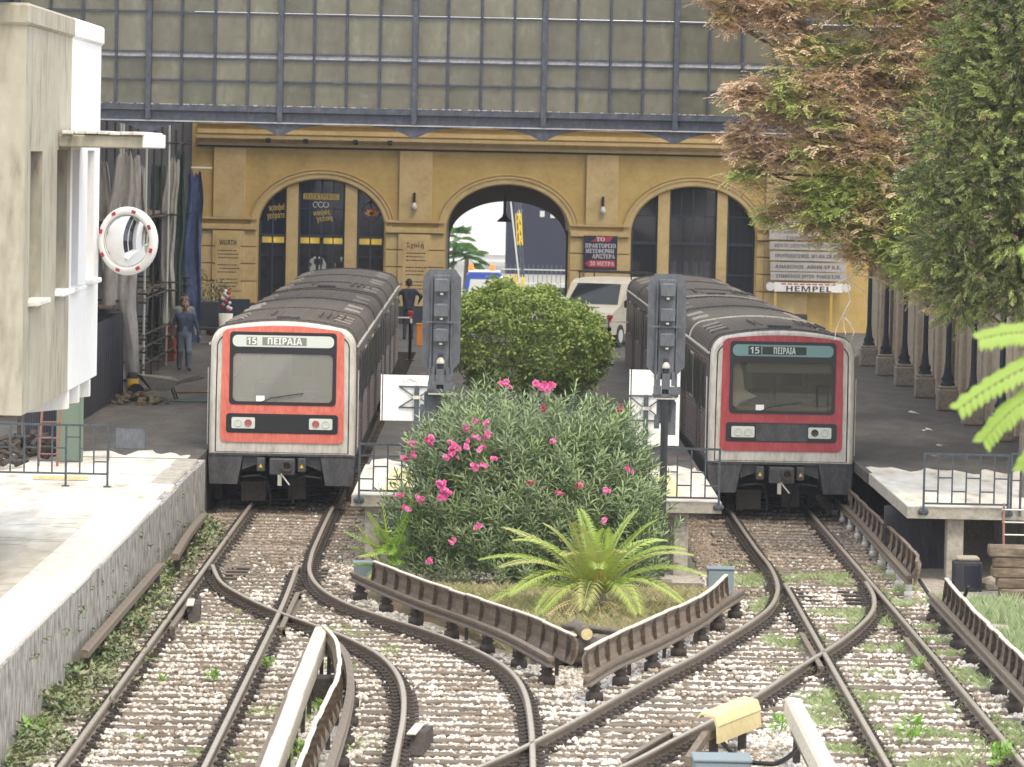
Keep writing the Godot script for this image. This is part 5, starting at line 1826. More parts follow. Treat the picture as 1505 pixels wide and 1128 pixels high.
func brace_board(at: Vector3, label: String, x0: float, y0: float, x1: float, y1: float, bars: Array, px: float):
	var t := thing("barrier_board", label, "board", at, 0, "white boards at the island platform end")
	part(t, "panel", bx(Vector3((x0 + x1) * .5, (y0 + y1) * .5, 0), Vector3(x1 - x0, y1 - y0, .025), .006), M.board_white)
	part(t, "panel_return", bx(Vector3(x0 - .03, (y0 + y1) * .5, -.05), Vector3(.02, y1 - y0, .10)), M.board_white)
	part(t, "post", bx(Vector3(px, (bars[0] + .02) * .5, .06), Vector3(.085, bars[0] + .02, .06), .008), M.rail_paint)
	for y in bars:
		part(t, "brace_bar", bx(Vector3(px - .0, y, .035), Vector3(.64, .026, .03)), M.rail_paint)
	var b := B.new()
	var ym: float = (bars[0] + bars[1]) * .5
	for s in [-1.0, 1.0]:
		for y in bars:
			b.cyl(Vector3(px + s * .31, y, .035), Vector3(px + s * .03, ym, .05), .012, 5)
	part(t, "cross_brace", b.done(), M.rail_paint)
	part(t, "clamp", bx(Vector3(px, ym, .10), Vector3(.13, .06, .03)), M.train_silver)
	var wr := B.new()
	for i in 9:
		wr.box(Vector3(lerpf(x0 + .36, x0 + .62, i / 8.0), y1 - .1 + rng.randf_range(-.03, .03), .0155), Vector3(.012, rng.randf_range(.03, .07), .003), Basis(Vector3(0, 0, 1), rng.randf_range(-.9, .9)))
	part(t, "scribble", wr.done(), M.sign_grey)

func build_fittings():
	railing("grey blue railing across the left platform below the signal cabin", Vector3(-6.22, 1.0, -63.05), 11, -1.0, 1.0, .19, false)
	var sp := thing("sign_panel", "small grey panel hung on the end post of the left platform railing", "panel", Vector3(-5.89, 1.62, -63.05))
	part(sp, "plate", bx(Vector3(.03, .17, 0), Vector3(.47, .33, .015)), M.signal_grey)
	var fb := B.new()
	fb.ring(PackedVector2Array([Vector2(-.22, -.01), Vector2(.28, -.01), Vector2(.28, .35), Vector2(-.22, .35)]), PackedVector2Array([Vector2(-.20, .01), Vector2(.26, .01), Vector2(.26, .33), Vector2(-.20, .33)]), -.012, .012, Vector2(.03, .17))
	fb.box(Vector3(-.27, .2, 0), Vector3(.1, .03, .02)); fb.box(Vector3(-.27, .03, 0), Vector3(.1, .03, .02))
	part(sp, "frame", fb.done(), M.rail_paint)
	part(sp, "mount", bx(Vector3(-.32, .1, 0), Vector3(.03, .6, .03)), M.rail_paint)
	railing("railing at the island platform end beside the orange red train", Vector3(-2.16, 1.012, -62.36), 9, 1.0, .83, .06, true)
	railing("railing at the island platform end beside the dark red train", Vector3(3.55, 1.012, -62.36), 8, -1.0, .86, .05, true)
	railing("railing at the end of the right platform", Vector3(6.80, 1.012, -62.36), 6, 1.0, .86, .04, true)
	var rt := thing("railing_return", "short return railing at the right edge of the right platform end", "railing", Vector3(8.18, 1.012, -62.34))
	for s in [0.0, .15]:
		part(rt, "post", bx(Vector3(s, .38, 0), Vector3(.036, 1.0, .036)), M.rail_paint)
	part(rt, "top_rail", bx(Vector3(.075, .87, 0), Vector3(.19, .03, .03)), M.rail_paint)
	part(rt, "cross_bar", bx(Vector3(.075, .45, 0), Vector3(.12, .022, .02)), M.rail_paint)
	make_signal(Vector3(-.885, 0, -61.0), "grey three lamp signal seen from behind, standing left of the oleander", false)
	make_signal(Vector3(2.60, 0, -61.0), "grey three lamp signal seen from behind, standing right of the oleander", true)
	brace_board(Vector3(-2.02, 1.0, -69.6), "square white board with a dark bow tie brace beside the left signal", 0, .72, .90, 1.53, [1.33, .96], .60)
	brace_board(Vector3(2.38, 1.0, -69.8), "tall white board with a dark brace behind the right signal", 0, .36, .86, 1.70, [1.24, .80], .26)
	# right end: ladder, timber stack, bin
	var l := thing("ladder", "short ladder with a red side rail leaning at the right platform end", "ladder", Vector3(7.98, .35, -61.6))
	for s in [0.0, .5]:
		var lb := B.new()
		lb.cyl(Vector3(s, 0, .1), Vector3(s + .03, .78, -.25), .02, 6)
		part(l, "side_rail", lb.done(), M.red_paint)
	for i in 4:
		var lb := B.new()
		lb.cyl(Vector3(0.0, .12 + i * .19, .05 - i * .085), Vector3(.52, .12 + i * .19, .05 - i * .085), .014, 6)
		part(l, "rung", lb.done(), M.dial_grey)
	var where := ["bottom", "second", "third", "fourth", "top"]
	for i in 5:
		var off := [.16, .12, .04, .06, -.02]
		for j in 2:
			var tb := bx(Vector3(.9, 0, 0), Vector3(1.8, .155, .24), .02)
			solo("timber", "%s timber of the %s row in the stack of old sleepers at the right edge" % ["front" if j == 0 else "back", where[i]], "timber", tb, M.timber, Vector3(7.62 + off[i] + j * .03, -.12 + .16 * i, -60.35 - j * .28), rng.randf_range(-.03, .03), "stacked old sleepers")
	var bn := thing("trackside_bin", "black box with a stone on top under the right platform end", "box", Vector3(7.38, -.2, -61.2))
	part(bn, "body", bx(Vector3(0, .24, 0), Vector3(.44, .48, .34), .02), M.hoarding)
	part(bn, "panel", bx(Vector3(.06, .26, .175), Vector3(.24, .32, .02)), M.navy_hull)
	part(bn, "stone", bx(Vector3(.0, .52, 0), Vector3(.36, .07, .3), .025), M.plinth_stone)
	var rk := B.new()
	rk.cbox(Vector3(0, .1, 0), Vector3(.3, .26, .26), .07, Basis(Vector3(0, 1, .3).normalized(), .6))
	solo("stone_block", "pale rock beside the black box at the right platform", "stone", rk.done(), M.plinth_stone, Vector3(7.78, -.2, -61.3))
	part(self, numbered("screen_wall"), bx(Vector3(7.0, .2, -64.6), Vector3(1.2, 1.24, .08)), M.hoarding).set_meta("kind", "structure")

func sheet(called: String, label: String, x0: float, x1: float, z: float, ytop: float, ybot: float, m: Material, flare := 0.0, group := "plastic sheets on the scaffold"):
	var b := B.new()
	b.sg = 0
	var nu := 18
	var nv := 14
	var n := FastNoiseLite.new()
	n.seed = int(x0 * 100) + 5
	n.frequency = .5
	var grid := []
	for j in nv + 1:
		var row := []
		var v := j / float(nv)
		for i in nu + 1:
			var u := i / float(nu)
			var pinch := 1.0 - .25 * exp(-v * 7.0)
			var w := (x1 - x0) * (pinch + flare * v * v)
			var x := (x0 + x1) * .5 + (u - .5) * w + n.get_noise_2d(v * 3, 7) * .12
			var zz := z + sin(u * 9 + n.get_noise_2d(v * 2, u) * 3.0) * .06 + n.get_noise_2d(u * 5, v * 4) * .15
			var y := lerpf(ytop + n.get_noise_2d(u * 9, 3) * .25 * (1.0 - v), ybot + n.get_noise_2d(u * 6, 9) * .1, v)
			row.append(Vector3(x, y, zz))
		grid.append(row)
	for j in nv:
		for i in nu:
			b.quad(grid[j][i], grid[j][i + 1], grid[j + 1][i + 1], grid[j + 1][i])
	solo(called, label, "sheet", b.done(), m, Vector3.ZERO, 0, group)

func build_left_works():
	# dark corrugated hoarding along the left of the platform
	var h := thing("hoarding", "dark corrugated hoarding standing left of the platform behind the cabin", "hoarding", Vector3(-8.25, 1.0, 0))
	var z := -68.5
	var k := 0
	while z > -86.0:
		var b := B.new()
		var prof := []
		for i in 25:
			prof.append([z - i * .1, .03 if i % 4 < 2 else -.01])
		for i in 24:
			var ht := 1.84 - (.12 if k == 0 else 0.0)
			b.quad(Vector3(prof[i][1], 0.02, prof[i][0]), Vector3(prof[i + 1][1], 0.02, prof[i + 1][0]), Vector3(prof[i + 1][1], ht, prof[i + 1][0]), Vector3(prof[i][1], ht, prof[i][0]))
		part(h, "sheet_panel", b.done(), M.hoarding)
		part(h, "post", bx(Vector3(-.06, .93, z), Vector3(.06, 1.86, .06)), M.iron)
		z -= 2.4
		k += 1
	# end face of the hoarding
	part(h, "end_panel", bx(Vector3(-.5, .92, -86.0), Vector3(1.0, 1.84, .04)), M.hoarding)
	# scaffold
	var sc := thing("scaffold", "scaffold of thin tubes with ledgers against the dark left wall", "scaffold", Vector3(0, 1.0, 0))
	for x in [-9.5, -8.35]:
		for i in 9:
			var b := B.new()
			b.cyl(Vector3(x, 0, -86.5 - i * 2.1), Vector3(x, 6.3 + rng.randf_range(-.6, .8), -86.5 - i * 2.1), .03, 6)
			part(sc, "standard", b.done(), M.iron if i % 3 else M.dial_grey)
	for y in [.35, .75, 1.05, 1.9, 2.1, 3.8, 5.6]:
		for x in [-9.5, -8.35]:
			var b := B.new()
			b.cyl(Vector3(x, y, -86), Vector3(x, y, -104), .026, 6)
			part(sc, "ledger", b.done(), M.iron)
		for i in [0, 2, 4, 6, 8]:
			var b := B.new()
			b.cyl(Vector3(-9.8, y, -86.5 - i * 2.1), Vector3(-8.1, y, -86.5 - i * 2.1), .026, 6)
			part(sc, "transom", b.done(), M.iron)
	for i in 5:
		part(sc, "deck_board", bx(Vector3(-8.9, 1.98, -87 - i * 3.6), Vector3(1.0, .045, 3.5)), M.timber)
		part(sc, "deck_board", bx(Vector3(-8.9, 3.86, -87 - i * 3.6), Vector3(1.0, .045, 3.5)), M.timber)
	sheet("plastic_sheet", "long grey plastic sheet hanging behind the traffic mirror", -8.62, -7.92, -86.4, 6.3, 1.05, M.sheet_grey, .25)
	sheet("plastic_sheet", "grey sheet with torn top hanging left of the long one", -9.0, -8.6, -87.0, 6.1, 3.0, M.sheet_grey)
	sheet("plastic_sheet", "narrow pale sheet hanging above the orange box", -8.62, -8.22, -100.2, 6.2, 1.95, M.sheet_grey)
	sheet("plastic_sheet", "torn pale sheet hanging between the grey and green ones", -9.2, -8.95, -99.5, 6.0, 3.9, M.sheet_grey)
	sheet("debris_net", "dark green netting hanging from the scaffold behind the orange box", -8.95, -8.5, -100.8, 6.0, 1.1, M.net_green)
	sheet("debris_net", "dark green netting hanging right of the pale sheet", -8.35, -8.1, -101.4, 6.4, 1.6, M.net_green)
	sheet("tarpaulin", "blue tarpaulin hanging at the right end of the scaffold", -8.3, -7.82, -103.4, 5.85, 1.4, M.sheet_blue)
	solo("tarpaulin_bar", "thin white bar holding the top of the blue tarpaulin", "bar", bx(Vector3.ZERO, Vector3(.55, .04, .04)), M.white_paint, Vector3(-7.85, 5.98, -103.3))
	# bins, barrow, rubble
	var o := thing("cabinet", "orange box cabinet standing before the scaffold sheets", "cabinet", Vector3(-8.5, 1.0, -101.6))
	part(o, "body", bx(Vector3(0, .43, 0), Vector3(.46, .86, .46), .015), M.orange_bin)
	part(o, "lid", bx(Vector3(0, .875, 0), Vector3(.50, .04, .50), .01), M.orange_bin)
	part(o, "slot", bx(Vector3(0, .62, .236), Vector3(.26, .04, .01)), M.shop_dark)
	var y := thing("waste_bin", "small yellow bin with a dark top at the end of the hoarding", "bin", Vector3(-7.98, 1.0, -86.2))
	var b2 := B.new()
	b2.sg = 0
	b2.lathe([Vector2(0, 0), Vector2(.12, 0), Vector2(.125, .42), Vector2(.12, .42)], 16)
	part(y, "body", b2.done(), M.yellow_bin)
	b2 = B.new()
	b2.lathe([Vector2(.13, .42), Vector2(.13, .46), Vector2(.10, .54), Vector2(0, .55)], 16)
	part(y, "lid", b2.done(), M.hoarding)
	var w := thing("wheelbarrow", "old wheelbarrow tipped beside the hoarding", "wheelbarrow", Vector3(-7.35, 1.0, -85.3), .25)
	var wb := B.new()
	var rim := [Vector3(-.45, .56, -.3), Vector3(.35, .5, -.3), Vector3(.42, .44, .28), Vector3(-.42, .56, .3)]
	var bot := [Vector3(-.15, .22, -.16), Vector3(.2, .2, -.16), Vector3(.2, .2, .16), Vector3(-.15, .22, .16)]
	for i in 4:
		wb.quad(rim[i], rim[(i + 1) % 4], bot[(i + 1) % 4], bot[i])
	wb.quad(bot[0], bot[1], bot[2], bot[3])
	part(w, "tray", wb.done(), M.concrete)
	for s in [-.2, .2]:
		wb = B.new()
		wb.cyl(Vector3(-.45, .16, s * .5), Vector3(.95, .52, s * 1.4), .02, 6)
		part(w, "handle", wb.done(), M.timber)
		wb = B.new()
		wb.cyl(Vector3(.3, .3, s), Vector3(.42, .0, s), .018, 6)
		part(w, "leg", wb.done(), M.iron)
	wb = B.new()
	wb.cyl(Vector3(-.48, .18, -.05), Vector3(-.48, .18, .05), .18, 16)
	part(w, "wheel", wb.done(), M.rubber)
	var rb := B.new()
	for i in 60:
		var a := rng.randf() * TAU
		var r := sqrt(rng.randf())
		var s := rng.randf_range(.05, .16)
		rb.cbox(Vector3(cos(a) * r * .75, (1 - r) * .22 + .02, sin(a) * r * .9), Vector3(s, s * .7, s), s * .2, Basis.from_euler(Vector3(rng.randf() * 3, rng.randf() * 3, 0)))
	var ru := solo("rubble_heap", "low heap of dark rubble by the wheelbarrow", "rubble", rb.done(), M.soil, Vector3(-7.75, 1.0, -84.3))
	rb = B.new()
	for i in 3:
		rb.tube(smooth([Vector3(-.4, .02, i * .12), Vector3(-.1, .02, .1 + i * .1), Vector3(.25, .02, i * .14), Vector3(.5, .02, .05 + i * .1)], .1), .02, .02, 5)
	solo("garden_hose", "green hose lying on the platform by the wheelbarrow", "hose", rb.done(), M.green_paint, Vector3(-6.7, 1.0, -85.2))
	rb = B.new()
	rb.cyl(Vector3(-.8, .03, 0), Vector3(.7, .05, -.5), .03, 6)
	solo("pole", "dark pole lying on the platform right of the wheelbarrow", "pole", rb.done(), M.timber, Vector3(-6.4, 1.0, -87.8))
	# under the cabin: ladder, green panel, clutter
	var l := thing("ladder", "orange red ladder leaning on a green panel under the signal cabin", "ladder", Vector3(-7.62, 1.0, -67.2), .2)
	for s in [-.16, .16]:
		var lb := B.new()
		lb.cyl(Vector3(s - .05, 0, .2), Vector3(s + .1, 2.0, -.2), .022, 6)
		part(l, "side_rail", lb.done(), M.red_paint)
	for i in 7:
		var lb := B.new()
		lb.cyl(Vector3(-.2 + i * .018, .2 + i * .27, .17 - i * .05), Vector3(.13 + i * .018, .2 + i * .27, .17 - i * .05), .014, 6)
		part(l, "rung", lb.done(), M.red_paint)
	var gp := thing("green_panel", "green painted door panel leaning under the signal cabin", "panel", Vector3(-7.45, 1.0, -67.9), .2)
	part(gp, "panel", bx(Vector3(.08, 1.0, 0), Vector3(.44, 2.0, .05), .01), M.green_paint)
	part(gp, "rail", bx(Vector3(.08, 1.2, .03), Vector3(.42, .08, .02)), M.green_paint)
	part(gp, "stile", bx(Vector3(.29, 1.0, .03), Vector3(.06, 1.98, .02)), M.green_paint)
	for q in [[-8.6, -66.5, "heap of scrap behind the left end of the railing"], [-8.1, -68.6, "heap of scrap beside the orange red ladder"]]:
		rb = B.new()
		for i in 50:
			var a := rng.randf() * TAU
			var r := sqrt(rng.randf())
			rb.cbox(Vector3(cos(a) * r * .6, rng.randf() * .5 * (1 - r * .6) + .05, sin(a) * r * .8), Vector3(rng.randf_range(.08, .5), .06, .08), .012, Basis.from_euler(Vector3(rng.randf() * 3, rng.randf() * 3, rng.randf() * .8)))
		solo("scrap_heap", q[2], "scrap", rb.done(), M.iron, Vector3(q[0], 1.0, q[1]))
	rb = B.new()
	rb.box(Vector3(0, .04, 0), Vector3(.9, .05, .12), Basis(Vector3.UP, .1))
	solo("plank", "yellowish plank lying on the left platform behind the railing", "plank", rb.done(), M.cover_yellow, Vector3(-7.1, 1.0, -64.2))

# ---------- people ----------
func smin(a: float, b: float, k: float) -> float:
	var h := clampf(.5 + .5 * (b - a) / k, 0, 1)
	return lerpf(b, a, h) - k * h * (1 - h)

func body_mesh(bones: Array, cell: float, b: SurfaceTool, k := .03):
	# bones: [a, b, ra, rb, colour]; surface nets over the smooth union of tapered capsules
	var lo := Vector3(9, 9, 9)
	var hi := -lo
	for q in bones:
		var r: float = maxf(q[2], q[3]) + cell * 2
		for p in [q[0], q[1]]:
			lo = lo.min(p - Vector3(r, r, r)); hi = hi.max(p + Vector3(r, r, r))
	var n := Vector3i(((hi - lo) / cell).ceil()) + Vector3i.ONE
	var F := PackedFloat32Array()
	F.resize(n.x * n.y * n.z)
	F.fill(1.0)
	for q in bones:
		var A: Vector3 = q[0]
		var Bp: Vector3 = q[1]
		var r: float = maxf(q[2], q[3]) + cell * 2.5
		var i0 := Vector3i(((A.min(Bp) - Vector3(r, r, r) - lo) / cell).floor()).max(Vector3i.ZERO)
		var i1 := Vector3i(((A.max(Bp) + Vector3(r, r, r) - lo) / cell).ceil()).min(n - Vector3i.ONE)
		var ab := Bp - A
		var l2 := maxf(ab.length_squared(), .000001)
		for z in range(i0.z, i1.z + 1):
			for y in range(i0.y, i1.y + 1):
				for x in range(i0.x, i1.x + 1):
					var p := lo + Vector3(x, y, z) * cell
					var t := clampf((p - A).dot(ab) / l2, 0, 1)
					var d: float = (p - A - ab * t).length() - lerpf(q[2], q[3], t)
					var idx := x + n.x * (y + n.y * z)
					F[idx] = smin(F[idx], d, k)
	var vid := {}
	var vs := []
	for z in n.z - 1:
		for y in n.y - 1:
			for x in n.x - 1:
				var s := Vector3.ZERO
				var c := 0
				var base := x + n.x * (y + n.y * z)
				var f := []
				var neg := 0
				for m in 8:
					var v := F[base + (m & 1) + n.x * ((m >> 1 & 1) + n.y * (m >> 2 & 1))]
					f.append(v)
					if v < 0: neg += 1
				if neg == 0 or neg == 8: continue
				for e in [[0, 1], [2, 3], [4, 5], [6, 7], [0, 2], [1, 3], [4, 6], [5, 7], [0, 4], [1, 5], [2, 6], [3, 7]]:
					var fa: float = f[e[0]]
					var fb: float = f[e[1]]
					if (fa < 0) != (fb < 0):
						var t := fa / (fa - fb)
						var pa := Vector3(e[0] & 1, e[0] >> 1 & 1, e[0] >> 2 & 1)
						var pb := Vector3(e[1] & 1, e[1] >> 1 & 1, e[1] >> 2 & 1)
						s += pa.lerp(pb, t)
						c += 1
				vid[base] = vs.size()
				vs.append(lo + (Vector3(x, y, z) + s / c) * cell)
	var cols := []
	for p in vs:
		var bd := 9.0
		var bc := Color.WHITE
		for q in bones:
			var ab: Vector3 = q[1] - q[0]
			var t := clampf((p - q[0]).dot(ab) / maxf(ab.length_squared(), .000001), 0, 1)
			var d: float = (p - q[0] - ab * t).length() - lerpf(q[2], q[3], t)
			if d < bd:
				bd = d; bc = q[4]
		cols.append(bc)
	var st := [1, n.x, n.x * n.y]
	for z in range(1, n.z - 1):
		for y in range(1, n.y - 1):
			for x in range(1, n.x - 1):
				var base := x + n.x * (y + n.y * z)
				for ax in 3:
					var f0 := F[base]
					var f1 := F[base + st[ax]]
					if (f0 < 0) == (f1 < 0): continue
					var u: int = st[(ax + 1) % 3]
					var v: int = st[(ax + 2) % 3]
					var q := [base, base - u, base - u - v, base - v]
					if not (vid.has(q[0]) and vid.has(q[1]) and vid.has(q[2]) and vid.has(q[3])): continue
					var id := [vid[q[0]], vid[q[1]], vid[q[2]], vid[q[3]]]
					if f0 > 0: id.reverse()
					for tr in [[0, 1, 2], [0, 2, 3]]:
						for m in tr:
							b.set_smooth_group(0)
							b.set_color(cols[id[m]])
							b.add_vertex(vs[id[m]])

func hand_bones(wrist: Vector3, down: Vector3, fwd: Vector3, skin: Color) -> Array:
	var side := down.cross(fwd).normalized()
	var out := [[wrist, wrist + down * .07, .022, .03, skin]]
	for i in 4:
		var o := fwd * (.027 - .018 * i)
		var k := wrist + down * .085 + o
		var l: float = [.032, .036, .034, .027][i]
		out.append([k, k + down * l, .0095, .009, skin])
		out.append([k + down * l, k + down * l * 1.8 + side * .012, .009, .008, skin])
	var th := wrist + down * .035 + fwd * .025
	out.append([th, th + down * .03 + fwd * .03, .012, .010, skin])
	out.append([th + down * .03 + fwd * .03, th + down * .06 + fwd * .035, .010, .009, skin])
	return out

func person(label: String, at: Vector3, turn: float, j: Dictionary):
	var t := thing("person", label, "person", at, turn)
	var skin := Color(.30, .17, .11)
	var top: Color = j.top
	var leg: Color = j.leg
	var shoe := Color(.025, .022, .02)
	var S: float = j.get("s", 1.0)
	var sway: float = j.get("step", 0.0)
	var bones := []
	var pel := Vector3(0, .93, 0)
	var chest := Vector3(0, 1.30, j.get("lean", .02))
	bones.append([pel, Vector3(0, 1.08, .0), .135, .13, leg])
	bones.append([Vector3(-.05, 1.06, 0), Vector3(-.09, 1.33, chest.z), .12, .115, top])
	bones.append([Vector3(.05, 1.06, 0), Vector3(.09, 1.33, chest.z), .12, .115, top])
	bones.append([Vector3(-.15, 1.42, chest.z), Vector3(.15, 1.42, chest.z), .075, .075, top])
	bones.append([Vector3(0, 1.44, chest.z), Vector3(0, 1.53, chest.z + .015), .055, .05, skin])
	for s in [-1.0, 1.0]:
		var hip := Vector3(s * .09, .92, 0)
		var kn := Vector3(s * .10, .50, .06 + s * sway)
		var an := Vector3(s * .105, .09, -.02 + s * sway * 1.5)
		bones.append([hip, kn, .092, .068, leg])
		bones.append([kn, an, .066, .052, leg])
		bones.append([an + Vector3(0, -.04, -.03), an + Vector3(s * .02, -.05, .14), .042, .034, shoe])
		var sh := Vector3(s * .205, 1.41, chest.z)
		var arms: Array = j.get("arm_r" if s < 0 else "arm_l", [Vector3(s * .27, 1.13, -.02), Vector3(s * .28, .88, .08)])
		bones.append([sh, arms[0], .058, .048, top])
		bones.append([arms[0], arms[1], .046, .036, top])
	var st := SurfaceTool.new()
	st.begin(Mesh.PRIMITIVE_TRIANGLES)
	body_mesh(bones, .022, st, .045)
	# head on its own finer grid
	var hc := Vector3(0, 1.66, chest.z + .03)
	var hair: Color = j.hair
	var hb := [[hc + Vector3(0, .02, -.01), hc + Vector3(0, .025, .0), .093, .093, skin], [hc + Vector3(0, -.06, .03), hc + Vector3(0, -.085, .045), .058, .045, skin],
		[hc + Vector3(0, .0, .09), hc + Vector3(0, -.03, .112), .012, .016, skin], [hc + Vector3(-.095, -.01, 0), hc + Vector3(-.1, -.035, -.005), .02, .014, skin], [hc + Vector3(.095, -.01, 0), hc + Vector3(.1, -.035, -.005), .02, .014, skin],
		[hc + Vector3(0, .05, -.03), hc + Vector3(0, .02, -.055), .088, .082, hair], [hc + Vector3(0, .085, .02), hc + Vector3(0, .07, -.04), .06, .07, hair],
		[hc + Vector3(-.03, -.06, .088), hc + Vector3(.03, -.06, .088), .009, .009, Color(.22, .08, .07)],
		[hc + Vector3(-.036, .008, .082), hc + Vector3(-.034, .008, .084), .012, .012, Color(.05, .035, .03)], [hc + Vector3(.036, .008, .082), hc + Vector3(.034, .008, .084), .012, .012, Color(.05, .035, .03)]]
	body_mesh(hb, .012, st, .018)
	for s in [-1.0, 1.0]:
		var arms: Array = j.get("arm_r" if s < 0 else "arm_l", [Vector3(s * .27, 1.13, -.02), Vector3(s * .28, .88, .08)])
		body_mesh(hand_bones(arms[1], (arms[1] - arms[0]).normalized(), Vector3(0, 0, 1), skin), .0065, st, .008)
	st.generate_normals()
	var o := part(t, "body", st.commit(), M.cloth)
	o.scale = Vector3.ONE * S
	return t

func build_concourse():
	var p = person("man in blue jacket and faded jeans walking on the left platform", Vector3(-7.72, 1.0, -97.0), .15, {"top": Color(.045, .065, .12), "leg": Color(.13, .17, .24), "hair": Color(.16, .155, .15), "step": .10, "s": .97, "arm_r": [Vector3(-.30, 1.14, -.06), Vector3(-.31, .90, .0)], "arm_l": [Vector3(.30, 1.15, .02), Vector3(.36, .92, .08)]})
	var jl := B.new()
	jl.sg = 0
	jl.lathe([Vector2(.05, 1.47), Vector2(.085, 1.50), Vector2(.075, 1.53)], 14, Transform3D(Basis(), Vector3(0, 0, .02)))
	part(p, "collar", jl.done(), M.sheet_grey)
	person("person with dark hair in a grey top close behind the man in jeans", Vector3(-7.86, 1.0, -98.4), .1, {"top": Color(.21, .21, .20), "leg": Color(.03, .03, .04), "hair": Color(.02, .016, .014), "s": 1.03})
	person("man in a dark jacket standing with his back turned before the plaque", Vector3(-2.66, 1.0, -116.0), PI, {"top": Color(.016, .02, .04), "leg": Color(.035, .042, .06), "hair": Color(.02, .016, .014), "s": 1.0, "arm_r": [Vector3(-.36, 1.28, .05), Vector3(-.30, 1.12, .22)], "arm_l": [Vector3(.36, 1.28, .05), Vector3(.30, 1.12, .22)]})
	# ticket barriers
	for q in [[-2.33, -104.0, -1.0, "barrier post with red head and white arm beside the man in the dark jacket"], [2.93, -104.0, 1.0, "barrier post with red head and white arm in front of the van"]]:
		var t := thing("barrier_post", q[3], "barrier", Vector3(q[0], 1.0, q[1]), 0, "barrier posts at the platform ends")
		var b := B.new()
		b.sg = 0
		b.cyl(Vector3(0, .0, 0), Vector3(0, 1.05, 0), .045, 8)
		part(t, "post", b.done(), M.black)
		part(t, "head", bx(Vector3(0, 1.27, 0), Vector3(.15, .10, .12), .015), M.letter_red)
		part(t, "neck", bx(Vector3(.0, 1.13, 0), Vector3(.09, .2, .09), .02), M.letter_red)
		part(t, "arm", bx(Vector3(q[2] * .27, 1.14, .05), Vector3(.52, .035, .035)), M.white_paint)
		part(t, "hinge", bx(Vector3(.02, 1.05, .06), Vector3(.06, .12, .05), .01), M.white_paint)
		part(t, "foot", bx(Vector3(0, .015, 0), Vector3(.24, .03, .24)), M.black)
	var ob := thing("cabinet", "small orange box beyond the left signal", "cabinet", Vector3(-2.16, 1.0, -112.5))
	part(ob, "body", bx(Vector3(0, .3, 0), Vector3(.34, .6, .3), .01), M.amber)
	part(ob, "lid", bx(Vector3(0, .615, 0), Vector3(.38, .03, .34)), M.amber)
	# plants and seats by the shop front
	for q in [[-9.1, -117.0, 1.4, "tall dark shrub in a tub by the left pilaster"], [-8.35, -116.2, 1.0, "low dark shrub in a tub before the shop front"]]:
		var t := thing("potted_shrub", q[3], "potted plant", Vector3(q[0], 1.0, q[1]), 0, "shrubs in tubs by the shop")
		var b := B.new()
		b.sg = 0
		b.lathe([Vector2(0, 0), Vector2(.26, 0), Vector2(.34, .55), Vector2(.30, .55), Vector2(.28, .5), Vector2(0, .5)], 14)
		part(t, "tub", b.done(), M.pot)
		var xs := []
		var cs := []
		for i in 420:
			var a := rng.randf() * TAU
			var yy: float = .55 + rng.randf() * q[2]
			var r: float = (.12 + .42 * sin((yy - .5) / q[2] * 2.6)) * sqrt(rng.randf())
			xs.append(Transform3D(Basis.from_euler(Vector3(rng.randf_range(-1, 1), rng.randf() * TAU, 0)).scaled(Vector3.ONE * rng.randf_range(.8, 1.3)), Vector3(cos(a) * r, yy, sin(a) * r)))
			cs.append(Color(.02, .04, .02).lerp(Color(.05, .08, .03), rng.randf()))
		var fm := scatter(t, "foliage", leaf_mesh(.16, .04), M.leaf, xs, cs)
		b = B.new()
		b.cyl(Vector3(0, .4, 0), Vector3(0, .5 + q[2] * .7, 0), .03, 6)
		part(t, "stem", b.done(), M.bark)
	for q in [[-7.6, -113.0, "dark blue bench seat before the shop front"], [-8.3, -110.5, "dark blue bench seat left of the orange red train"]]:
		var t := thing("bench", q[2], "bench", Vector3(q[0], 1.0, q[1]), 0, "dark blue seats by the shop")
		part(t, "seat", bx(Vector3(0, .45, 0), Vector3(.9, .08, .45), .02), M.plinth_blue)
		part(t, "backrest", bx(Vector3(0, .85, -.2), Vector3(.9, .7, .06), .02), M.plinth_blue)
		for s in [-.38, .38]:
			part(t, "leg", bx(Vector3(s, .21, 0), Vector3(.06, .42, .4)), M.plinth_blue)
	var fg := thing("flower_tub", "tub of white and red flowers left of the orange red train", "flower pot", Vector3(-7.62, 1.0, -110.0))
	var fb := B.new()
	fb.sg = 0
	fb.lathe([Vector2(0, 0), Vector2(.16, 0), Vector2(.2, .9), Vector2(.17, .9), Vector2(0, .85)], 12)
	part(fg, "tub", fb.done(), M.coping)
	for i in 14:
		var f := B.new()
		f.sg = 0
		var r := rng.randf_range(.05, .075)
		f.lathe([Vector2(0, r), Vector2(r * .8, r * .5), Vector2(r, 0), Vector2(r * .6, -r * .7), Vector2(0, -r)], 7)
		part(fg, "bloom", f.done(), M.letter_red if i % 3 == 0 else M.white_paint, Vector3(rng.randf_range(-.15, .15), 1.0 + i * .04, rng.randf_range(-.12, .12)))
	build_van()

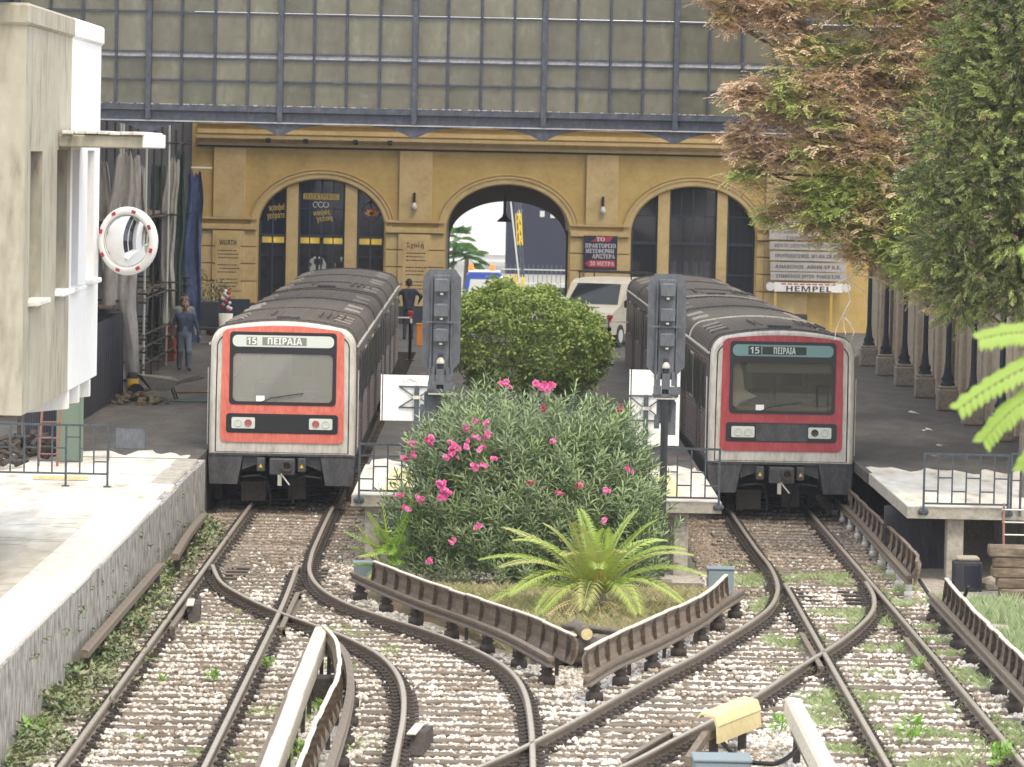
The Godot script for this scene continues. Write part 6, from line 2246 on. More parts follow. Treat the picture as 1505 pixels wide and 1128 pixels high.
func build_van():
	var t := thing("van", "cream delivery van parked between the trains before the ochre building", "van", Vector3(2.42, 1.0, -113.4), -.36)
	var side := PackedVector2Array([Vector2(.02, .38), Vector2(.06, .62), Vector2(.0, .92), Vector2(-.12, 1.02), Vector2(-.75, 1.20), Vector2(-1.42, 1.82), Vector2(-1.72, 1.92), Vector2(-2.6, 1.95), Vector2(-4.5, 1.93), Vector2(-4.62, 1.7), Vector2(-4.66, .38)])
	var b := B.new()
	var xf := Transform3D(Basis(Vector3(0, 0, 1), Vector3(0, 1, 0), Vector3(-1, 0, 0)), Vector3.ZERO)
	# prism extrudes along local z; map it to x and the profile's x to z
	b.prism(side, -.88, .88, xf)
	part(t, "body", b.done(), M.van)
	var g := PackedVector2Array()
	var n := Vector3(0, .67, .62).normalized()
	var a0 := Vector3(0, 1.225, -.78)
	var a1 := Vector3(0, 1.80, -1.40)
	var wv := a1 - a0
	b = B.new()
	var o := Vector3(0, wv.z, -wv.y).normalized() * -.012
	for q in [[.78, .66]]:
		b.quad(a0 + o + Vector3(-q[0], 0, 0), a0 + o + Vector3(q[0], 0, 0), a1 + o + Vector3(q[1], 0, 0), a1 + o + Vector3(-q[1], 0, 0))
	part(t, "windscreen", b.done(), M.car_glass)
	for s in [-1.0, 1.0]:
		for w in [[[-1.25, 1.22], [-2.15, 1.22], [-2.15, 1.75], [-1.62, 1.75]], [[-2.3, 1.22], [-3.3, 1.22], [-3.3, 1.75], [-2.3, 1.75]], [[-3.45, 1.22], [-4.4, 1.22], [-4.4, 1.75], [-3.45, 1.75]]]:
			b = B.new()
			b.quad(Vector3(s * .885, w[0][1], w[0][0]), Vector3(s * .885, w[1][1], w[1][0]), Vector3(s * .885, w[2][1], w[2][0]), Vector3(s * .885, w[3][1], w[3][0]))
			part(t, "side_window", b.done(), M.car_glass)
		part(t, "headlight", bx(Vector3(s * .62, .80, .04), Vector3(.30, .16, .06), .02), M.lens)
		part(t, "indicator", bx(Vector3(s * .80, .80, .0), Vector3(.10, .16, .10), .015), M.lens_red)
		part(t, "mirror", bx(Vector3(s * 1.0, 1.25, -.95), Vector3(.16, .22, .08), .03), M.black)
		for z in [-.75, -3.7]:
			b = B.new()
			b.cyl(Vector3(s * .68, .33, z), Vector3(s * .90, .33, z), .33, 18)
			var wh := part(t, "wheel", b.done(), M.rubber)
			b = B.new()
			b.cyl(Vector3(s * .885, .33, z), Vector3(s * .91, .33, z), .19, 14)
			part(wh, "rim", b.done(), M.dial_grey)
	part(t, "bumper", bx(Vector3(0, .48, .06), Vector3(1.76, .24, .12), .03), M.skirt)
	part(t, "grille", bx(Vector3(0, .80, .035), Vector3(.9, .14, .03)), M.black)
	part(t, "bonnet_vent", bx(Vector3(-.1, 1.145, -.55), Vector3(.8, .02, .05)), M.black)
	b = B.new()
	for z in [-1.9, -3.2]:
		b.cyl(Vector3(-.85, 2.12, z), Vector3(.85, 2.12, z), .025, 6)
		for s in [-.8, .8]:
			b.cyl(Vector3(s, 1.92, z), Vector3(s, 2.12, z), .02, 6)
	part(t, "roof_rack", b.done(), M.black)

# ---------- plants ----------
func leaf_mesh(l: float, w: float) -> ArrayMesh:
	var b := B.new()
	var p0 := Vector3.ZERO
	var p1 := Vector3(-w * .5, l * .06, l * .45)
	var p2 := Vector3(w * .5, l * .06, l * .45)
	var p3 := Vector3(0, -l * .06, l)
	var pm_ := Vector3(0, l * .02, l * .48)
	b.tri(p0, pm_, p1); b.tri(p0, p2, pm_); b.tri(p1, pm_, p3); b.tri(pm_, p2, p3)
	return b.done()

func cluster_mesh(n: int, l: float, w: float, spread: float, droop: float) -> ArrayMesh:
	var b := B.new()
	for i in n:
		var a := rng.randf() * TAU
		var e := rng.randf_range(-.5, 1.0) - droop
		var bs := Basis.from_euler(Vector3(-e, a, rng.randf_range(-.8, .8)))
		var o := Vector3(rng.randf_range(-1, 1), rng.randf_range(-1, 1), rng.randf_range(-1, 1)) * spread
		var s := rng.randf_range(.7, 1.25)
		var p0 := o
		var p1 := o + bs * Vector3(-w * .5, .0, l * .45) * s
		var p2 := o + bs * Vector3(w * .5, .0, l * .45) * s
		var p3 := o + bs * Vector3(0, -l * .1, l) * s
		b.tri(p0, p2, p1); b.tri(p1, p2, p3)
	return b.done()

func spray_mesh(stalks: int, pairs: int) -> ArrayMesh:
	# a few drooping stalks with small paired leaflets
	var b := B.new()
	for s in stalks:
		var a := TAU * s / stalks + rng.randf_range(-.5, .5)
		var dir := Vector3(cos(a), rng.randf_range(-.35, .35), sin(a)).normalized()
		var l := rng.randf_range(.16, .26)
		for i in pairs:
			var f := (i + 1.0) / pairs
			var o := dir * l * f + Vector3(0, -.06 * f * f, 0)
			var side := dir.cross(Vector3.UP).normalized()
			for k in [-1.0, 1.0]:
				var d: Vector3 = (side * k * .8 + dir * .5 + Vector3(0, rng.randf_range(-.5, .1), 0)).normalized()
				var ll := rng.randf_range(.045, .07)
				var w := d.cross(Vector3(rng.randf_range(-.3, .3), 1, 0)).normalized() * .013
				b.tri(o, o + d * ll * .5 + w, o + d * ll * .5 - w); b.tri(o + d * ll * .5 - w, o + d * ll * .5 + w, o + d * ll)
	return b.done()

func shoot_mesh(whorls: int, len: float, l: float, w: float) -> ArrayMesh:
	# upright oleander shoot: leaves in threes along a stem
	var b := B.new()
	b.cyl(Vector3.ZERO, Vector3(0, len, 0), .004, 3)
	for k in whorls:
		var y := len * (k + 1.0) / whorls
		for i in 3:
			var a := TAU * i / 3.0 + k * 1.05 + rng.randf_range(-.3, .3)
			var e := lerpf(.15, .95, float(k) / whorls) + rng.randf_range(-.25, .25)
			var d := Vector3(cos(a) * cos(e), sin(e), sin(a) * cos(e))
			var s := d.cross(Vector3.UP).normalized() * w * .5
			var o := Vector3(0, y, 0)
			var ll := l * rng.randf_range(.75, 1.15)
			var mid := o + d * ll * .5
			var tip := o + d * ll + Vector3(0, -ll * .12, 0)
			b.tri(o, mid + s, mid - s); b.tri(mid - s, mid + s, tip)
	return b.done()

func frond(path: Array, leaflets: int, ll: float, lw: float, b: B, droop := .15, tip_taper := .75, start := .12):
	var L := path_len(path)
	b.tube(path, .016, .004, 4)
	for i in leaflets:
		var f := start + (1.0 - start) * i / float(leaflets - 1)
		var q := along(path, L * f)
		var d: Vector3 = q[1]
		var side := d.cross(Vector3.UP).normalized()
		var up := side.cross(d).normalized()
		var le := ll * (1.0 - tip_taper * pow(absf(f - .35) / .65, 2.0)) * rng.randf_range(.9, 1.1)
		for s in [-1.0, 1.0]:
			var dir = (side * s * .85 + d * .75 + up * .28).normalized()
			var o: Vector3 = q[0]
			var mid = o + dir * le * .5
			var tip = o + dir * le + Vector3(0, -le * droop, 0)
			var wv := d * lw * .5
			b.tri(o, mid + wv, mid - wv); b.tri(mid - wv, mid + wv, tip)

func bez(a: Vector3, c: Vector3, e: Vector3, n := 10) -> Array:
	var o := []
	for i in n + 1:
		var t := i / float(n)
		o.append(a * (1 - t) * (1 - t) + c * 2 * t * (1 - t) + e * t * t)
	return o

func green(key: String, c: Color, back: Color, rough := .5) -> StandardMaterial3D:
	var m := StandardMaterial3D.new()
	m.albedo_color = c.linear_to_srgb()
	m.roughness = rough
	m.backlight_enabled = true
	m.backlight = back.linear_to_srgb()
	m.cull_mode = BaseMaterial3D.CULL_DISABLED
	M[key] = m
	return m

func build_plants():
	green("palm_green", C3(.29, .39, .07), C3(.13, .18, .03))
	green("palm_green2", C3(.37, .47, .10), C3(.15, .20, .03))
	green("palm_olive", C3(.40, .41, .14), C3(.12, .14, .03))
	green("fern_green", C3(.22, .36, .05), C3(.12, .18, .02))
	green("bright_green", C3(.26, .39, .065), C3(.13, .20, .03))
	green("weed_green", C3(.20, .38, .05), C3(.1, .18, .03))
	# soil mound of the island bed
	var b := B.new()
	b.sg = 0
	var poly := [[-2.0, -61.6], [-1.9, -58.2], [-1.0, -55.6], [-.3, -53.8], [.35, -52.2], [1.1, -50.3], [1.55, -50.6], [2.2, -52.4], [2.85, -54.6], [3.2, -56.6], [3.3, -61.6]]
	for ringi in 5:
		for i in poly.size():
			var j := (i + 1) % poly.size()
			var c := Vector2(.6, -57.5)
			var f0 := ringi / 5.0
			var f1 := (ringi + 1) / 5.0
			var q := []
			for e in [[i, f0], [j, f0], [j, f1], [i, f1]]:
				var p := Vector2(poly[e[0]][0], poly[e[0]][1]).lerp(c, e[1])
				q.append(Vector3(p.x, -.2 + .28 * sin(e[1] * PI * .5), p.y))
			b.quad(q[0], q[1], q[2], q[3])
	setting("planting_bed", b.done(), M.soil)
	# oleander
	var t := thing("oleander_bush", "large oleander bush with pink flowers between the two signals", "bush", Vector3(.5, 0, -58.9))
	var shoots := []
	for k in 3: shoots.append(shoot_mesh(7, .42, .17, .022))
	var xs := [[], [], []]
	var cs := [[], [], []]
	var n := FastNoiseLite.new()
	n.seed = 9
	n.frequency = .6
	for i in 4600:
		var a := rng.randf() * TAU
		var e := asin(rng.randf_range(-.25, 1.0))
		var d := Vector3(cos(a) * cos(e), sin(e), sin(a) * cos(e))
		if d.z < -.5: continue
		var rad := rng.randf_range(.62, 1.0)
		rad *= 1.0 + .16 * n.get_noise_3d(d.x * 3, d.y * 3, d.z * 3)
		var fat := pow(maxf(cos(e), .05), .62) / maxf(cos(e), .05)
		var p := Vector3(d.x * fat * 2.12, .72 + d.y * 2.25, d.z * fat * 1.45) * Vector3(rad, 1, rad)
		p.y = .72 + d.y * 2.25 * rad
		if p.x < -1.3 and p.y > 2.3: p.y -= .2
		if p.y < .1: continue
		var tilt := Vector3(d.x * .7 + rng.randf_range(-.3, .3), 1.0, d.z * .7 + rng.randf_range(-.3, .3)).normalized()
		var sx := tilt.cross(Vector3.FORWARD).normalized()
		var bs := Basis(sx, tilt, sx.cross(tilt)).rotated(tilt, rng.randf() * TAU).scaled(Vector3.ONE * rng.randf_range(.75, 1.2))
		var k := rng.randi() % 3
		xs[k].append(Transform3D(bs, p - tilt * .3))
		var g := rng.randf()
		cs[k].append(Color(.15, .20, .095).lerp(Color(.25, .33, .16), g).lerp(Color(.28, .40, .12), .6 if rng.randf() < .18 else 0.0))
	for k in 3: scatter(t, "foliage", shoots[k], M.leaf, xs[k], cs[k])
	for i in 26:
		var a := rng.randf() * TAU
		var r := rng.randf_range(.1, .5)
		var st := B.new()
		st.tube(bez(Vector3(cos(a) * r * .6, -.1, sin(a) * r * .6), Vector3(cos(a) * r, 1.0, sin(a) * r), Vector3(cos(a) * 1.5, rng.randf_range(1.2, 2.4), sin(a) * .9), 6), .03, .01, 5)
		part(t, "stem", st.done(), M.bark)
	var petal := B.new()
	for i in 11:
		var a := TAU * i / 5.0 + (i / 5) * .6
		var e := .25 + (i / 5) * .5
		var r := .055 - (i / 5) * .01
		var d := Vector3(cos(a) * cos(e), sin(e), sin(a) * cos(e))
		var s := Vector3(-sin(a), 0, cos(a)) * .026
		petal.tri(Vector3.ZERO, d * r * .7 + s, d * r * .7 - s); petal.tri(d * r * .7 - s, d * r * .7 + s, d * r * 1.15)
	var pmesh := petal.done()
	green("pink", C3(.74, .15, .38), C3(.25, .04, .1), .6)
	green("pink2", C3(.78, .26, .50), C3(.25, .06, .12), .6)
	green("pink_faded", C3(.38, .09, .10), C3(.1, .03, .03), .6)
	var fpos := FLOWERS
	var fi := 0
	for p in fpos:
		var fl := Node3D.new()
		var cnt := 7 if fi in [0, 1, 2, 10, 13, 15, 26, 28] else (3 if fi % 3 else 5)
		var big := .92 if cnt == 7 else .72
		var mb := B.new()
		var head := part(t, "flower", pmesh, M.pink if fi % 2 else M.pink2, p - t.position + Vector3(0, 0, .12))
		head.scale = Vector3.ONE * big
		head.rotation = Vector3(.9 + rng.randf_range(-.3, .3), rng.randf() * .6, 0)
		for k in cnt:
			var o := part(head, "floret", pmesh, M.pink_faded if fi in [3, 4, 25, 36, 37] else (M.pink if k % 2 else M.pink2), Vector3(rng.randf_range(-1, 1), rng.randf_range(-.5, .6), rng.randf_range(-1, 1)) * .075)
			o.rotation = Vector3(rng.randf_range(-.9, .9), rng.randf() * TAU, rng.randf_range(-.9, .9))
		fl.free()
		fi += 1
	# young palm
	t = thing("young_palm", "young feathery palm in front of the oleander", "palm", Vector3(1.45, 0.02, -55.3))
	var tips := [[-1.62, .75, .2], [-1.75, .0, .5], [-1.15, 1.0, -.1], [-.75, 1.25, .1], [-.25, 1.42, -.2], [.1, 1.2, .3], [.55, 1.45, -.1], [.35, .95, .8], [1.2, .95, .2], [1.5, .6, .3], [1.25, .2, .7], [-.85, .05, 1.0], [-.2, .2, 1.2], [.55, .15, 1.1], [-1.35, .7, .7], [.95, 1.0, -.5], [-.5, .9, .9], [-1.2, .35, .9], [-1.3, 1.15, -.3], [.8, 1.35, .3], [1.3, .9, .5], [.0, .75, 1.1], [-.35, 1.3, .45]]
	for i in tips.size():
		var e := Vector3(tips[i][0], tips[i][1], tips[i][2])
		var c := Vector3(e.x * .42, e.y * .45 + (.75 if e.y < .6 else (.62 if e.y < 1.1 else .45)), e.z * .42)
		var fb := B.new()
		frond(bez(Vector3(0, .15, 0), c, e, 14), 56, .38, .020, fb, .30)
		part(t, "frond", fb.done(), [M.palm_green, M.palm_green2, M.palm_green2, M.palm_olive][i % 4 if i < 11 else 3 - i % 2])
	for i in 7:
		var e := Vector3(rng.randf_range(-.8, .9), rng.randf_range(-.1, .15), rng.randf_range(.5, 1.3))
		var fb := B.new()
		frond(bez(Vector3(0, .1, 0), e * .5 + Vector3(0, .35, 0), e, 8), 20, .2, .014, fb, .3)
		part(t, "dry_frond", fb.done(), M.cover_yellow)
	b = B.new()
	b.sg = 0
	b.lathe([Vector2(0, .5), Vector2(.08, .48), Vector2(.13, .3), Vector2(.16, .1), Vector2(.14, -.15)], 10)
	part(t, "trunk", b.done(), M.bark)
	b = B.new()
	for i in 16:
		var a := rng.randf() * TAU
		b.tube([Vector3(0, .38, .05), Vector3(cos(a) * .12, .55 + rng.randf() * .1, .08 + sin(a) * .1), Vector3(cos(a) * .24, .5, .12 + sin(a) * .15)], .012, .006, 4)
	part(t, "flower_stalk", b.done(), M.amber)
	# fern-like sapling at the left of the oleander
	t = thing("ailanthus_sapling", "fern like yellow green sapling at the left foot of the oleander", "sapling", Vector3(-1.52, 0, -58.2))
	var tp := [[-.55, .95, .1], [-.6, .62, .2], [-.55, .35, .3], [-.15, 1.25, 0], [.25, 1.05, .2], [.35, .65, .4], [-.3, .15, .5], [.1, .4, .6], [-.7, .8, -.2], [-.4, .75, .3], [-.2, .9, .35], [.15, .8, .45], [-.45, .5, .45], [-.1, .55, .6], [.3, 1.3, .1], [-.35, 1.1, .15]]
	for i in tp.size():
		var e := Vector3(tp[i][0], tp[i][1], tp[i][2])
		var fb := B.new()
		frond(bez(Vector3(0, .1 + .05 * i, 0), e * .5 + Vector3(0, .22, 0), e, 8), 12, .21, .042, fb, .2, .6, .2)
		part(t, "leaf", fb.done(), M.fern_green if i % 3 else M.palm_green2)
	b = B.new()
	b.tube([Vector3(0, -.15, 0), Vector3(0, .5, 0)], .02, .01, 5)
	part(t, "stem", b.done(), M.bark)
	# clipped round bush on the island platform
	t = thing("round_bush", "dense clipped round bush on the island platform behind the oleander", "bush", Vector3(.62, 1.0, -87.7))
	var cl := []
	for k in 3: cl.append(cluster_mesh(9, .10, .05, .06, .1))
	xs = [[], [], []]
	cs = [[], [], []]
	for i in 9500:
		var a := rng.randf() * TAU
		var e := asin(rng.randf_range(-.9, 1.0))
		var d := Vector3(cos(a) * cos(e), sin(e), sin(a) * cos(e))
		if d.z < -.45: continue
		var rad := rng.randf_range(.78, 1.0) * (1.0 + .24 * n.get_noise_3d(d.x * 3.4 + 9, d.y * 3.4, d.z * 3.4))
		if i % 40 == 0: rad *= rng.randf_range(1.05, 1.17)
		var p := Vector3(d.x * 1.85, 1.30 + d.y * 1.22 - d.x * .12, d.z * 1.4) * Vector3(rad, 1, rad)
		p.y = 1.30 + (d.y * 1.22 - d.x * .16) * rad
		if d.x < -.2 and d.y > 0: p.y += .12
		var k := rng.randi() % 3
		xs[k].append(Transform3D(Basis.from_euler(Vector3(rng.randf_range(-.6, .6), rng.randf() * TAU, rng.randf_range(-.6, .6))).scaled(Vector3.ONE * rng.randf_range(.7, 1.2)), p))
		var g := rng.randf()
		cs[k].append(Color(.25, .34, .075).lerp(Color(.44, .55, .14), g).lerp(Color(.56, .55, .17), .7 if rng.randf() < .12 else 0.0))
	for k in 3: scatter(t, "foliage", cl[k], M.leaf, xs[k], cs[k])
	b = B.new()
	for i in 5:
		b.tube(bez(Vector3(0, .0, 0), Vector3(rng.randf_range(-.2, .2), .7, 0), Vector3(rng.randf_range(-1, 1), 1.5, rng.randf_range(-.6, .6)), 5), .08, .03, 6)
	part(t, "trunk", b.done(), M.bark)
	# grasses
	var blade := B.new()
	for i in 18:
		var a := rng.randf() * TAU
		var l := rng.randf_range(.05, .17)
		var o := Vector3(cos(a), 0, sin(a)) * rng.randf_range(.0, .09)
		var d := Vector3(cos(a) * .3, 1, sin(a) * .3) * l
		var s := Vector3(-sin(a), 0, cos(a)) * .0026
		blade.tri(o - s, o + s, o + d * .6 + s * .5); blade.tri(o - s, o + d * .6 + s * .5, o + d + Vector3(cos(a), -.3, sin(a)) * l * .25)
	var gm := blade.done()
	var gx := []
	var gc := []
	for i in 9000:
		var x := rng.randf_range(6.62, 10.5)
		var z := rng.randf_range(-59.5, -44.0)
		if n.get_noise_2d(x * 1.5, z * .8) < -.12: continue
		gx.append(Transform3D(Basis(Vector3.UP, rng.randf() * TAU).scaled(Vector3(1, rng.randf_range(.6, 1.7), 1)), Vector3(x, -.22, z)))
		gc.append(Color(.28, .38, .17).lerp(Color(.46, .52, .32), rng.randf()))
	for i in 3000:
		var x := rng.randf_range(-1.2, 3.3)
		var z := rng.randf_range(-57.5, -51.0)
		if absf(x - 1.1) > (-z - 49.3) * .33: continue
		gx.append(Transform3D(Basis(Vector3.UP, rng.randf() * TAU).scaled(Vector3(1.3, rng.randf_range(.5, 1.3), 1.3)), Vector3(x, -.14 + .2 * clampf((-z - 51) / 5.0, 0, 1), z)))
		gc.append(Color(.22, .28, .09).lerp(Color(.52, .44, .26), rng.randf() if rng.randf() < .7 else 1.0))
	# tufts between the rails of the right track and along its sides
	for i in 3600:
		var x := rng.randf_range(3.8, 6.5)
		var z := rng.randf_range(-64.0, -40.0)
		var v := n.get_noise_2d(x * 1.2 + 40, z * .7)
		if v < .20: continue
		gx.append(Transform3D(Basis(Vector3.UP, rng.randf() * TAU).scaled(Vector3(1.1, rng.randf_range(.35, .85), 1.1)), Vector3(x, -.17, z)))
		gc.append(Color(.26, .35, .13).lerp(Color(.44, .50, .28), rng.randf()))
	for i in 1100:
		var x := rng.randf_range(-4.2, -1.2)
		var z := rng.randf_range(-58.0, -40.0)
		var v := n.get_noise_2d(x * 1.2 + 90, z * .7)
		if v < .3: continue
		gx.append(Transform3D(Basis(Vector3.UP, rng.randf() * TAU).scaled(Vector3(1, rng.randf_range(.3, .7), 1)), Vector3(x, -.17, z)))
		gc.append(Color(.26, .38, .10).lerp(Color(.44, .52, .24), rng.randf()))
	var g := scatter(self, numbered("grass"), gm, M.leaf, gx, gc)
	tag(g, "thin grass growing in the ballast and around the planting bed", "grass", "", "stuff")
	# weeds along the platform wall
	var wm := cluster_mesh(14, .09, .035, .07, .0)
	gx = []; gc = []
	for i in 1250:
		var z := rng.randf_range(-69.0, -41.0)
		var v := n.get_noise_2d(z * .9, 31)
		var wide := .18 + .55 * clampf(v + .25, 0, 1)
		var x := -5.10 + rng.randf() * rng.randf() * wide * 1.6
		var hgt := (.28 if v > 0.0 else .12) * (1.0 - (x + 5.1) / 1.2)
		gx.append(Transform3D(Basis.from_euler(Vector3(0, rng.randf() * TAU, 0)).scaled(Vector3.ONE * rng.randf_range(.6, 1.2)), Vector3(x, -.15 + rng.randf() * maxf(hgt, .05), z)))
		gc.append(Color(.09, .14, .055).lerp(Color(.24, .28, .12), rng.randf()).lerp(Color(.34, .29, .19), .6 if rng.randf() < .3 else 0.0))
	for i in 40:
		var z := rng.randf_range(-66.0, -43.0)
		gx.append(Transform3D(Basis.from_euler(Vector3(0, rng.randf() * TAU, 0)).scaled(Vector3.ONE * rng.randf_range(.4, .8)), Vector3(-5.10, rng.randf_range(.1, .85), z)))
		gc.append(Color(.06, .11, .03).lerp(Color(.15, .2, .05), rng.randf()))
	var wd := scatter(self, numbered("weeds"), wm, M.leaf, gx, gc)
	tag(wd, "dark green weeds along the foot of the left platform wall", "weeds", "", "stuff")
	# single bright tufts
	var tuft := cluster_mesh(40, .13, .045, .10, -.3)
	for q in [[-2.02, -42.0, 1.1, "bright green weed tuft between the plank and the boards at the bottom left"], [4.80, -44.6, 1.3, "bright green weed tuft inside the right track near the bottom edge"], [5.62, -42.9, 1.1, "bright green weed tuft against the right rail at the bottom right corner"], [-3.45, -48.6, .6, "small green weed tuft in the middle of the left track"], [-2.85, -49.9, .6, "small green weed tuft at the right rail of the left track"], [-4.05, -48.3, .5, "small green weed tuft at the left rail of the left track"], [3.35, -45.2, .9, "dull weed tuft left of the pale plank hood"], [-5.0, -42.9, 1.4, "dark weed tuft at the foot of the platform wall in the corner"], [5.55, -50.9, .8, "weed tuft beside the right rail of the right track"], [-2.0, -45.9, .7, "weed tuft beside the end box of the plank"]]:
		var o := thing("weed_tuft", q[3], "weed", Vector3(q[0], -.14, q[1]), rng.randf() * 3, "weed tufts in the ballast")
		part(o, "leaves", tuft, M.weed_green, Vector3(0, .1 * q[2], 0)).scale = Vector3.ONE * q[2]
		var sb := B.new()
		for i in 5:
			sb.cyl(Vector3.ZERO, Vector3(rng.randf_range(-.1, .1), .2 * q[2], rng.randf_range(-.1, .1)), .005, 3)
		part(o, "stem", sb.done(), M.weed_green)

func branchy(t: Node3D, root: Vector3, blobs: Array, r0: float, called := "limb"):
	for q in blobs:
		var e := Vector3(q[0], q[1], q[2])
		var b := B.new()
		b.sg = 0
		var c := root.lerp(e, .5) + Vector3(0, .5, 0)
		b.tube(bez(root, c, e, 7), r0, .02, 6)
		for i in 5:
			var d = Vector3(rng.randf_range(-1, 1), rng.randf_range(-.6, .8), rng.randf_range(-1, 1)) * q[3]
			b.tube([e.lerp(root, .15), e + d * .5, e + d * .95 + Vector3(0, -.1, 0)], .018, .006, 4)
		part(t, called, b.done(), M.bark)

func build_trees():
	var n := FastNoiseLite.new()
	n.seed = 77
	n.frequency = .55
	# tree with browning leaves
	var t := thing("browning_tree", "broad tree with half browned leaves reaching over the right platform", "tree", Vector3(10.9, 0, -71.5))
	var blobs := [[3.75, 9.45, -70.5, .35], [3.95, 8.95, -70.4, .22], [4.25, 7.65, -70.1, .35], [4.2, 6.9, -70.2, .3], [4.35, 6.2, -70.2, .32], [4.85, 5.5, -70.2, .3], [5.6, 5.35, -70, .4], [4.1, 9.3, -70.5, .5], [4.75, 9.15, -70.2, .6], [5.5, 9.5, -70.5, .8], [6.6, 9.4, -70, 1.0], [7.7, 9.3, -70.5, 1.1], [5.25, 8.5, -70, .5], [4.75, 7.45, -70, .62], [5.45, 7.75, -69.6, .8], [6.4, 8.2, -70.3, 1.0], [7.4, 8.0, -70, 1.1], [4.6, 6.55, -70.2, .5], [5.3, 6.75, -70, .8], [6.3, 6.9, -69.7, 1.0], [7.3, 6.7, -70, 1.0], [5.2, 5.75, -70.2, .55], [6.0, 5.9, -70, .75], [6.9, 5.6, -69.8, .9], [7.8, 5.6, -70, .9], [6.6, 5.0, -70, .55], [7.3, 4.7, -70, .6], [8.4, 7.2, -70.5, 1.1], [8.8, 8.9, -70.5, 1.2], [8.6, 5.2, -70.3, .9], [6.2, 5.45, -69.8, .7], [6.95, 5.1, -69.6, .75], [7.5, 4.65, -69.6, .7], [7.9, 4.2, -69.5, .55], [6.4, 4.95, -69.8, .4], [5.7, 5.6, -69.9, .5], [9.6, 6.5, -71, 1.1], [9.8, 8.2, -71, 1.2], [10.6, 9.3, -71.5, 1.3], [7.4, 10.4, -70.5, 1.1], [9.0, 10.4, -71, 1.2], [5.9, 10.4, -70.5, .9]]
	var loc := []
	for q in blobs: loc.append([q[0] - 10.9, q[1], q[2] + 71.5, q[3]])
	var b := B.new()
	b.sg = 0
	b.tube([Vector3(0, -.2, 0), Vector3(-.1, 2.2, .1), Vector3(-.4, 4.4, .3), Vector3(-.7, 6.0, .5)], .30, .18, 10)
	part(t, "trunk", b.done(), M.bark)
	branchy(t, Vector3(-.6, 5.4, .4), loc, .07)
	var cl := []
	for k in 3: cl.append(spray_mesh(3, 7))
	var xs := [[], [], []]
	var cs := [[], [], []]
	for q in loc:
		var cnt := int(440 * q[3] * q[3] + 90)
		for i in cnt:
			var d := Vector3(rng.randfn(), rng.randfn(), rng.randfn()).normalized()
			var r: float = q[3] * pow(rng.randf(), .5) * (1.0 + .75 * n.get_noise_3d(d.x * 4 + q[0] * 2.0, d.y * 4 + q[1], d.z * 4))
			var p := Vector3(q[0], q[1], q[2]) + d * r * Vector3(1.05, .8, .9)
			# layered sprays: gather leaves towards flat tiers
			var tier: float = n.get_noise_2d(p.x * .9 + q[0] * 3.0, p.z * .9) * .6 + p.x * .22
			p.y = lerpf(p.y, roundf((p.y - tier) / .42) * .42 + tier + n.get_noise_2d(p.x * 2, p.z * 2) * .16, .38)
			var v := n.get_noise_3d(p.x * 1.3, p.y * 1.7, p.z * 1.3) + rng.randf_range(-.22, .22) - .10
			if p.y < 6.3: v += .22
			var c: Color
			if v > .10: c = Color(.34, .42, .11).lerp(Color(.52, .60, .19), rng.randf())
			elif v > -.02: c = Color(.44, .38, .16).lerp(Color(.58, .48, .22), rng.randf())
			else: c = Color(.50, .34, .215).lerp(Color(.72, .55, .38), rng.randf())
			var k := rng.randi() % 3
			xs[k].append(Transform3D(Basis.from_euler(Vector3(rng.randf_range(-.4, .4), rng.randf() * TAU, rng.randf_range(-.4, .4))).scaled(Vector3.ONE * rng.randf_range(.7, 1.2)), p))
			cs[k].append(c)
	for k in 3: scatter(t, "crown", cl[k], M.leaf_dry, xs[k], cs[k])
	# dry hanging branch
	var db := B.new()
	db.sg = 0
	var twigs := [[[6.45, 5.3], [6.5, 4.9], [6.35, 4.6], [6.15, 4.35], [6.2, 4.0], [6.1, 3.7], [6.15, 3.4]], [[6.35, 4.6], [6.15, 4.4], [5.85, 4.25]], [[6.3, 4.45], [6.7, 4.4], [6.95, 4.3], [6.9, 4.1]], [[6.5, 4.9], [6.75, 4.6], [7.0, 4.45]], [[6.15, 4.35], [6.45, 4.15], [6.5, 3.9]], [[6.2, 4.0], [6.0, 3.5], [5.95, 3.3]], [[6.15, 3.7], [6.3, 3.45], [6.2, 3.2]]]
	for w in twigs:
		var pts := []
		for p in w: pts.append(Vector3(p[0] - 10.9 + rng.randf_range(-.02, .02), p[1], 1.7 + rng.randf_range(-.1, .1)))
		db.tube(smooth(pts, .15), .016, .006, 5)
	part(t, "dead_branch", db.done(), M.cover_top)
	# cypress
	t = thing("cypress_tree", "dark green cypress with drooping sprays at the right edge", "tree", Vector3(8.75, 0, -64.6))
	b = B.new()
	b.sg = 0
	b.tube([Vector3(0, -.2, 0), Vector3(.03, 3.0, 0), Vector3(-.05, 6.0, 0), Vector3(0, 11.0, 0)], .17, .06, 10)
	part(t, "trunk", b.done(), M.bark)
	var cb := [[8.1, 10.2, -64, .9], [7.9, 9.3, -64, .8], [8.7, 9.4, -63.7, 1.0], [7.6, 8.4, -64, .65], [8.4, 8.3, -63.6, .9], [7.5, 7.6, -64, .55], [8.2, 7.3, -63.6, .85], [9.0, 7.5, -64, 1.0], [7.2, 6.8, -63.8, .6], [7.9, 6.4, -63.6, .8], [8.7, 6.3, -63.6, .9], [6.95, 6.0, -64, .45], [7.5, 5.6, -63.7, .7], [8.3, 5.4, -63.5, .85], [9.1, 5.6, -64, .9], [7.1, 5.1, -64, .5], [7.7, 4.75, -63.8, .6], [8.4, 4.6, -63.7, .7], [9.1, 4.6, -64, .8], [7.5, 4.25, -64, .4], [9.6, 9, -64.5, 1.1], [9.7, 7, -64.6, 1.1]]
	loc = []
	for q in cb: loc.append([q[0] - 8.75, q[1], q[2] + 64.6, q[3]])
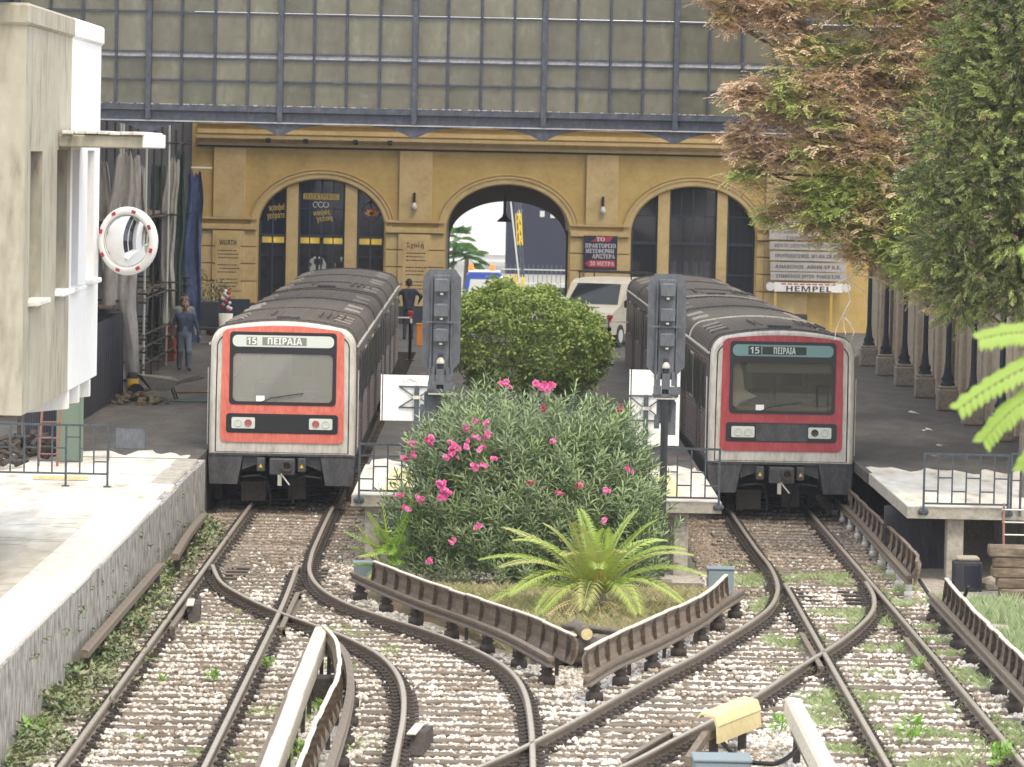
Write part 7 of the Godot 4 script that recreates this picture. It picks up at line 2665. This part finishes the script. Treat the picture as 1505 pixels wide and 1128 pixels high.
	for q in loc:
		var e := Vector3(q[0], q[1], q[2])
		b = B.new()
		b.sg = 0
		b.tube(bez(Vector3(0, maxf(e.y - .9, 2.8), 0), Vector3(e.x * .5, e.y - .2, e.z * .5), e, 6), .045, .012, 5)
		for i in 8:
			var d = Vector3(rng.randf_range(-1, 1), rng.randf_range(-.9, .5), rng.randf_range(-.3, 1)) * q[3]
			b.tube([e * Vector3(.8, 1, .8), e + d * .5, e + d * 1.05 + Vector3(0, -.06, 0)], .012, .004, 4)
		part(t, "limb", b.done(), M.bark)
	var sp := []
	for k in 3:
		var sb := B.new()
		for i in 26:
			var f := rng.randf()
			var o := Vector3(rng.randf_range(-.03, .03), rng.randf_range(-.02, .02), f * .26)
			var a := rng.randf() * TAU
			var d := Vector3(cos(a) * .7, sin(a) * .45, .8).normalized() * rng.randf_range(.05, .10) * (1.1 - f * .5)
			var s := Vector3(sin(a), -cos(a), .2).normalized() * .009
			sb.tri(o - s, o + s, o + d)
			sb.tri(o - s * .5 + d * .3, o + s * 2 + d * .5, o + d * 1.1)
		sp.append(sb.done())
	xs = [[], [], []]
	cs = [[], [], []]
	for q in loc:
		for i in int(640 * q[3] * q[3] + 120):
			var d := Vector3(rng.randfn(), rng.randfn(), rng.randfn()).normalized()
			var r: float = q[3] * pow(rng.randf(), .45) * (1.0 + .5 * n.get_noise_3d(d.x * 6 + q[0] * 3, d.y * 6, d.z * 6))
			var p := Vector3(q[0], q[1], q[2]) + d * r
			var cn := n.get_noise_3d(p.x * 3.2, p.y * 3.2, p.z * 3.2)
			if cn < -.22: continue
			var out := Vector3(d.x, d.y * .6 - .15, d.z).normalized()
			var bs := Basis.looking_at(-out + Vector3(.001, 0, .001), Vector3.UP).rotated(out, rng.randf() * TAU).scaled(Vector3.ONE * rng.randf_range(.7, 1.25))
			var k := rng.randi() % 3
			xs[k].append(Transform3D(bs, p))
			var g := rng.randf()
			var c := Color(.11, .14, .055).lerp(Color(.25, .295, .095), g)
			if cn > .18: c = c.lerp(Color(.40, .46, .14), .6)
			elif rng.randf() < .10: c = Color(.24, .19, .13)
			cs[k].append(c)
	for k in 3: scatter(t, "crown", sp[k], M.leaf, xs[k], cs[k])
	# trees beyond the right-hand wall
	for q in [[14.5, -80, 8.0, "dark tree crown beyond the far right wall near the shed"], [15.5, -94, 9.0, "dark tree crown beyond the far right wall deeper in"]]:
		var o := thing("background_tree", q[3], "tree", Vector3(q[0], 0, q[1]), 0, "trees beyond the right wall")
		b = B.new()
		b.tube([Vector3(0, -.2, 0), Vector3(0, q[2] * .6, 0)], .25, .15, 8)
		part(o, "trunk", b.done(), M.bark)
		var bx_ := []
		var bc := []
		for i in 2500:
			var d := Vector3(rng.randfn(), rng.randfn(), rng.randfn()).normalized() * pow(rng.randf(), .4)
			bx_.append(Transform3D(Basis.from_euler(Vector3(0, rng.randf() * TAU, 0)).scaled(Vector3.ONE * 2.0), Vector3(d.x * 2.4, q[2] * .72 + d.y * 2.6, d.z * 3.0)))
			bc.append(Color(.04, .07, .02).lerp(Color(.09, .13, .04), rng.randf()))
		scatter(o, "crown", cl[0], M.leaf, bx_, bc)
	# near sapling branch at the right edge
	t = thing("near_sapling", "bright yellow green compound leaves close to the camera at the right edge", "sapling", Vector3(2.95, -.2, -20))
	b = B.new()
	b.sg = 0
	b.tube([Vector3(.2, 0, 0), Vector3(.12, 2.5, 0), Vector3(0, 4.6, 0), Vector3(-.06, 5.9, 0)], .045, .012, 8)
	part(t, "stem", b.done(), M.bark)
	var lv := [[[-.06, 5.72, 0], [-.22, 5.82, .05], [-.50, 5.745, .1]], [[-.05, 5.68, 0], [-.30, 5.63, .1], [-.60, 5.40, .12]], [[-.04, 5.52, 0], [-.28, 5.50, .1], [-.47, 5.24, .08]], [[-.03, 5.3, 0], [-.15, 5.28, .1], [-.27, 5.1, .1]], [[-.06, 5.8, 0], [.2, 6.0, .1], [.5, 5.8, 0]], [[-.03, 5.5, 0], [.25, 5.6, .1], [.5, 5.4, 0]], [[-.06, 5.85, 0], [-.1, 6.1, -.2], [-.2, 6.2, -.45]]]
	for q in lv:
		var fb := B.new()
		var pth := bez(Vector3(q[0][0], q[0][1], q[0][2]), Vector3(q[1][0], q[1][1], q[1][2]), Vector3(q[2][0], q[2][1], q[2][2]), 14)
		var L := path_len(pth)
		fb.tube(pth, .004, .002, 4)
		for i in 15:
			var f := .16 + .84 * i / 14.0
			var w := along(pth, L * f)
			var d: Vector3 = w[1]
			for s in [-1.0, 1.0]:
				var side = d.cross(Vector3(0, .5, 1).normalized()).normalized() * s
				var dir = (side * .9 + d * .55 + Vector3(0, -.35, .1)).normalized()
				var ll := .105 * (1.0 - .35 * f) * rng.randf_range(.9, 1.15)
				var o: Vector3 = w[0]
				var wv = dir.cross(Vector3(0, .4, 1)).normalized() * .021
				fb.tri(o, o + dir * ll * .35 + wv, o + dir * ll * .35 - wv)
				fb.quad(o + dir * ll * .35 - wv, o + dir * ll * .35 + wv, o + dir * ll * .75 + wv * .7 + Vector3(0, -.004, 0), o + dir * ll * .75 - wv * .7 + Vector3(0, -.004, 0))
				fb.tri(o + dir * ll * .75 - wv * .7, o + dir * ll * .75 + wv * .7, o + dir * ll + Vector3(0, -.01, 0))
		part(t, "compound_leaf", fb.done(), M.bright_green)

func stone_mesh(seed_: int) -> ArrayMesh:
	var r := RandomNumberGenerator.new()
	r.seed = seed_
	var b := B.new()
	var vs := []
	var ph := (1 + sqrt(5.0)) / 2
	for s in [[-1, ph, 0], [1, ph, 0], [-1, -ph, 0], [1, -ph, 0], [0, -1, ph], [0, 1, ph], [0, -1, -ph], [0, 1, -ph], [ph, 0, -1], [ph, 0, 1], [-ph, 0, -1], [-ph, 0, 1]]:
		vs.append(Vector3(s[0], s[1], s[2]).normalized() * r.randf_range(.7, 1.25) * Vector3(1.1, .75, .9))
	for f in [[0, 11, 5], [0, 5, 1], [0, 1, 7], [0, 7, 10], [0, 10, 11], [1, 5, 9], [5, 11, 4], [11, 10, 2], [10, 7, 6], [7, 1, 8], [3, 9, 4], [3, 4, 2], [3, 2, 6], [3, 6, 8], [3, 8, 9], [4, 9, 5], [2, 4, 11], [6, 2, 10], [8, 6, 7], [9, 8, 1]]:
		b.tri(vs[f[0]], vs[f[1]], vs[f[2]])
	return b.done()

func build_ballast():
	var n := FastNoiseLite.new()
	n.seed = 21
	n.frequency = .45
	var rows := {}
	for s in sleeper_rows:
		var k := int(floor(s[0] / .5))
		for q in [k - 1, k, k + 1]:
			if not rows.has(q): rows[q] = []
			rows[q].append(s)
	var xs := [[], [], [], []]
	var cs := [[], [], [], []]
	var total := 190000
	for i in total:
		var z := -36.0 - 38.0 * pow(rng.randf(), 1.15)
		var x := rng.randf_range(-5.1, 6.75)
		# the planting bed keeps clear
		if z < -52.0 and x > -1.9 + (-z - 57.5) * 0 and x < 3.3:
			var xl := lerpf(.7, -2.1, clampf((-z - 49.0) / 9.5, 0, 1))
			var xr := lerpf(1.3, 3.6, clampf((-z - 48.0) / 9.5, 0, 1))
			if x > xl + .15 and x < xr - .15: continue
		var y := -.175 + n.get_noise_2d(x, z) * .03
		var on := false
		var rk := int(floor(z / .5))
		if rows.has(rk):
			for s in rows[rk]:
				if absf(z - s[0]) < .125 and x > s[1] and x < s[2]:
					on = true; break
		var cover := n.get_noise_2d(x * .7 + 200, z * .9)
		if on:
			if rng.randf() < (.93 if cover < .12 else .6): continue
			y = -.135
		var sz := rng.randf_range(.018, .044)
		var k := rng.randi() % 4
		xs[k].append(Transform3D(Basis.from_euler(Vector3(rng.randf() * TAU, rng.randf() * TAU, 0)).scaled(Vector3.ONE * sz), Vector3(x, y, z)))
		var rust := clampf((-z - 57.0) / 10.0, 0, .8) + clampf(n.get_noise_2d(x * 1.4 + 70, z * 1.4) * 1.2, 0, .5)
		# oil and brake dust in the middle of the tracks and along the rails
		var c := Color(.46, .415, .36).lerp(Color(.80, .77, .73), rng.randf())
		if rng.randf() < .13 + rust: c = Color(.23, .18, .135).lerp(Color(.42, .345, .275), rng.randf())
		cs[k].append(c)
	var t := Node3D.new()
	t.name = "ballast"
	add_child(t)
	tag(t, "white and rusty crushed stone ballast between the rails", "ballast", "", "stuff")
	for k in 4:
		var o := scatter(t, "stones", stone_mesh(40 + k), M.stone, xs[k], cs[k])
		o.set_meta("kind", "stuff")
